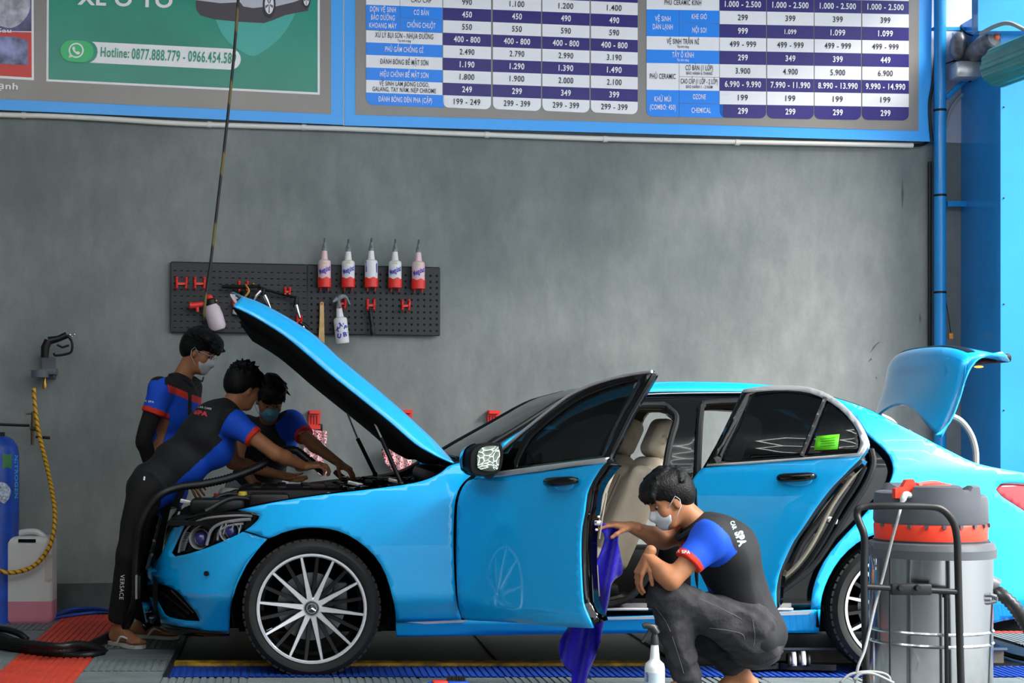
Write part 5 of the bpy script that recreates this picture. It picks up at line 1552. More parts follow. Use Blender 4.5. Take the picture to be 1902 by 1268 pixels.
    pts = [neck + Vector((0.045, 0.0, 0.03)), neck + Vector((0.03, -0.062, 0.018)), neck + Vector((-0.03, -0.072, -0.015)), neck + Vector((-0.075, -0.03, -0.05)), neck + Vector((-0.075, 0.03, -0.05)), neck + Vector((-0.03, 0.07, -0.015)), neck + Vector((0.03, 0.06, 0.018))]
    mb.tube(c3(pts, 4, True), 0.017, 8, closed=True); mb.build('collar', M_sblack, p4)
    # jeans
    f = Fld(0.008, 0.05)
    f.ell(hip + Vector((0.012, 0, -0.085)), (0.128, 0.178, 0.105), None, 0.05)
    f.ell(at(1366, 1140, 7.2), (0.115, 0.165, 0.085), frame_from((-0.85, 0, -0.5), (-0.5, 0, 0.85)), 0.05)
    f.ell(at(1330, 1128, 7.2), (0.09, 0.14, 0.07), None, 0.05)
    f.ell(at(1403, 1158, 7.10), (0.085, 0.085, 0.085), None, 0.05)
    for hp, kn, an, e in ((hpN, knN, anN, 1.0), (hpF, knF, anF, 0.84)):
        q = Vector((0, 0, -0.02)); f.cap(hp + q, kn, 0.105, 0.075, 0.04); f.ell(kn, (0.078, 0.075, 0.08), None, 0.03); m_ = kn.lerp(an, 0.4)
        f.cap(kn, m_, 0.074, 0.074, 0.03); f.cap(m_, kn.lerp(an, e), 0.074, 0.062, 0.03)
    jeans = fobj('jeans', f.mesh(disp=folds(0.013, 15, 8)), M_jeans, p4)
    # stitching lines of the jeans
    tree = bvh_of([jeans])
    for P in ([(1318, 1166), (1350, 1170), (1378, 1177), (1384, 1190)], [(1300, 1112), (1330, 1125), (1362, 1141), (1378, 1150)], [(1398, 1150), (1402, 1180), (1400, 1200)], [(1218, 1128), (1240, 1160), (1258, 1210), (1270, 1250)]):
        q = []
        for x, y in crom(P, 4):
            d = (at(x, y, 1.0) - CAMP).normalized(); h = tree.ray_cast(CAMP, d)
            if h[0] is not None: q.append(h[0] - d * 0.0005)
        if len(q) > 3:
            mb = MB(); mb.tube(q, 0.0011, 5); mb.build('seam', mat('denim_thread', '6a6a70', rough=0.8), jeans)
    # low shoes
    for an, to in ((anN, toN), (anF, toF)):
        d = (to - Vector((an.x, an.y, 0))).normalized(); sd = Vector((-d.y, d.x, 0))
        mb = MB(); o_ = [Vector((an.x, an.y, 0)) - d * 0.08 + sd * 0.03 * q for q in (-1, 1)]
        P = [Vector((an.x, an.y, 0)) + d * a + sd * b for a, b in ((-0.085, -0.02), (-0.07, -0.038), (0.05, -0.045), (0.15, -0.05), (0.21, -0.03), (0.225, 0.0), (0.21, 0.03), (0.15, 0.045), (0.05, 0.038), (-0.07, 0.036), (-0.085, 0.02))]
        mb.prism(P, (0, 0, 0.02)); so = mb.build('sandal_sole', M_black, p4)
        mb = MB(); 
        arch = [Vector((an.x, an.y, 0)) + d * 0.11 + sd * (0.052 * math.cos(a)) + Vector((0, 0, 0.015 + 0.055 * math.sin(a))) for a in np.linspace(0, PI, 11)]
        mb.grid([[p - d * 0.035 for p in arch], [p + d * 0.035 for p in arch]]); mb.build('sandal_strap', mat('stripe_fabric', '9aa0a6', rough=0.7), so)
    decal('sleeve_lettering', [('CAR SPA', 1263, 1024, 6, 0.10, 38, 0.02)], [shirt], M_white, shirt)
    decal('back_lettering', [('SPA', 1375, 1000, 15, 1.25, 28, 0.05), ('CAR', 1362, 975, 8, 1.2, 16, 0.03)], [shirt], mat('print_ice', 'b8e2f2', rough=0.5), shirt)
    return wrF
p4_wr = build_p4()

# ------------------------------------------------------------ man bending over the engine bay
p2 = thing('person', 'person in black trousers bending over the engine bay, gripping the vacuum hose', 'person', (-0.9, 8.95, 0), 'workers in blue and black shirts')
def build_p2():
    Y = 8.95
    hd = at(452, 722, 9.0); R = frame_from((0.78, 0.50, -0.30), (0.30, 0.15, 0.92))
    neck = at(427, 760, 8.98); chest = at(385, 800, Y); hip = at(283, 903, Y)
    shN = at(436, 786, 8.80); shF = at(418, 778, 9.15)
    elN = at(512, 842, 8.72); wrN = at(566, 866, 8.82)
    elF = at(432, 858, 9.15); wrF = at(515, 881, 9.15)
    hpN = at(268, 915, 8.86); hpF = at(290, 915, 9.05)
    knN = at(243, 1030, 8.84); anN = at(223, 1166, 8.95); toN = Vector((-0.775, 8.82, 0.040))
    knF = at(272, 1035, 9.10); anF = at(268, 1158, 9.28); toF = Vector((anF.x + 0.17, 9.2, 0.040))
    f = Fld(0.008, 0.03)
    head_prims(f, hd, R, 0.93)
    f.cap(hd + R @ Vector((-0.03, 0, -0.04)), neck, 0.050, 0.056, 0.03)
    torso_shape(f, hip, chest, neck, (0.6, 0.05, -0.7), w=0.95)
    for sh, el, wr in ((shN, elN, wrN), (shF, elF, wrF)):
        f.ell(sh, (0.06, 0.06, 0.06), None, 0.05); f.cap(sh, el, 0.048, 0.038, 0.03)
        m_ = el.lerp(wr, 0.3); f.cap(el, m_, 0.036, 0.038, 0.02); f.cap(m_, wr, 0.038, 0.025, 0.02)
    for hp, kn, an, to in ((hpN, knN, anN, toN), (hpF, knF, anF, toF)):
        f.cap(hp, kn, 0.08, 0.056, 0.05); m_ = kn.lerp(an, 0.35); f.cap(kn, m_, 0.054, 0.052, 0.03); f.cap(m_, an, 0.052, 0.034, 0.03)
        foot_prims(f, an, to)
    g1 = f.mesh()
    hN = hand_geo(wrN, Vector((0.95, -0.1, 0.12)), Vector((0.25, 0.25, -1)), [0.75, 0.72, 0.7, 0.65], 1, 0.95, thumb_curl=0.7)
    hF = hand_geo(wrF, Vector((1, 0.0, -0.22)), Vector((0.15, -0.45, 0.85)), [0.18, 0.16, 0.2, 0.25], 1, 0.95, spread=0.2, thumb_out=0.8)
    body = fobj('body', join_geo([g1, hN, hF]), M_skin, p2)
    add_head_parts(p2, body, hd, R, 0.93, None, 'spiky', 9, vol=0.5)
    f = Fld(0.0062, 0.05)
    torso_shape(f, hip, chest, neck, (0.6, 0.05, -0.7), infl=0.020, w=0.95)
    f.cap(chest.lerp(neck, 0.5), neck - (neck - chest).normalized() * 0.02, 0.09, 0.064, 0.04)
    # loose hem hanging below the belly
    f.ell(at(352, 868, Y), (0.10, 0.14, 0.13), frame_from((0.6, 0, -0.7), (0.7, 0, 0.7)), 0.06)
    f.ell(at(400, 835, Y), (0.10, 0.13, 0.10), None, 0.06)
    tt = 0.52
    for sh, el in ((shN, elN), (shF, elF)):
        f.ell(sh, (0.08, 0.08, 0.08), None, 0.05); f.cap(sh, sh.lerp(el, tt), 0.076, 0.066, 0.03)
        d = (el - sh).normalized(); c = sh.lerp(el, tt) + d * 0.10; f.rbox(c, (0.10, 0.10, 0.10), frame_from(d, (0, 1, 0.1)), 0.005, 0.004, sub=True)
    dN = np.array((elN - shN).normalized()); tN = (elN - shN).length * tt; cN = np.array(shN)
    def reg(c, n):
        r = np.ones(len(c), int)
        sN = (c - cN) @ dN; rad = np.linalg.norm((c - cN) - sN[:, None] * dN, axis=1)
        slv = (rad < 0.105) & (sN > -0.03) & (sN < 0.4) & (c[:, 1] < 8.95)
        px = CX + c[:, 0] / c[:, 1] * F; py = CY - (c[:, 2] - HC) / c[:, 1] * F
        # the lower side panel is blue: boundary from the armpit to the hem
        low = (py - 806) > (425 - px) * 0.92
        r[low] = 0; r[slv] = 0
        r[slv & (sN > tN - 0.030)] = 2
        return r
    shirt = fobj('polo_shirt', f.mesh(disp=folds(0.011, 9, 13)), [M_shirt, M_sblack, M_cuff], p2, reg)
    f = Fld(0.008, 0.05)
    f.ell(hip, (0.125, 0.165, 0.115), None, 0.05)
    for hp, kn, an in ((hpN, knN, anN), (hpF, knF, anF)):
        f.cap(hp, kn, 0.098, 0.078, 0.05); f.cap(kn, kn.lerp(an, 0.85), 0.078, 0.070, 0.03)
        c = kn.lerp(an, 0.9) ; d = (an - kn).normalized(); f.rbox(c + d * 0.10, (0.10, 0.10, 0.10), frame_from(d, (0, 1, 0.1)), 0.005, 0.004, sub=True)
    tr = fobj('trousers', f.mesh(disp=folds(0.007, 8, 18)), M_pants, p2)
    decal('trouser_lettering', [('VERSACE', 226, 1090, 8, PI / 2 + 0.05, 46, 0.0)], [tr], M_cell, tr)
    decal('back_lettering', [('SPA', 373, 767, 8, 0.18, 26, 0.06)], [shirt], mat('print_pink_red', 'd8414a', rough=0.5), shirt)
    decal('back_lettering_small', [('CAR CARE', 380, 757, 3.5, 0.18, 26, 0.02)], [shirt], M_cell, shirt)
    decal('waist_tag', [([(267, 884), (270, 885), (269, 892), (266, 891)],)], [tr], M_cell, tr)
    for an, to in ((anN, toN), (anF, toF)):
        a0 = Vector((an.x, an.y, 0.021)); d = (to - a0); d.z = 0; L = d.length; d.normalize(); sd = Vector((-d.y, d.x, 0))
        P = [a0 + d * a + sd * b for a, b in ((-0.085, -0.025), (-0.05, -0.038), (0.05, -0.035), (L - 0.04, -0.050), (L + 0.015, -0.035), (L + 0.03, 0.0), (L + 0.015, 0.035), (L - 0.04, 0.048), (0.05, 0.035), (-0.05, 0.036), (-0.085, 0.025))]
        mb = MB(); mb.prism(P, (0, 0, 0.018)); so = mb.build('flip_flop_sole', mat('sandal_grey', 'b9b7ae', rough=0.7), p2)
        mb = MB(); k = a0 + d * (L - 0.045) + sd * -0.012 + Vector((0, 0, 0.035))
        for q in (-1, 1): mb.tube(c3([k, k - d * 0.05 + sd * q * 0.035 + Vector((0, 0, 0.022)), k - d * 0.095 + sd * (q * 0.045 + 0.012) + Vector((0, 0, -0.018))], 4), 0.006, 8)
        mb.build('flip_flop_strap', mat('strap_white', 'cfcdc6', rough=0.6), so)
    return wrN
p2_wr = build_p2()

# ------------------------------------------------------------ man standing behind
p1 = thing('person', 'person with shaggy hair, white mask and glasses standing upright by the wall', 'person', (-0.55, 9.75, 0), 'workers in blue and black shirts')
def build_p1():
    Y = 9.75
    hd = at(370, 656, Y); R = frame_from((0.86, -0.32, -0.36), (0.33, 0.02, 0.94))
    neck = at(336, 705, Y); chest = at(318, 765, Y); hip = at(305, 905, Y)
    shN = at(298, 722, Y - 0.17); shF = at(352, 722, Y + 0.16)
    elN = at(268, 815, Y - 0.2); wrN = at(282, 880, Y - 0.12)
    elF = at(360, 815, Y + 0.2); wrF = at(350, 880, Y + 0.1)
    f = Fld(0.008, 0.03)
    head_prims(f, hd, R, 1.0)
    f.cap(hd + R @ Vector((-0.03, 0, -0.04)), neck, 0.050, 0.056, 0.03)
    torso_shape(f, hip, chest, neck, (0.8, -0.55, 0), w=0.95)
    for sh, el, wr in ((shN, elN, wrN), (shF, elF, wrF)):
        f.ell(sh, (0.055, 0.055, 0.055), None, 0.05); f.cap(sh, el, 0.045, 0.038, 0.03); f.cap(el, wr, 0.038, 0.026, 0.02)
    legs = []
    for y in (-0.1, 0.1):
        hp = hip + Vector((0, y, -0.03)); an = Vector((hip.x + 0.0, Y + y, 0.085)); kn = hp.lerp(an, 0.48) + Vector((0.02, 0, 0))
        legs.append((hp, kn, an)); f.chain([hp, kn, kn.lerp(an, 0.35), an], [0.085, 0.058, 0.055, 0.034], 0.03); foot_prims(f, an, Vector((an.x + 0.15, an.y - 0.08, 0)))
    g = f.mesh()
    hs = [hand_geo(w, Vector((0.5, -0.2, -0.8)), Vector((0, 1, 0)), 0.3, s_, 0.95) for w, s_ in ((wrN, 1), (wrF, -1))]
    body = fobj('body', join_geo([g] + hs), M_skin, p1)
    add_head_parts(p1, body, hd, R, 1.0, M_mask, 'shaggy', 21, vol=1.25)
    f = Fld(0.0062, 0.05)
    torso_shape(f, hip, chest, neck, (0.8, -0.55, 0), infl=0.018, w=0.95)
    f.cap(chest.lerp(neck, 0.5), neck - (neck - chest).normalized() * 0.01, 0.09, 0.064, 0.04)
    tt = 0.50
    for sh, el in ((shN, elN), (shF, elF)):
        f.ell(sh, (0.075, 0.075, 0.075), None, 0.05); f.cap(sh, sh.lerp(el, tt), 0.073, 0.068, 0.03)
        d = (el - sh).normalized(); c = sh.lerp(el, tt) + d * 0.10; f.rbox(c, (0.10, 0.10, 0.10), frame_from(d, (0, 1, 0.1)), 0.005, 0.004, sub=True)
    dN = np.array((elN - shN).normalized()); tN = (elN - shN).length * tt; cN = np.array(shN)
    def reg(c, n):
        r = np.zeros(len(c), int)
        sN = (c - cN) @ dN; rad = np.linalg.norm((c - cN) - sN[:, None] * dN, axis=1)
        slv = (rad < 0.10) & (sN > -0.5) & (sN < 0.4) & (c[:, 1] < Y - 0.05)
        px = CX + c[:, 0] / c[:, 1] * F; py = CY - (c[:, 2] - HC) / c[:, 1] * F
        yoke = (py < 716 + (px - 312) * 0.40) & (px > 306) & (py > 660)
        r[yoke] = 1
        r[(py < 712 - (px - 282) * 0.55) & (px < 330) & (px > 276) & (py < 706)] = 1
        band = (py >= 714 + (px - 312) * 0.40) & (py < 727 + (px - 312) * 0.40) & (px > 312)
        r[band] = 2
        r[(px > 349) & (px < 356) & (py > 700)] = 1
        r[slv & (sN > tN - 0.030)] = 2
        return r
    shirt = fobj('polo_shirt', f.mesh(disp=folds(0.011, 9, 23)), [M_shirt, M_sblack, M_cuff], p1, reg)
    mb = MB(); pts = [neck + Vector(v) for v in ((-0.06, 0.0, 0.02), (-0.035, -0.06, 0.02), (0.03, -0.065, -0.01), (0.065, -0.02, -0.04), (0.06, 0.03, -0.03), (0.0, 0.065, 0.0))]
    mb.tube(c3(pts, 4, True), 0.015, 8, closed=True); mb.build('collar', M_sblack, p1)
    # black sun sleeves
    for sh, el, wr, nm in ((shN, elN, wrN, 0), (shF, elF, wrF, 1)):
        mb = MB(); mb.tube(c3([sh.lerp(el, 0.4), el, el.lerp(wr, 0.3), wr], 5), [0.056, 0.055, 0.053, 0.052, 0.050, 0.050, 0.050, 0.049, 0.048, 0.047, 0.045, 0.043, 0.04, 0.036, 0.034, 0.032][:16], 14)
        mb.build('arm_sleeve', M_pants, p1, 180)
    f = Fld(0.010, 0.05); f.ell(hip, (0.13, 0.17, 0.12), None, 0.05)
    for hp, kn, an in legs: f.cap(hp, kn, 0.098, 0.078, 0.05); f.cap(kn, kn.lerp(an, 0.9), 0.078, 0.068, 0.03)
    fobj('trousers', f.mesh(disp=folds(0.006, 8, 28)), M_pants, p1)
    decal('sleeve_lettering', [('CAR SPA', 273, 745, 3.5, 0.12, 26, 0.02)], [shirt], M_white, shirt)
    # glasses
    def L(x, y, z): return Vector(hd) + R @ Vector((x, y, z))
    mb = MB()
    for sd in (-1, 1):
        mb.tube([L(0.096, sd * 0.033 + 0.022 * math.cos(a), 0.004 + 0.017 * math.sin(a)) for a in np.linspace(0, 2 * PI, 15)[:-1]], 0.0014, 6, closed=True)
        mb.tube([L(0.094, sd * 0.055, 0.01), L(0.05, sd * 0.076, 0.01), L(0.0, sd * 0.08, 0.008)], 0.0014, 6)
    mb.tube([L(0.096, -0.011, 0.006), L(0.1, 0, 0.009), L(0.096, 0.011, 0.006)], 0.0014, 6)
    mb.build('glasses', M_satin, p1)
    mb = MB(); mb.tube(c3([at(362, 700, Y - 0.13), at(370, 706, Y - 0.15), at(376, 708, Y - 0.15), at(378, 700, Y - 0.14)], 3), 0.005, 6); mb.build('strap', M_black, p1)
    for hp, kn, an in legs:
        d = Vector((0.88, -0.47, 0)); sd = Vector((0.47, 0.88, 0)); a0 = Vector((an.x, an.y, 0))
        mb = MB(); mb.prism([a0 + d * a + sd * b for a, b in ((-0.09, -0.03), (0.05, -0.042), (0.17, -0.05), (0.21, 0), (0.17, 0.05), (0.05, 0.042), (-0.09, 0.03))], (0, 0, 0.018)); mb.build('flip_flop_sole', M_black, p1)
build_p1()

# ------------------------------------------------------------ man leaning in from the far side
p3 = thing('person', 'person in a blue surgical mask leaning in over the engine from behind the car', 'person', (-0.1, 10.25, 0), 'workers in blue and black shirts')
def build_p3():
    hd = at(500, 742, 9.62); R = frame_from((0.20, -0.80, -0.55), (0.12, -0.45, 0.9))
    neck = at(500, 782, 9.80); chest = at(500, 830, 9.92); hip = at(478, 895, 10.22)
    shR = at(540, 785, 9.80); shL = at(455, 792, 9.82)
    elR = at(585, 828, 9.62); wrR = at(627, 858, 9.45)
    elL = at(440, 850, 9.7); wrL = at(470, 895, 9.55)
    f = Fld(0.008, 0.03)
    head_prims(f, hd, R, 0.97)
    f.cap(hd + R @ Vector((-0.03, 0, -0.04)), neck, 0.050, 0.056, 0.03)
    torso_shape(f, hip, chest, neck, (0.1, -0.8, -0.5), w=0.95)
    for sh, el, wr in ((shR, elR, wrR), (shL, elL, wrL)):
        f.ell(sh, (0.055, 0.055, 0.055), None, 0.05); f.cap(sh, el, 0.047, 0.038, 0.03); f.cap(el, wr, 0.038, 0.025, 0.02)
    legs = []
    for x in (-0.1, 0.1):
        hp = hip + Vector((x, 0, -0.04)); an = Vector((hip.x + x, 10.3, 0.085)); kn = hp.lerp(an, 0.45) + Vector((0, -0.05, 0))
        legs.append((hp, kn, an)); f.chain([hp, kn, kn.lerp(an, 0.35), an], [0.085, 0.058, 0.055, 0.034], 0.03); foot_prims(f, an, Vector((an.x, an.y - 0.17, 0)))
    g = f.mesh()
    hs = [hand_geo(wrR, Vector((0.7, -0.35, -0.45)), Vector((-0.2, 0.1, -0.9)), [0.6, 0.5, 0.5, 0.45], -1, 0.97, thumb_curl=0.5), hand_geo(wrL, Vector((0.3, -0.5, -0.5)), Vector((0.3, 0.2, -0.8)), 0.5, 1, 0.95)]
    body = fobj('body', join_geo([g] + hs), M_skin, p3)
    add_head_parts(p3, body, hd, R, 0.97, M_bmask, 'short', 33, vol=0.8)
    f = Fld(0.0062, 0.05)
    torso_shape(f, hip, chest, neck, (0.1, -0.8, -0.5), infl=0.018, w=0.95)
    f.cap(chest.lerp(neck, 0.5), neck - (neck - chest).normalized() * 0.01, 0.09, 0.064, 0.04)
    tt = 0.62
    for sh, el in ((shR, elR), (shL, elL)):
        f.ell(sh, (0.075, 0.075, 0.075), None, 0.05); f.cap(sh, sh.lerp(el, tt), 0.073, 0.066, 0.03)
        d = (el - sh).normalized(); c = sh.lerp(el, tt) + d * 0.10; f.rbox(c, (0.10, 0.10, 0.10), frame_from(d, (0, 1, 0.1)), 0.005, 0.004, sub=True)
    dR = np.array((elR - shR).normalized()); tR = (elR - shR).length * tt; cR = np.array(shR); ax = np.array(chest)
    def reg(c, n):
        px = CX + c[:, 0] / c[:, 1] * F; py = CY - (c[:, 2] - HC) / c[:, 1] * F
        r = np.zeros(len(c), int)
        r[(px < 532) & (py < 900)] = 1
        s_ = (c - cR) @ dR; rad = np.linalg.norm((c - cR) - s_[:, None] * dR, axis=1)
        slv = (rad < 0.105) & (s_ > -0.01)
        r[slv] = 0; r[slv & (s_ > tR - 0.030)] = 2
        return r
    shirt = fobj('polo_shirt', f.mesh(disp=folds(0.010, 9, 33)), [M_shirt, M_sblack, M_cuff], p3, reg)
    f = Fld(0.010, 0.05); f.ell(hip + Vector((0, 0, -0.03)), (0.17, 0.13, 0.12), None, 0.05)
    for hp, kn, an in legs: f.cap(hp, hp.lerp(kn, 1.0), 0.10, 0.088, 0.05)
    fobj('shorts', f.mesh(disp=folds(0.006, 8, 38)), M_shorts, p3)
    decal('sleeve_lettering', [('SPA', 560, 803, 3.5, -0.5, 12, 0.02)], [shirt], M_white, shirt)
build_p3()
# ================================================================== THINGS ON THE WALL
M_board = mat('pegboard_black', '222428', rough=0.5)
def pegboard(corners, label):
    """corners tl,tr,br,bl in pixels"""
    t = thing('pegboard', label, 'pegboard', Wp((corners[2][0] + corners[3][0]) / 2, corners[3][1], 0.02), 'black pegboards')
    mb = MB(); slab(mb, corners, 0.035, 0.012)
    for a, b in ((0, 1), (1, 2), (2, 3), (3, 0)): mb.tube([Wp(*corners[a], 0.030), Wp(*corners[b], 0.030)], 0.006, 6)
    mb.build('panel', M_board, t, smooth=0)
    mb = MB(); tl, tr, br, bl = corners
    nx = int((tr[0] - tl[0]) / 11.6); ny = int((bl[1] - tl[1]) / 11.4)
    hole = MB()
    for i in range(nx):
        for j in range(1, ny):
            u = (i + 0.6) / nx; v = (j + 0.3) / ny
            x = lerp(lerp(tl[0], tr[0], u), lerp(bl[0], br[0], u), v); y = lerp(lerp(tl[1], tr[1], u), lerp(bl[1], br[1], u), v)
            w = 1.9 if tl[0] > 500 else 2.6; h = 1.9 if tl[0] > 500 else 0.9
            mb.add([Wp(x - w, y - h, 0.0365), Wp(x + w, y - h, 0.0365), Wp(x + w, y + h, 0.0365), Wp(x - w, y + h, 0.0365)], [(0, 1, 2, 3)])
    ho = mb.build('peg_holes', mat('hole_dark', '050506', rough=0.9), t, smooth=0); ho['kind'] = 'stuff'
    return t
pegboard([(318, 487), (570, 492.3), (570, 619), (317.5, 616)], 'long black pegboard on the left with hooks, foam gun and spray guns')
pegboard([(571.5, 492.3), (816, 497.5), (816, 622.5), (571.5, 619)], 'black pegboard on the right, holding five bottles in red cups')

def hook(px, py, w=16, h=22, label='', style='double'):
    """red two-armed peg hook centred at px,py (px)"""
    o = thing('peg_hook', label, 'hook', Wp(px, py + h / 2, 0.04), 'red peg hooks')
    P = lambda x, y, o_=0.05: Wp(px + x, py + y, o_)
    mb = MB(); c = P(0, 0, 0.045)
    mb.prism([P(-w * .42, -1, 0.04), P(w * .42, -1, 0.04), P(w * .42, 3, 0.04), P(-w * .42, 3, 0.04)], tuple(WN * 0.012)); mb.build('back_plate', M_red, o)
    for s in (-1, 1):
        mb = MB(); x = s * w * 0.42
        mb.tube([P(x, -h * .4, 0.042), P(x, 0, 0.048), P(x * 0.95, h * 0.25, 0.07), P(x * .95, h * 0.45, 0.10), P(x * .95, h * 0.30, 0.125)], [0.0075, 0.008, 0.007, 0.0065, 0.006], 8)
        mb.ball(P(x, -h * .4, 0.046), 0.0105, n=8); mb.build('arm', M_red, o)
    return o
hook(337, 526, 21, 24, 'upper left red hook at the far left end of the pegboard')
hook(371, 526, 21, 24, 'upper red hook, second from the left, behind the hanging rod')
hook(452, 532, 18, 20, 'upper red hook holding the black lance at the middle of the left board')
hook(439, 558, 13, 24, 'red hook at the tip of the raised bonnet')
hook(534, 541, 10, 14, 'red hook under the black air gun tube')
hook(556, 594, 9, 16, 'red hook at the lower end of the hanging air gun')
hook(636, 563, 12, 24, 'red hook carrying the hanging spray bottle')
hook(689, 566, 15, 22, 'red hook carrying the short black brush')
hook(754, 567, 15, 22, 'empty red hook at the right end of the lower row')

M_pinkliq = mat('pale_pink_plastic', 'e6c4c8', rough=0.35)
M_milk = mat('white_plastic', 'e4e3e4', rough=0.35)
M_trig = mat('grey_trigger', '7c8688', rough=0.4)
M_print = mat('print_blue_marks', '2a2fae', rough=0.5)
M_gold = mat('print_gold', 'd8d3a8', rough=0.5)
def bottle(px, ytip, ybot, w, liquid, label, group, cap_up=True, tilt=0.0, off=0.10, cup=True):
    """trigger bottle hung on the wall, nozzle up"""
    o = thing('spray_bottle', label, 'bottle', Wp(px, ybot, off), group)
    ax = (Wp(px + tilt, ytip, off) - Wp(px, ybot, off)); L = ax.length; d = ax.normalized(); b = Wp(px, ybot, off)
    r = (Wp(px + w / 2, ybot, off) - Wp(px - w / 2, ybot, off)).length / 2
    mb = MB(); mb.lathe([(0.0, 0), (r * 0.92, 0.0), (r, 0.008), (r, L * 0.49), (r * 0.93, L * 0.53), (r * 0.60, L * 0.555), (r * 0.56, L * 0.56), (r * 0.42, L * 0.745), (0.0, L * 0.745)], b, d, 24)
    mb.build('bottle_body', liquid, o)
    mb = MB(); mb.lathe([(r * 0.34, L * 0.735), (r * 0.42, L * 0.74), (r * 0.40, L * 0.80), (r * 0.30, L * 0.86), (r * 0.20, L * 0.90)], b, d, 16)
    side = d.cross(WN).normalized()
    mb.tube(c3([b + d * L * 0.88, b + d * L * 0.95 + side * 0.004, b + d * L * 1.0 + WN * 0.02, b + d * L * 0.97 + WN * 0.045], 3), [r * .22] * 4 + [r * .2] * 3 + [r * 0.15] * 3, 8)
    mb.tube([b + d * L * 0.93 + WN * 0.01, b + d * L * 0.86 + WN * 0.03 - side * 0.006, b + d * L * 0.80 + WN * 0.032], [r * .12, r * .12, r * .08], 6)
    mb.build('trigger_head', M_trig, o)
    return o, b, d, r, L
tree_items = []
for i, (px, yt, yb, ncol, what) in enumerate([(602.5, 444, 530, M_pinkliq, 'far left of the row, pinkish'), (646.8, 446, 530, M_milk, 'second place from the left'), (689.5, 444, 530, M_milk, 'middle of the row, label turned away'), (733.7, 446, 531, M_milk, 'second place from the right'), (777, 447, 533, M_pinkliq, 'far right of the row, pinkish')]):
    o, b, d, r, L = bottle(px, yt, yb, 23.5, ncol, 'white trigger bottle in the red cup at the %s' % what, 'five bottles on the pegboard')
    body = kids(o)[0]
    if i != 2:
        decal('bottle_lettering', [('Meguiar', px + 1, yb - 29, 9.5, -0.4, 23, 0.03)], [body], M_print, body, 0.002)
        decal('gold_label', [([(px - 5, yb - 48), (px + 5, yb - 48), (px + 5, yb - 40), (px - 5, yb - 40)],)], [body], M_gold, body, 0.002)
    else:
        for q_ in ([(px - 11, yb - 44), (px - 9, yb - 46), (px - 8, yb - 25), (px - 10, yb - 25)], [(px + 9, yb - 40), (px + 11, yb - 42), (px + 11, yb - 24), (px + 9.5, yb - 24)]): decal('bottle_print', [(q_,)], [body], M_print, body, 0.002)
    cupo = thing('bottle_cup', 'scalloped red cup on the board, at the %s' % what.split(',')[0], 'cup', Wp(px, yb + 3, 0.05), 'red cups on the pegboard')
    mb = MB(); R2 = r * 1.06; n = 24; rows = []
    c0 = b - d * 0.012
    for (rr, hh) in ((0.0, 0), (R2, 0), (R2, 0.045)):
        rows.append([c0 + d * hh + (Vector((math.cos(2 * PI * k / n), math.sin(2 * PI * k / n), 0))) * max(rr, 1e-4) for k in range(n)])
    rows.append([c0 + d * (0.060 + 0.006 * math.cos(2 * PI * k / n * 5)) + (Vector((math.cos(2 * PI * k / n), math.sin(2 * PI * k / n), 0))) * R2 for k in range(n)])
    rows.append([c0 + d * (0.060 + 0.006 * math.cos(2 * PI * k / n * 5)) + (Vector((math.cos(2 * PI * k / n), math.sin(2 * PI * k / n), 0))) * (R2 - 0.004) for k in range(n)])
    mb.grid(rows, close=True); mb.build('cup', M_red, cupo)
    for s in (-1, 1):
        mb = MB(); x = px + s * 7
        mb.tube([Wp(x, yb - 4, 0.045), Wp(x, yb + 4, 0.06), Wp(x - s * 0, yb + 11, 0.055)], [0.007, 0.006, 0.004], 6); mb.build('prong', M_red, cupo)
# hanging spray bottle (label with blue letters)
o, b, d, r, L = bottle(636.5, 550, 637.5, 25, M_milk, 'white spray bottle with blue lettering hanging by its grey trigger', 'bottle on a hook', tilt=-9, off=0.10)
body = kids(o)[0]
decal('bottle_lettering', [('K', 628, 612, 8, 0.4, 7, 0.05), ('A', 633, 604, 7, -0.3, 7, 0.05), ('P', 642, 608, 7, 0.3, 6, 0.05), ('B', 641, 621, 8, -0.2, 7, 0.05), ('U', 630, 624, 8, 0.1, 7, 0.05), ('S', 647, 616, 7, 0.2, 5, 0.05), ('-', 634, 600, 8, 0.1, 9, 0.1)], [body], M_print, body, 0.002)
mb = MB()
a = Wp(622, 562, 0.12); mb.tube(c3([Wp(618, 561, 0.13), Wp(624, 556, 0.12), Wp(634, 551, 0.11), Wp(643, 552, 0.11), Wp(650, 566, 0.11)], 3), [0.006, 0.008, 0.012, 0.014, 0.016, 0.017, 0.017, 0.014, 0.012, 0.010, 0.008, 0.006, 0.004], 8)
mb.build('long_trigger', M_trig, o)

# wooden stick with a hole
st = thing('wooden_stick', 'pale flat wooden stick hanging below the right pegboard', 'stick', Wp(598, 640, 0.05))
mb = MB(); mb.prism([Wp(x, y, 0.06) for x, y in [(594, 563), (596, 560.5), (599, 560.5), (601, 563), (602.5, 650), (590.5, 648), (593, 600)]], tuple(WN * 0.012)); mb.build('stick_blade', mat('pale_wood', 'd9b277', rough=0.6, noise=0.15, nscale=20), st, smooth=30)
mb = MB(); mb.lathe([(0, 0.0), (0.006, 0.0), (0.006, 0.004)], Wp(597.5, 564, 0.073), tuple(WN), 12); mb.build('hang_hole', M_red, st)
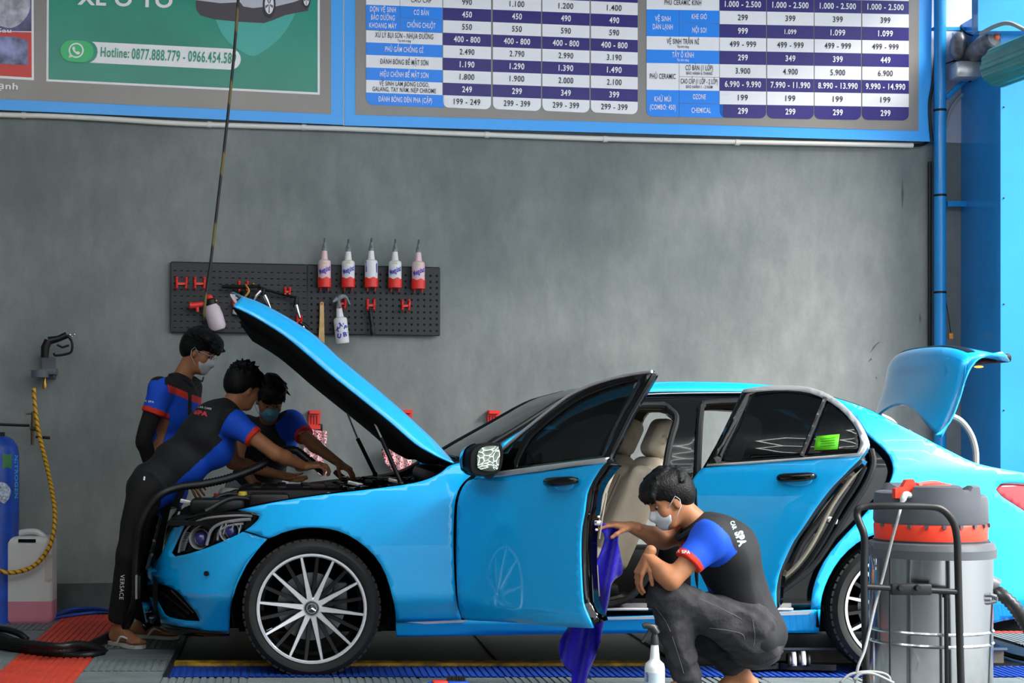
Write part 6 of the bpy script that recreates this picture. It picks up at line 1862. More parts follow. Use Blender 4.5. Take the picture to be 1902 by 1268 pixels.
# black brush
br = thing('detailing_brush', 'short black brush with a ribbed handle hanging from a red hook', 'brush', Wp(692, 622, 0.08))
mb = MB(); mb.tube([Wp(687, 573, 0.09), Wp(689, 592, 0.09), Wp(691, 606, 0.09)], [0.012, 0.015, 0.013], 10); mb.build('handle', M_black, br)
mb = MB(); mb.tube([Wp(691, 606, 0.09), Wp(692, 618, 0.09), Wp(693, 623, 0.09)], [0.014, 0.018, 0.012], 10); mb.build('bristles', M_navy_rub, br)

# foam gun with pinkish bottle
fg = thing('foam_gun', 'red and brass foam gun with a pinkish bottle on the left pegboard', 'foam gun', Wp(397, 617, 0.1))
mb = MB(); a, b_ = Wp(406, 613, 0.12), Wp(392, 566, 0.12); dd = (b_ - a).normalized(); LL = (b_ - a).length
mb.lathe([(0, 0), (0.042, 0.002), (0.055, 0.02), (0.056, LL * 0.55), (0.050, LL * 0.85), (0.035, LL), (0, LL)], a, dd, 24); mb.build('bottle_body', mat('milky_pink', 'dccbd2', rough=0.35), fg)
mb = MB(); mb.lathe([(0.036, 0), (0.038, 0.03), (0.02, 0.04), (0.0, 0.04)], b_, dd, 20); mb.build('cap', M_black, fg)
mb = MB(); mb.tube([Wp(352, 567, 0.12), Wp(362, 567, 0.12), Wp(378, 564, 0.12)], [0.022, 0.020, 0.014], 12); mb.tube([Wp(366, 569, 0.12), Wp(367, 579, 0.12)], [0.012, 0.010], 8); mb.ball(Wp(389, 552, 0.12), (0.022, 0.014, 0.020)); mb.build('nozzle', M_red, fg)
mb = MB(); mb.tube([Wp(378, 564, 0.12), Wp(392, 560, 0.12), Wp(403, 558, 0.12)], [0.012, 0.013, 0.008], 10); mb.tube([Wp(389, 562, 0.12), Wp(389, 554, 0.12)], 0.008, 8); mb.build('valve', M_brass, fg)

# lances and air guns on the left board
la = thing('spray_lance', 'straight black spray lance lying across two upper red hooks', 'lance', Wp(455, 538, 0.1))
mb = MB(); mb.tube([Wp(412, 532, 0.11), Wp(435, 533, 0.11), Wp(460, 532, 0.11), Wp(484, 532, 0.11)], [0.010, 0.014, 0.012, 0.007], 8); mb.build('grip', M_black, la)
mb = MB(); mb.ball(Wp(470, 527, 0.11), 0.010); mb.tube(c3([Wp(455, 528, 0.12), Wp(462, 540, 0.12), Wp(455, 552, 0.12)], 3), 0.008, 8); mb.build('valve', M_brass, la)
def air_gun(P, Pg, label, chrome):
    o = thing('air_gun', label, 'air gun', Wp(Pg[0][0], Pg[-1][1], 0.1), 'air guns on the pegboard')
    mb = MB(); mb.tube(c3([Wp(x, y, 0.10) for x, y in P], 3), 0.0085, 8); mb.build('tube', M_black, o)
    mb = MB(); mb.tube([Wp(x, y, 0.11) for x, y in Pg], [0.012] + [0.016] * (len(Pg) - 2) + [0.011], 10); mb.build('grip', M_black, o)
    mb = MB(); mb.tube([Wp(x, y, 0.12) for x, y in chrome], [0.013] * (len(chrome) - 1) + [0.007], 10); mb.build('connector', M_chrome, o)
    return o
air_gun([(496, 538), (515, 544), (536, 549), (552, 553)], [(551, 552), (550, 562), (547, 571)], 'black angled air gun with chrome connector at the right of the left board', [(550, 566), (553, 578), (557, 590)])
air_gun([(478, 534), (490, 536), (500, 541)], [(490, 536), (488, 548)], 'small chrome ended air gun behind the lance', [(491, 548), (496, 558), (502, 572)])
air_gun([(486, 536), (478, 548), (470, 560)], [(486, 536), (483, 541)], 'blue tinted chrome blow gun above the bonnet tip', [(484, 540), (476, 549), (471, 558)])
air_gun([(520, 588), (540, 598), (560, 603), (574, 607)], [(556, 598), (568, 606), (574, 612)], 'black spray gun hanging low beside the bonnet edge', [(562, 606), (568, 618), (574, 628)])
wb = thing('foam_bottle', 'white foam bottle behind the tip of the raised bonnet', 'bottle', Wp(446, 588, 0.09))
mb = MB(); a, b_ = Wp(444, 586, 0.06), Wp(453, 553, 0.06); dd = (b_ - a).normalized(); LL = (b_ - a).length; mb.lathe([(0, 0), (0.045, 0), (0.05, 0.02), (0.05, LL * 0.8), (0.03, LL), (0, LL)], a, dd, 20); mb.build('bottle_body', M_milk, wb)
mb = MB(); mb.lathe([(0.03, LL), (0.032, LL + 0.035), (0.0, LL + 0.04)], a, dd, 16); mb.build('cap', M_trim, wb)
sm = thing('scoop', 'small white scoop hanging behind the black bonnet liner', 'scoop', Wp(517, 658, 0.1))
mb = MB(); mb.ball(Wp(518, 655, 0.12), (0.035, 0.03, 0.018)); mb.tube([Wp(520, 652, 0.12), Wp(540, 645, 0.12)], 0.008, 8); mb.build('scoop_bowl', M_milk, sm)

# three red wall racks, towels below
def wall_rack(px, py, label):
    o = thing('wall_rack', label, 'rack', Wp(px, py + 36, 0.0), 'red plastic wall racks')
    mb = MB(); P = [(-11, 2), (-9, 0), (9, 0), (11, 2), (10.5, 34), (-10.5, 34)]
    mb.prism([Wp(px + x, py + y, 0.005) for x, y in P], tuple(WN * 0.02))
    mb.prism([Wp(px + x, py + y, 0.02) for x, y in [(-10, 0), (10, 0), (10, 6), (-10, 6)]], tuple(WN * 0.05)); mb.build('back_plate', M_red, o, smooth=30)
    for i in range(3):
        mb = MB(); x = px - 5.5 + 5.5 * i; mb.box(Wp(x, py + 18, 0.027), (0.007, 0.004, 0.055)); mb.build('slot', mat('slot_dark_red', '7a1512', rough=0.6), o, smooth=0)
    mb = MB(); mb.prism([Wp(px + x, py + y, 0.02) for x, y in [(-10, 27), (10, 27), (10, 35), (-10, 35)]], tuple(WN * 0.045)); mb.build('clip_jaw', M_red, o, smooth=30)
    mb = MB(); mb.box(Wp(px + 12, py + 32, 0.02), (0.03, 0.03, 0.05), bev=0.005); mb.build('rack_hinge', M_black, o)
    return o
wall_rack(583, 762, 'left red wall rack, above the red and white towel')
wall_rack(753, 761, 'middle red wall rack, half hidden by the open bonnet')
wall_rack(915, 762, 'right red wall rack, above the windscreen')
def towel_mat(c1, c2):
    m = mat('patterned_towel', c1, rough=0.9)
    nt = m.node_tree; b = nt.nodes['Principled BSDF']
    t = nt.nodes.new('ShaderNodeTexCoord'); v = nt.nodes.new('ShaderNodeTexVoronoi'); v.feature = 'DISTANCE_TO_EDGE'; v.inputs['Scale'].default_value = 60
    nt.links.new(t.outputs['Object'], v.inputs['Vector']); r = nt.nodes.new('ShaderNodeValToRGB')
    r.color_ramp.interpolation = 'CONSTANT'
    r.color_ramp.elements[0].color = hexc(c2); r.color_ramp.elements[1].position = 0.14; r.color_ramp.elements[1].color = hexc(c1)
    nt.links.new(v.outputs['Distance'], r.inputs[0]); nt.links.new(r.outputs[0], b.inputs['Base Color'])
    return m
M_towel = towel_mat('d4384a', 'eddcdc')
def towel(P, label, off=0.07):
    pts = crom(P, 3, True, 50); V, T = tri2d(pts, [], 4.0)
    W3 = np.array([Wp(x, y, off + 0.012 * math.sin(x * 0.45) + 0.006 * math.sin(y * 0.3 + x * 0.2)) for x, y in V])
    o = mesh_obj('towel', W3, T, M_towel, None, 60); md = o.modifiers.new('t', 'SOLIDIFY'); md.thickness = 0.006
    tag(o, label, 'towel', 'red and white patterned towels')
towel([(571, 795), (590, 799), (607, 801), (606, 824), (598, 850), (612, 880), (596, 884), (582, 872), (560, 866), (552, 850), (566, 830)], 'red and white patterned towel clipped in the left wall rack')
towel([(708, 835), (722, 822), (745, 830), (763, 846), (764, 872), (740, 884), (716, 860)], 'red and white patterned towel in the middle wall rack, behind the bonnet')

# pressure washer gun on grey bracket (left wall)
pg = thing('pressure_gun', 'black pressure washer gun resting on a grey wall bracket at the left', 'spray gun', Wp(100, 690, 0.1))
mb = MB(); mb.tube([Wp(83, 664, 0.16), Wp(84, 645, 0.16), Wp(90, 632, 0.16)], [0.024, 0.028, 0.026], 12); mb.tube([Wp(90, 633, 0.16), Wp(108, 629, 0.16), Wp(124, 622, 0.16)], [0.026, 0.02, 0.022], 12)
mb.tube(c3([Wp(124, 622, 0.16), Wp(133, 633, 0.16), Wp(134, 648, 0.16), Wp(128, 656, 0.16), Wp(104, 660, 0.16), Wp(100, 655, 0.16)], 3), 0.008, 8); mb.tube([Wp(106, 640, 0.16), Wp(116, 645, 0.16), Wp(128, 641, 0.16)], 0.007, 8)
mb.build('gun_body', M_black, pg)
mb = MB(); mb.ball(Wp(130, 622, 0.15), 0.010); mb.ball(Wp(138, 621, 0.15), 0.009); mb.ball(Wp(134, 625, 0.15), 0.006); mb.build('hose_fitting', M_chrome, pg)
bk = thing('wall_bracket', 'grey wall bracket carrying the black pressure washer gun', 'bracket', Wp(85, 705, 0.05))
M_bkt = mat('bracket_grey', '5b6068', rough=0.5)
mb = MB(); mb.prism([Wp(x, y, 0.005) for x, y in [(76, 658), (103, 664), (104, 703), (80, 700)]], tuple(WN * 0.05)); mb.build('back_plate', M_bkt, bk, smooth=30)
mb = MB(); mb.lathe([(0.03, -0.03), (0.055, -0.03), (0.055, 0.015), (0.045, 0.015), (0.045, -0.02)], Wp(74, 692, 0.14), n=28); mb.box(Wp(90, 690, 0.1), (0.11, 0.12, 0.04), bev=0.006); mb.build('ring_holder', M_bkt, bk)
for (x, y) in ((78, 662), (101, 667), (100, 698)):
    mb = MB(); mb.ball(Wp(x, y, 0.06), 0.006, n=6); mb.build('screw', M_chrome, bk)
bn = thing('brass_nozzle', 'small brass nozzle hanging under the grey bracket', 'nozzle', Wp(83, 722, 0.1))
mb = MB(); mb.lathe([(0, 0), (0.013, 0), (0.016, 0.02), (0.010, 0.045), (0.008, 0.08), (0, 0.08)], Wp(83, 722, 0.12), n=12); mb.build('nozzle_body', M_brass, bn)

# air tap, black pipe
ap = thing('air_tap', 'brass air tap on the end of a short black pipe on the left wall', 'tap', Wp(60, 825, 0.1))
mb = MB(); mb.tube([Wp(-60, 783, 0.12), Wp(0, 788, 0.12), Wp(55, 790, 0.12)], 0.009, 8); mb.build('pipe', M_black, ap)
mb = MB(); mb.tube([Wp(61, 764, 0.13), Wp(61, 790, 0.13), Wp(60, 826, 0.13)], [0.009, 0.014, 0.010], 10); mb.tube([Wp(48, 768, 0.13), Wp(68, 768, 0.13)], 0.006, 8); mb.tube([Wp(57, 795, 0.13), Wp(68, 797, 0.15)], 0.013, 10); mb.build('valve', mat('old_brass', '6f634a', rough=0.4, metal=0.8), ap)
mb = MB(); mb.tube([Wp(66, 811, 0.13), Wp(93, 813, 0.13)], [0.008, 0.010], 8); mb.build('lever', M_black, ap)
# yellow braided hose
def banded(name, c1, c2, scale):
    m = mat(name, c1, rough=0.5); nt = m.node_tree; b = nt.nodes['Principled BSDF']
    t = nt.nodes.new('ShaderNodeTexCoord'); w = nt.nodes.new('ShaderNodeTexWave'); w.inputs['Scale'].default_value = scale; w.bands_direction = 'DIAGONAL'
    r = nt.nodes.new('ShaderNodeValToRGB'); r.color_ramp.elements[0].position = 0.18; r.color_ramp.elements[1].position = 0.28
    r.color_ramp.elements[0].color = hexc(c2); r.color_ramp.elements[1].color = hexc(c1)
    nt.links.new(t.outputs['Object'], w.inputs['Vector']); nt.links.new(w.outputs['Fac'], r.inputs[0]); nt.links.new(r.outputs[0], b.inputs['Base Color']); return m
mb = MB(); mb.tube(c3([at(x, y, Y) for x, y, Y in [(63, 721, 10.45), (64, 745, 10.44), (68, 780, 10.42), (76, 820, 10.35), (88, 870, 10.2), (97, 915, 10.05), (102, 950, 9.95), (100, 985, 9.9), (92, 1015, 9.89), (75, 1040, 9.89), (55, 1055, 9.89), (25, 1063, 9.89), (0, 1060, 9.88), (-40, 1048, 9.86)]], 5), 0.0135, 10)
o = mb.build('air_hose', banded('yellow_hose', 'd9a11c', '6a4c12', 14), smooth=180); tag(o, 'yellow spiral striped air hose hanging down the left wall in front of the white jug', 'hose')

# blue gas cylinder
gc = thing('gas_cylinder', 'worn blue gas cylinder standing against the wall at the left edge of the frame', 'gas cylinder', (at(8, 1000, 10.0).x, 10.0, 0))
cx0 = at(-3, 900, 10.05).x; rr_ = 0.125
mb = MB(); mb.lathe([(0, 0), (rr_, 0), (rr_, 1.02), (rr_ * 0.93, 1.075), (rr_ * 0.72, 1.115), (rr_ * 0.4, 1.135), (0.0, 1.14)], (cx0, 10.05, 0), n=36); mb.build('tank', mat('cylinder_blue', '1546a8', rough=0.4, noise=0.25, nscale=9), gc)
mb = MB(); mb.lathe([(0.03, 1.13), (0.04, 1.13), (0.04, 1.16), (0.0, 1.16)], (cx0, 10.05, 0), n=16); mb.build('neck_valve', M_black, gc)
tank = [c for c in kids(gc) if c.name.startswith('tank')][0]
decal('green_label', [([(5, 842), (22, 843), (22, 870), (5, 870)],)], [tank], mat('label_green', '3f7a4a', rough=0.6), tank, 0.002)
decal('white_smudge', [(crom([(0, 895), (12, 898), (20, 910), (17, 925), (8, 935), (0, 930), (-8, 915)], 2, True),)], [tank], mat('worn_white', 'a9b3c4', rough=0.8, noise=0.5, nscale=60), tank, 0.002)
decal('side_lettering', [('NITROGEN', 30, 885, 6, PI / 2, 80, 0.03)], [tank], mat('label_cyan', '4fb0e8', rough=0.6), tank, 0.002)

# white jug with pink liquid
jg = thing('jerrycan', 'translucent white plastic jug with pink liquid at the bottom, standing by the left wall', 'jug', (at(40, 1148, 10.1).x, 10.1, 0))
jy = 10.08; jx = at(30, 1100, jy).x; s_ = jy / F
f = Fld(0.008, 0.02)
hw = 72 * s_; top = at(0, 994, jy).z
f.rbox((jx, jy, top / 2), (hw, 0.13, top / 2), None, 0.045)
jug = f.mesh()
def jreg(c, n): return ((CY - (c[:, 2] - HC) / jy * F) > 1113).astype(int)
jo = fobj('jug_body', jug, [mat('frosted_plastic', 'c9c8c6', rough=0.35, spec=0.4), mat('pink_liquid', 'c97f90', rough=0.3)], jg, jreg)
mb = MB(); P = c3([at(20, 1000, jy - 0.02), at(36, 990, jy - 0.02), at(60, 987, jy - 0.02), at(76, 992, jy - 0.02), at(92, 1010, jy - 0.02)], 3); mb.tube(P, 0.02, 10); mb.build('handle', mat('frosted_plastic', 'c9c8c6'), jg)
mb = MB(); mb.prism([at(34, 1001, jy - 0.135), at(66, 1001, jy - 0.135), at(66, 1007, jy - 0.135), at(34, 1007, jy - 0.135)], (0, 0.01, 0)); mb.build('grip_gap', M_under, jg)
mb = MB(); mb.lathe([(0, 0.03), (0.035, 0.03), (0.038, 0)], at(-5, 1003, jy), n=20); mb.build('cap', M_milk, jg)
mb = MB(); mb.prism([at(83, 1030, jy - 0.135), at(97, 1030, jy - 0.13), at(97, 1075, jy - 0.13), at(83, 1080, jy - 0.135)], (0, 0.005, 0)); mb.build('tape_patch', mat('clear_tape', 'b5b2aa', rough=0.2), jg, smooth=0)

# blue air line lying on the floor by the wall
mb = MB(); z = 0.035
def fl_pt(px, py, z=0.03):
    Y = (HC - z) * F / (py - CY); return at(px, py, Y)
mb.tube(c3([fl_pt(x, y) for x, y in [(-40, 1150), (0, 1153), (60, 1152), (95, 1144), (120, 1136), (160, 1134), (190, 1136), (150, 1140), (110, 1146), (90, 1152)]], 5), 0.011, 8)
mb.tube(c3([fl_pt(x, y, 0.05) for x, y in [(100, 1142), (135, 1131), (175, 1130), (205, 1134)]], 5), 0.011, 8)
o = mb.build('blue_air_line', mat('blue_tube', '12409c', rough=0.35), smooth=180); tag(o, 'thin blue air line coiled on the floor beside the white jug', 'hose')

# thin rod / cable hanging from above
mb = MB(); mb.tube(c3([at(*p, 9.45) for p in [(452, -220), (446, -60), (441, 20), (432, 130), (416, 280), (403, 390), (391, 490), (381, 560), (378, 602)]], 5), 0.0085, 8)
o = mb.build('hanging_hose', banded('taped_black_hose', '1c1b1a', '6b5a2c', 1.4), smooth=180); tag(o, 'thin dark taped hose hanging from the ceiling down past the pegboard', 'hose')

# ================================================================== RIGHT SIDE: column, pipe, shutter motor
cl = thing('steel_column', 'wide bright blue steel column at the right edge of the frame', 'column', (5.2, 11.3, 0))
yc_ = 11.0; xc = at(1858.5, 600, yc_).x; yw = wallY(xc)
mb = MB(); mb.box((xc + 0.35, (yc_ + yw) / 2 + 0.0, 2.0), (0.70, yw - yc_ + 0.0, 4.0)); mb.build('column_body', M_blue, cl, smooth=0)
mb = MB()
for z in (0.6, 1.3, 2.0, 2.7, 3.3): mb.ball((xc + 0.02, yc_ - 0.004, z), (0.006, 0.003, 0.006), n=6)
mb.build('rivets', M_trim, cl)
dp = thing('drain_pipe', 'round blue painted drain pipe running down the wall right of the price banner', 'pipe', Wp(1745, 1100, 0.1))
mb = MB(); px_ = 1746
for (ya, yb) in ((-200, 205), (206, 363), (364, 543), (544, 1050)):
    mb2 = MB(); mb2.tube([Wp(px_, ya, 0.10), Wp(px_, yb, 0.10)], 0.040, 20); mb2.build('pipe_length', M_blue, dp)
    if yb < 900:
        mb2 = MB(); mb2.tube([Wp(px_, yb - 2, 0.10), Wp(px_, yb + 2, 0.10)], 0.0425, 20); mb2.build('joint_band', M_trim, dp)
mb = MB(); mb.tube([Wp(1727, 300, 0.02), Wp(1727, 700, 0.02)], 0.012, 8); mb.build('side_cable', M_black, dp)
# white painted upper wall piece and dark gap right of the banner
mb = MB(); slab(mb, [(1728, -200), (1812, -200), (1812, 267), (1728, 263)], 0.006, 0.02)
tag(mb.build('trim_1', M_white_wall, smooth=0), kind='structure')
# blue flats tying the pipe to the column
for k, (x0_, x1_, y0_, y1_, lab) in enumerate([(1756, 1814, 374, 384, 'narrow blue steel tie between pipe and column, level with the middle of the wall'), (1786, 1822, 702, 718, 'blue steel tie beside the open boot lid'), (1730, 1815, 52, 58, 'blue steel tie at the top by the shutter motor')]):
    mb = MB(); mb.prism([Wp(x0_, y0_, 0.06), Wp(x1_, y0_, 0.06), Wp(x1_, y1_, 0.06), Wp(x0_, y1_, 0.06)], tuple(WN * 0.03)); o = mb.build('steel_tie', M_blue, smooth=0); tag(o, lab, 'bracket', 'blue steel ties')
mb = MB(); mb.tube([Wp(1757, 182, 0.10), Wp(1780, 160, 0.12), Wp(1795, 148, 0.14)], 0.018, 8); o = mb.build('diagonal_brace', M_blue); tag(o, 'short diagonal blue brace under the shutter motor', 'brace')
mo = thing('shutter_motor', 'dusty grey roller shutter motor with an orange button above the blue pipe', 'motor', Wp(1800, 150, 0.2))
M_mot = mat('dusty_metal', '77777a', rough=0.45, metal=0.6, noise=0.4, nscale=14)
mb = MB(); mb.prism([Wp(x, y, 0.13) for x, y in [(1768, 62), (1790, 60), (1830, 66), (1830, 150), (1768, 147)]], tuple(WN * 0.02)); mb.build('mounting_plate', mat('galvanised', 'a9adb0', rough=0.4, metal=0.7), mo, smooth=0)
mb = MB(); mb.box(Wp(1796, 132, 0.24), (0.20, 0.16, 0.115), bev=0.02); mb.build('control_box', mat('light_alloy', 'b9bbbd', rough=0.3, metal=0.6), mo)
mb = MB(); mb.ball(Wp(1780, 86, 0.24), (0.055, 0.08, 0.10)); mb.build('gear_housing', M_mot, mo)
a, b_ = Wp(1806, 100, 0.28), Wp(1850, 70, 0.62)
mb = MB(); dd = (b_ - a).normalized(); LL = (b_ - a).length
mb.lathe([(0, -0.08), (0.05, -0.08), (0.065, 0), (0.065, LL * 0.5), (0.072, LL * 0.52), (0.072, LL), (0.06, LL + 0.012), (0, LL + 0.012)], a, dd, 28); mb.build('motor_drum', M_mot, mo)
mb = MB(); mb.ball(b_ + dd * 0.012, (0.022, 0.02, 0.022)); mb.build('orange_button', mat('orange_button', 'e8734e', rough=0.4), mo)
mb = MB(); mb.prism([Wp(x, y, 0.4) for x, y in [(1826, 95), (1850, 90), (1862, 152), (1832, 155), (1822, 140)]], tuple(WN * 0.03)); mb.build('bracket_arm', mat('galvanised', 'a9adb0'), mo, smooth=0)
for P in ([(1786, 66), (1784, 50), (1795, 62), (1815, 68)], [(1757, 118), (1775, 112), (1800, 105)], [(1822, 128), (1812, 145), (1800, 152)]):
    mb = MB(); mb.tube(c3([Wp(x, y, 0.2) for x, y in P], 4), 0.005, 6); mb.build('motor_cable', M_black, mo)
mb = MB(); mb.tube(c3([Wp(x, y, 0.03) for x, y in [(1757, 235), (1765, 205), (1785, 178), (1810, 168), (1830, 166)]], 4), 0.011, 8); o = mb.build('grey_conduit', mat('conduit_grey', 'a5a8a8', rough=0.5)); tag(o, 'curved grey conduit running from the pipe to the shutter motor', 'conduit')
mb = MB(); mb.tube(c3([Wp(x, y, 0.07) for x, y in [(1731, 262), (1728, 230), (1727, 190), (1733, 150), (1738, 80), (1742, -100)]], 4), 0.010, 8); mb.tube(c3([Wp(x, y, 0.03) for x, y in [(1695, 270), (1715, 268), (1731, 258)]], 4), 0.010, 8); o = mb.build('dark_cable', M_black); tag(o, 'black cable bundle between the price banner and the blue pipe', 'cable')
rs = thing('roller_shutter', 'rolled up teal ribbed roller shutter at the top right corner', 'shutter', at(1880, 130, 10.4))
a = at(1858, 124, 10.7); b_ = at(2060, 46, 9.3)
mb = MB(); dd = (b_ - a).normalized(); prof_ = [(0.0, 0.0)]
u = dd.cross(Vector((0, 0, 1))).normalized(); w_ = dd.cross(u)
rows = []
for h in (0.0, (b_ - a).length):
    r = []
    for k in range(72):
        an = 2 * PI * k / 72; rad = 0.125 + (0.008 if k % 6 < 3 else 0)
        r.append(a + dd * h + (u * math.cos(an) + w_ * math.sin(an)) * rad)
    rows.append(r)
mb.grid(rows, close=True); mb.add(rows[0], [tuple(range(72))]); mb.add(rows[1], [tuple(range(72))]); mb.build('slat_roll', mat('teal_slats', '2f8f8a', rough=0.4, noise=0.1, nscale=5), rs, smooth=20)
mb = MB(); mb.tube(c3([at(1822, 62, 10.9), at(1850, 48, 10.6), at(1875, 43, 10.4), at(1905, 56, 10.2), at(1960, 80, 10.0)], 4), 0.014, 8); mb.build('guide_tube', mat('conduit_grey', 'a5a8a8'), rs)
mb = MB(); mb.box(at(1955, 10, 10.95), (1.02, 0.1, 0.36)); o = mb.build('steel_beam', M_blue, smooth=0); tag(o, 'blue steel beam crossing above the column at the top right', 'beam')
mb = MB(); mb.box(Wp(1766, 624, 0.12), (0.03, 0.02, 0.04), bev=0.004); o = mb.build('orange_tag', mat('tag_orange', 'd98a2a', rough=0.5)); tag(o, 'small orange tag hanging on the blue pipe above the boot lid', 'tag')
mb = MB(); mb.tube(c3([Wp(1757, 560, 0.10), Wp(1762, 590, 0.11), Wp(1766, 618, 0.12)], 3), 0.003, 6); o = mb.build('tag_string', M_black); tag(o, 'thin dark string running down to the orange tag', 'string')

# ================================================================== ON THE FLOOR
# black ribbed vacuum hose, from the floor up over the bonnet opening
def ribbed(name, pts, r, m, parent=None, pitch=0.017, depth=0.005):
    P = [Vector(p) for p in pts]; d = [0]
    for a, b in zip(P, P[1:]): d.append(d[-1] + (b - a).length)
    n = int(d[-1] / (pitch / 2)); out = []; j = 0
    for i in range(n + 1):
        t = d[-1] * i / n
        while j < len(d) - 2 and d[j + 1] < t: j += 1
        out.append(P[j].lerp(P[j + 1], (t - d[j]) / max(d[j + 1] - d[j], 1e-9)))
    mb = MB(); mb.tube(out, [r if i % 2 else r - depth for i in range(len(out))], 12); return mb.build(name, m, parent, 180)
M_hose = mat('black_ribbed_hose', '141517', rough=0.4)
vh = thing('vacuum_hose', 'long black ribbed vacuum hose rising from the floor over the grille to the bending worker', 'hose', (-1.2, 8.6, 0))
hp = [fl_pt(205, 1180, 0.05), fl_pt(232, 1165, 0.12)] + [at(*p) for p in [(250, 1120, 8.72), (252, 1070, 8.70), (255, 1020, 8.70), (262, 975, 8.68), (278, 940, 8.68), (300, 917, 8.68), (330, 905, 8.70), (380, 898, 8.72), (430, 886, 8.75), (480, 866, 8.80), (512, 846, 8.84), (530, 836, 8.88), (548, 836, 8.90), (562, 845, 8.88), (574, 856, 8.86)]]
lo = [at(-60, 1172, 9.0), fl_pt(-30, 1195, 0.04), fl_pt(40, 1204, 0.04), fl_pt(100, 1210, 0.045), fl_pt(150, 1205, 0.05), fl_pt(180, 1192, 0.05)]
ribbed('hose_length', c3(lo + hp, 8), 0.024, M_hose, vh)
ribbed('hose_loop', c3([fl_pt(20, 1190, 0.09), fl_pt(60, 1196, 0.09), fl_pt(110, 1200, 0.09), fl_pt(150, 1196, 0.09), fl_pt(195, 1208, 0.04), fl_pt(160, 1216, 0.03), fl_pt(90, 1214, 0.03), fl_pt(30, 1204, 0.03)], 8), 0.021, M_hose, vh)
mb = MB(); mb.tube([at(574, 856, 8.86), at(588, 866, 8.84), at(602, 878, 8.82)], [0.027, 0.020, 0.017], 14); mb.build('nozzle', M_black, vh)
mb = MB(); mb.tube([fl_pt(-20, 1178, 0.09), fl_pt(25, 1196, 0.06), fl_pt(75, 1204, 0.05)], [0.034, 0.036, 0.032], 14); mb.tube(c3([fl_pt(-30, 1172, 0.1), fl_pt(5, 1168, 0.12), fl_pt(35, 1176, 0.11), fl_pt(50, 1188, 0.08)], 4), 0.018, 10); mb.build('hose_cuff', M_black, vh)
# brush tool held by the far man
mb = MB(); mb.tube([at(622, 876, 9.42), at(632, 884, 9.40), at(642, 891, 9.38)], [0.014, 0.018, 0.02], 8); o = mb.build('small_brush', mat('brush_maroon', '3a2326', rough=0.7)); tag(o, 'small dark brush held over the engine bay by the masked worker behind the car', 'brush')
# blue drying cloth
cloth = [(1112, 966), (1122, 972), (1148, 980), (1146, 1000), (1153, 1030), (1157, 1062), (1148, 1072), (1136, 1084), (1133, 1105), (1128, 1130), (1118, 1175), (1108, 1215), (1092, 1255), (1084, 1300), (1058, 1298), (1064, 1250), (1048, 1236), (1040, 1222), (1042, 1190), (1056, 1163), (1090, 1130), (1097, 1095), (1104, 1060), (1115, 1030), (1125, 1000), (1116, 985), (1110, 972)]
co = crom(cloth, 2, True, 50); V, T = tri2d(co, [], 5.0)
def clothY(x, y):
    s = (y - 966) / 330.0
    base = 7.26 + 0.05 * math.sin(s * 3)
    if y > 1090: base += min(1, (y - 1090) / 70) * 0.18 * (1 if x < 1110 else 0.5)
    u = x - lerp(1135, 1070, s)
    return base + 0.030 * math.sin(u * 0.17 + s * 4) + 0.012 * math.sin(u * 0.33 - s * 7 + y * 0.012)
W3 = np.array([at(x, y, clothY(x, y)) for x, y in V])
o = mesh_obj('drying_cloth', W3, T, mat('ultramarine_microfibre', '2516c6', rough=0.95, sheen=0.3, bump=0.25, bscale=260), None, 180)
md = o.modifiers.new('t', 'SOLIDIFY'); md.thickness = 0.006; tag(o, 'long ultramarine microfibre cloth hanging from the crouching worker\'s hand', 'cloth')
# spray bottle on the floor in front
sb = thing('spray_bottle', 'white spray bottle with dark trigger standing on the floor before the crouching worker', 'bottle', at(1216, 1300, 7.0))
by = 7.02; bb = at(1216, 1312, by); bb.z = 0.0 if bb.z < 0.05 else bb.z; q = by / F
bb = Vector((at(1216, 1300, by).x, by, 0.02)); zz = lambda py: HC - (py - CY) * q
mb = MB(); mb.lathe([(0, 0), (18 * q, 0), (18.5 * q, 0.01), (18.5 * q, zz(1240) - bb.z), (17 * q, zz(1232) - bb.z), (9.5 * q, zz(1225) - bb.z), (9 * q, zz(1222) - bb.z), (6.8 * q, zz(1197) - bb.z), (0, zz(1197) - bb.z)], bb, n=28)
def m_bot():
    m = mat('frosted_bottle', 'dfe3e6', rough=0.3); return m
mb.build('bottle_body', m_bot(), sb)
mb = MB(); mb.lathe([(0, 0), (17.6 * q, 0.0), (17.6 * q, zz(1246) - bb.z)], bb + Vector((0, -0.002, 0.0)), n=28)
mb = MB(); mb.lathe([(18.7 * q, 0.003), (18.7 * q, zz(1247) - bb.z)], bb, n=28); mb.build('liquid_band', mat('pale_blue_liquid', 'b9cbd8', rough=0.3), sb)
mb = MB(); mb.lathe([(7.2 * q, zz(1197) - bb.z), (8 * q, zz(1196) - bb.z), (7 * q, zz(1184) - bb.z), (5 * q, zz(1176) - bb.z), (0, zz(1174) - bb.z)], bb, n=16)
mb.tube([at(1220, 1176, by), at(1212, 1164, by), at(1200, 1161, by), at(1194, 1163, by)], [0.016, 0.018, 0.014, 0.011], 10); mb.tube([at(1208, 1168, by), at(1200, 1182, by), at(1193, 1192, by)], [0.008, 0.008, 0.006], 8); mb.ball(at(1213, 1166, by), (0.022, 0.014, 0.018)); mb.build('trigger_head', mat('trigger_dark', '2c2e30', rough=0.4), sb)
bodyb = kids(sb)[0]
decal('bottle_lettering', [('AUTO', 1202, 1254, 3.5, PI / 2, 24, 0.05)], [kids(sb)[1]], M_print, sb, 0.003)
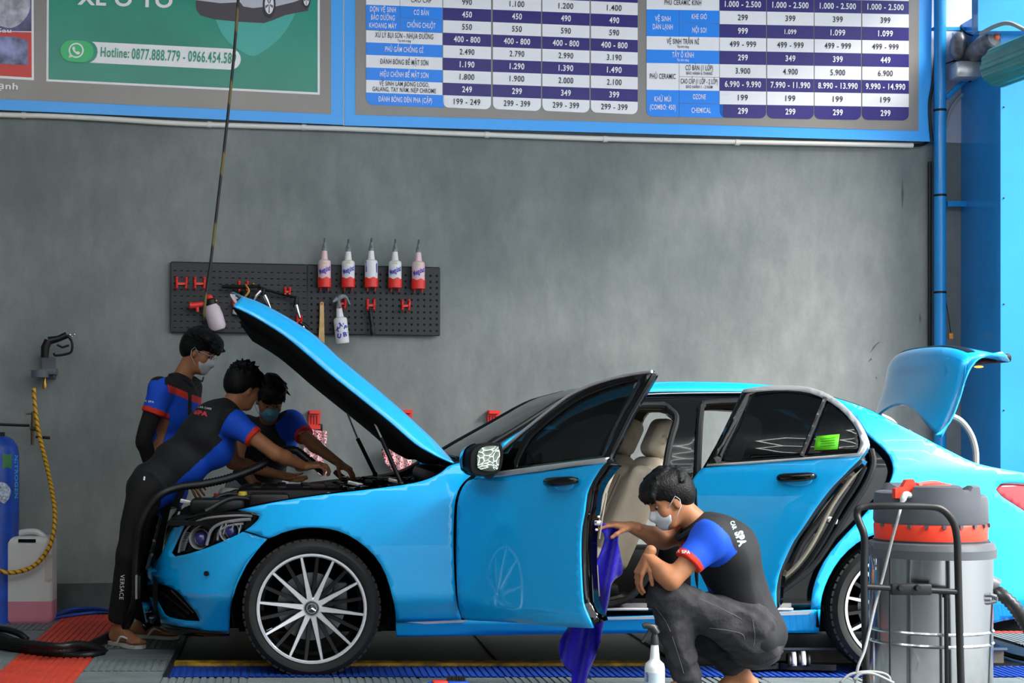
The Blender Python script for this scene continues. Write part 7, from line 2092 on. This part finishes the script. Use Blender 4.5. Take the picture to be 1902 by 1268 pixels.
# brush with blue and red head at the bottom edge
bs = thing('scrub_brush', 'blue and red scrub brush with dark bristles lying at the bottom edge', 'brush', at(835, 1268, 7.6))
yb_ = 7.55; q = yb_ / F
mb = MB(); mb.box(at(850, 1271, yb_), (0.10, 0.06, 0.035), Matrix.Rotation(0.2, 3, 'Z'), bev=0.01); mb.box(at(800, 1276, yb_), (0.03, 0.05, 0.05), bev=0.01); mb.build('brush_body', mat('brush_blue', '1e5fd0', rough=0.4), bs)
mb = MB(); mb.box(at(817, 1272, yb_ - 0.01), (0.075, 0.05, 0.045), Matrix.Rotation(0.15, 3, 'Z'), bev=0.012); mb.build('red_grip', M_red, bs)
mb = MB()
rnd = random.Random(5)
for k in range(120):
    x = 830 + 34 * rnd.random(); p = at(x, 1264, yb_ + 0.03 * (rnd.random() - 0.5)); mb.tube([p, p + Vector((0.003 * (rnd.random() - .5), 0, 0.022))], 0.0016, 4)
o = mb.build('bristles', mat('bristle_brown', '3a342e', rough=0.9), bs); o['kind'] = 'stuff'
# sandals beside the lift
def slide(px, py, Y, ang, label):
    o = thing('slide_sandal', label, 'sandal', at(px, py, Y), 'striped slide sandals')
    b = at(px, py, Y); b.z = 0.035; R = Matrix.Rotation(ang, 3, 'Z')
    out = [(-0.13, -0.03), (-0.10, -0.042), (0.0, -0.04), (0.08, -0.052), (0.13, -0.035), (0.145, 0.0), (0.13, 0.035), (0.08, 0.05), (0.0, 0.038), (-0.10, 0.04), (-0.13, 0.03)]
    mb = MB(); mb.prism([b + R @ Vector((x, y, -0.02)) for x, y in crom(out, 3, True)], (0, 0, 0.028)); so = mb.build('sole', M_black, o)
    for k in range(5):
        mb = MB(); x = -0.01 + 0.022 * k
        arch = [b + R @ Vector((x, 0.05 * math.cos(a), 0.008 + 0.062 * math.sin(a) - 0.01 * abs(k - 1.5) * 0.5)) for a in np.linspace(0, PI, 13)]
        a2 = [p + R @ Vector((0.020, 0, -0.002)) for p in arch]
        mb.grid([arch, a2]); sx = mb.build('strap_stripe', M_white if k % 2 else M_black, so)
        md = sx.modifiers.new('t', 'SOLIDIFY'); md.thickness = 0.003
slide(1428, 1247, 8.15, -2.9, 'striped slide sandal lying on the blue tiles directly behind the crouching worker')
slide(1500, 1248, 8.12, 2.95, 'striped slide sandal lying further right on the blue tiles, toward the rear wheel')
# ================================================================== VACUUM CLEANER (nearest, right)
vy = 6.0; vq = vy / F
vc = thing('industrial_vacuum', 'large steel drum vacuum cleaner with grey and orange-red head at the right front', 'vacuum cleaner', (at(1728, 1300, vy).x, vy, 0))
vx = at(1728, 1100, vy).x
vz = lambda py: HC - (py - CY) * vq
M_steel = mat('polished_steel', 'c9ccd0', rough=0.14, metal=1.0)
M_vgrey = mat('vacuum_grey', '54585f', rough=0.45)
M_vred = mat('vacuum_red', 'f0432c', rough=0.4)
R0 = 108 * vq
mb = MB()
prof = [(R0 - 0.01, 0.10), (R0, 0.12)]
for y in (1188, 1166): prof += [(R0, vz(y) - 0.006), (R0 + 0.005, vz(y)), (R0, vz(y) + 0.006)]
prof += [(R0, vz(1032)), (R0 - 0.01, vz(1030))]
mb.lathe([(0, 0.10)] + prof + [(0, vz(1030))], (vx, vy, 0), n=64); drum = mb.build('steel_drum', M_steel, vc, 30)
mb = MB(); mb.lathe([(R0 - 0.01, 0), (R0 + 0.012, 0), (R0 + 0.012, 0.03), (R0 - 0.008, 0.03)], (vx, vy, vz(1032)), n=64)
mb.lathe([(R0 - 0.005, 0.0), (R0 + 0.012, 0.0), (R0 + 0.004, 0.025), (R0 - 0.01, 0.03)], (vx, vy, vz(1019)), n=64); mb.build('rim_ring', M_vgrey, vc)
R1 = 100 * vq
mb = MB(); mb.lathe([(R1, vz(1015)), (R1 + 0.004, vz(1012)), (R1 + 0.002, vz(1000)), (0, vz(1000))], (vx - 0.0, vy, 0), n=64); mb.build('lower_collar', mat('collar_dark', '33363b', rough=0.45), vc)
mb = MB(); mb.lathe([(R1 - 0.01, vz(1001)), (R1 - 0.003, vz(1000)), (R1, vz(975)), (R1 - 0.004, vz(970)), (0, vz(970))], (vx, vy, 0), n=64); mb.build('red_band', M_vred, vc)
for k in range(10):
    a = -0.2 - 2.7 * k / 9; mb = MB(); mb.box((vx + (R1) * math.cos(a), vy + R1 * math.sin(a), vz(973)), (0.012, 0.012, 0.012), Matrix.Rotation(a, 3, 'Z')); mb.build('band_notch', M_vgrey, vc, smooth=0)
# grey head with castellated top
n = 96; rows = []
def toph(k):
    a = 2 * PI * k / n; px_ = math.cos(a)
    if abs(px_) < 0.62: return 0.045 if not (0.22 < px_ < 0.42) else 0.030
    if px_ > 0.62: return 0.008
    return 0.020
for (rr, hh, tp) in ((R1 - 0.003, vz(970), 0), (R1 + 0.001, vz(965), 0), (R1 - 0.001, vz(930), 0), (R1 - 0.004, vz(925), 1), (R1 - 0.014, vz(922), 1), (R1 - 0.03, vz(922), 1), (0.10, vz(915), 0), (0.001, vz(912), 0)):
    rows.append([Vector((vx + rr * math.cos(2 * PI * k / n), vy + rr * math.sin(2 * PI * k / n), hh + (toph(k) if tp else 0))) for k in range(n)])
mb = MB(); mb.grid(rows, close=True); mb.build('motor_head', M_vgrey, vc, 35)
mb = MB(); mb.lathe([(0, 0), (0.10, 0), (0.11, 0.01), (0.10, 0.03), (0.08, 0.038), (0, 0.038)], (vx + 0.01, vy, vz(920)), n=40); mb.build('motor_cap', M_vgrey, vc)
# red handle pieces
mb = MB(); fy = vy - 0.13
P = [(1663, 925), (1663, 907), (1677, 904), (1684, 891), (1697, 890), (1704, 904), (1716, 908), (1716, 925)]
mb.prism([at(x, y, fy) for x, y in P], (0, 0.03, 0)); mb.build('red_handle', M_vred, vc, smooth=0)
mb = MB(); mb.tube(c3([at(1703, 902, fy + 0.05), at(1725, 898, vy + 0.05), at(1745, 899, vy + 0.1), at(1760, 908, vy + 0.1)], 3), 0.010, 8); mb.box(at(1728, 903, vy), (0.12, 0.10, 0.02), bev=0.006); mb.build('red_grip', M_vred, vc)
mb = MB(); mb.tube(c3([at(1690, 920, fy - 0.005), at(1682, 918, fy - 0.035), at(1677, 928, fy - 0.045), at(1675, 936, fy - 0.045)], 4), [0.011] * 9 + [0.008] * 4, 10); mb.build('cable_boot', mat('pale_grey_rubber', 'bdbfc0', rough=0.5), vc)
# power cable
cy_ = vy - 0.24
mb = MB(); mb.tube(c3([at(1675, 936, fy - 0.045), at(1668, 962, cy_), at(1656, 1005, cy_), at(1645, 1050, cy_), at(1636, 1085, cy_), at(1624, 1130, cy_ - 0.03), at(1615, 1170, cy_ - 0.05), at(1605, 1210, cy_ - 0.08), at(1592, 1245, cy_ - 0.1), at(1588, 1300, cy_ - 0.1)], 5), 0.0052, 8)
mb.tube(c3([at(1560, 1268, cy_ - 0.1), at(1580, 1252, cy_ - 0.1), at(1615, 1247, cy_ - 0.1), at(1645, 1252, cy_ - 0.1), at(1653, 1266, cy_ - 0.1), at(1640, 1290, cy_ - 0.1)], 5), 0.0052, 8)
mb.tube(c3([at(1585, 1262, cy_ - 0.12), at(1600, 1250, cy_ - 0.12), at(1625, 1252, cy_ - 0.12), at(1660, 1268, cy_ - 0.12)], 5), 0.0052, 8)
mb.build('power_cable', mat('cable_grey', '8d9092', rough=0.5), vc, 180)
# push frame of black tube
M_fr = mat('black_frame', '17181a', rough=0.4)
xl, xr = at(1608, 1100, vy - 0.24).x, at(1782, 1100, vy - 0.24).x
fyy = vy - 0.27
mb = MB()
mb.tube(c3([at(1611, 1400, fyy), at(1609, 1268, fyy), at(1606, 1120, fyy), at(1605, 1060, fyy), at(1606, 1010, fyy), at(1604, 990, fyy), at(1596, 970, fyy + 0.01), at(1592, 955, fyy + 0.02), at(1596, 944, fyy + 0.02), at(1612, 940, fyy + 0.02), at(1660, 939, fyy), at(1720, 940, fyy), at(1748, 945, fyy), at(1768, 965, fyy), at(1777, 995, fyy), at(1779, 1040, fyy), at(1781, 1120, fyy), at(1785, 1268, fyy), at(1789, 1400, fyy)], 6), 0.0125, 14)
mb.build('push_handle', M_fr, vc)
mb = MB(); mb.tube([at(1606, 1089, fyy), at(1655, 1092, fyy)], 0.0105, 12); mb.build('cross_bar', M_fr, vc)
mb = MB(); mb.tube([at(1725, 1096, fyy), at(1779, 1099, fyy)], 0.0105, 12); mb.build('cross_bar', M_fr, vc)
mb = MB(); mb.box(at(1691, 1094, fyy), (72 * vq, 0.03, 20 * vq), bev=0.006)
for x in (1671, 1703): mb.lathe([(0, 0.018), (0.009, 0.018), (0.011, 0.0)], at(x, 1091, fyy - 0.014), (0, -1, 0), 16)
mb.build('bar_clamp', M_fr, vc)
mb = MB(); mb.tube([at(1757, 1100, fyy + 0.01), at(1760, 1400, fyy + 0.01)], 0.0075, 8); mb.lathe([(0.012, -0.006), (0.012, 0.006)], at(1757, 1106, fyy + 0.01), n=10); mb.build('brace_rod', M_fr, vc)
mb = MB(); mb.box((vx, vy - 0.02, 0.085), (0.42, 0.50, 0.03), bev=0.008); mb.build('trolley_base', M_fr, vc)
for (dx, dy, r) in ((-0.2, -0.22, 0.04), (0.2, -0.22, 0.04), (-0.2, 0.2, 0.06), (0.2, 0.2, 0.06)):
    mb = MB(); mb.lathe([(0, -0.015), (r * 0.8, -0.015), (r, -0.008), (r, 0.008), (r * 0.8, 0.015), (0, 0.015)], (vx + dx, vy + dy, r), (1, 0, 0), 24); mb.build('wheel', M_black, vc)
    mb = MB(); mb.tube([(vx + dx, vy + dy, r), (vx + dx * 0.9, vy + dy * 0.9, 0.085)], 0.012, 8); mb.build('wheel_stem', M_fr, vc)
# vertical edge strip of the drum (weld) and hose connector on the right
mb = MB(); mb.tube([at(1653, 1035, vy - 0.19), at(1653, 1400, vy - 0.19)], 0.0035, 6); mb.build('drum_seam', mat('seam_dark', '55575a', rough=0.3, metal=1), vc)
mb = MB(); c = at(1832, 1111, vy - 0.06)
for (a, b) in (((1814, 1105), (1838, 1104)), ((1838, 1104), (1850, 1108)), ((1850, 1108), (1850, 1116)), ((1850, 1116), (1836, 1119)), ((1836, 1119), (1814, 1119)), ((1814, 1119), (1814, 1105))): mb.tube([at(*a, vy - 0.16), at(*b, vy - 0.16)], 0.0075, 8)
mb.tube([at(1814, 1112, vy - 0.16), at(1838, 1112, vy - 0.16)], 0.009, 8); mb.build('side_hook', M_vgrey, vc)
# latches
for (px_, sgn) in ((1834, 1), (1622, -1)):
    mb = MB(); x = px_
    mb.tube(c3([at(x - 14 * sgn, 1009, vy - 0.02), at(x, 1010, vy - 0.02), at(x + 3 * sgn, 1025, vy - 0.02), at(x, 1045, vy - 0.02), at(x - 4 * sgn, 1062, vy - 0.02)], 4), 0.0045, 8)
    mb.box(at(x - 5 * sgn, 1045, vy - 0.02), (0.018, 0.03, 0.05), bev=0.004); mb.build('clamp_latch', M_chrome, vc)
ribbed('suction_hose', c3([at(1822, 1078, vy + 0.10), at(1838, 1092, vy + 0.08), at(1860, 1104, vy + 0.02), at(1882, 1124, vy), at(1900, 1150, vy), at(1925, 1190, vy), at(1960, 1260, vy), at(2010, 1340, vy), at(2080, 1392, vy)], 6), 0.026, M_hose, vc)
mb = MB(); mb.lathe([(0.0, 0), (0.04, 0), (0.045, 0.03), (0.032, 0.06), (0.030, 0.09)], at(1808, 1072, vy + 0.08), (0.8, -0.3, -0.35), 24); mb.build('hose_inlet', M_vgrey, vc)
# cable lying on the tiles behind
mb = MB(); mb.tube(c3([fl_pt(1835, 1203, 0.03), fl_pt(1855, 1210, 0.02), fl_pt(1880, 1218, 0.02), fl_pt(1905, 1224, 0.02), fl_pt(1960, 1238, 0.02)], 5), 0.013, 8)
o = mb.build('floor_cable', M_black, smooth=180); tag(o, 'black cable lying on the tiles right of the vacuum cleaner', 'cable')

# ================================================================== SEATS inside the car
def seat(x, y, lab):
    M = M_leather
    s = MB()
    f = Fld(0.009, 0.02)
    lean = Matrix.Rotation(0.42, 3, 'Y')
    f.rbox((x - 0.28, y, 0.47), (0.27, 0.25, 0.085), Matrix.Rotation(-0.1, 3, 'Y'), 0.06)
    f.rbox((x - 0.28, y - 0.21, 0.49), (0.25, 0.06, 0.09), Matrix.Rotation(-0.1, 3, 'Y'), 0.05); f.rbox((x - 0.28, y + 0.21, 0.49), (0.25, 0.06, 0.09), Matrix.Rotation(-0.1, 3, 'Y'), 0.05)
    so = fobj('seat_cushion', f.mesh(), M, car)
    f = Fld(0.009, 0.02)
    c = Vector((x + 0.10, y, 0.76))
    f.rbox(c, (0.065, 0.20, 0.30), lean, 0.06)
    for sd in (-1, 1): f.rbox(c + lean @ Vector((-0.035, sd * 0.205, -0.04)), (0.085, 0.055, 0.27), lean, 0.05)
    f.rbox(c + lean @ Vector((-0.06, 0, -0.05)), (0.03, 0.15, 0.22), lean, 0.03)
    bo = fobj('seat_backrest', f.mesh(), M, car)
    h = c + lean @ Vector((-0.02, 0, 0.40))
    f = Fld(0.007, 0.02); f.rbox(h, (0.055, 0.13, 0.105), lean, 0.05); ho = fobj('headrest', f.mesh(), M, bo)
    mb = MB()
    for sd in (-0.05, 0.05): mb.tube([c + lean @ Vector((0.0, sd, 0.28)), h + lean @ Vector((0.0, sd, -0.06))], 0.007, 8)
    mb.build('headrest_post', M_chrome, bo)
    mb = MB(); mb.lathe([(0.02, 0), (0.022, 0.004), (0.018, 0.004)], h + Vector((0.0, -0.132, 0.0)), (0, -1, 0), 20); mb.build('headrest_button', M, ho)
    mb = MB(); mb.box((x - 0.25, y, 0.37), (0.5, 0.44, 0.08), bev=0.02); mb.build('seat_base', M_trim, so)
    for sd in (-0.155, 0.155):
        mb = MB(); mb.tube([c + lean @ Vector((-0.098, sd, -0.24)), c + lean @ Vector((-0.098, sd, 0.16))], 0.0025, 6); mb.build('seat_piping', mat('piping_dark', '6e675c', rough=0.6), bo)
seat(1.66, 8.50, ''); seat(1.66, 9.30, '')
f = Fld(0.012, 0.02); f.rbox((2.35, YC, 0.50), (0.25, 0.64, 0.10), None, 0.05); fobj('rear_bench', f.mesh(), M_leather, car)
f = Fld(0.012, 0.02); f.rbox((2.62, YC, 0.80), (0.09, 0.64, 0.32), Matrix.Rotation(0.35, 3, 'Y'), 0.06); fobj('rear_backrest', f.mesh(), M_leather, car)
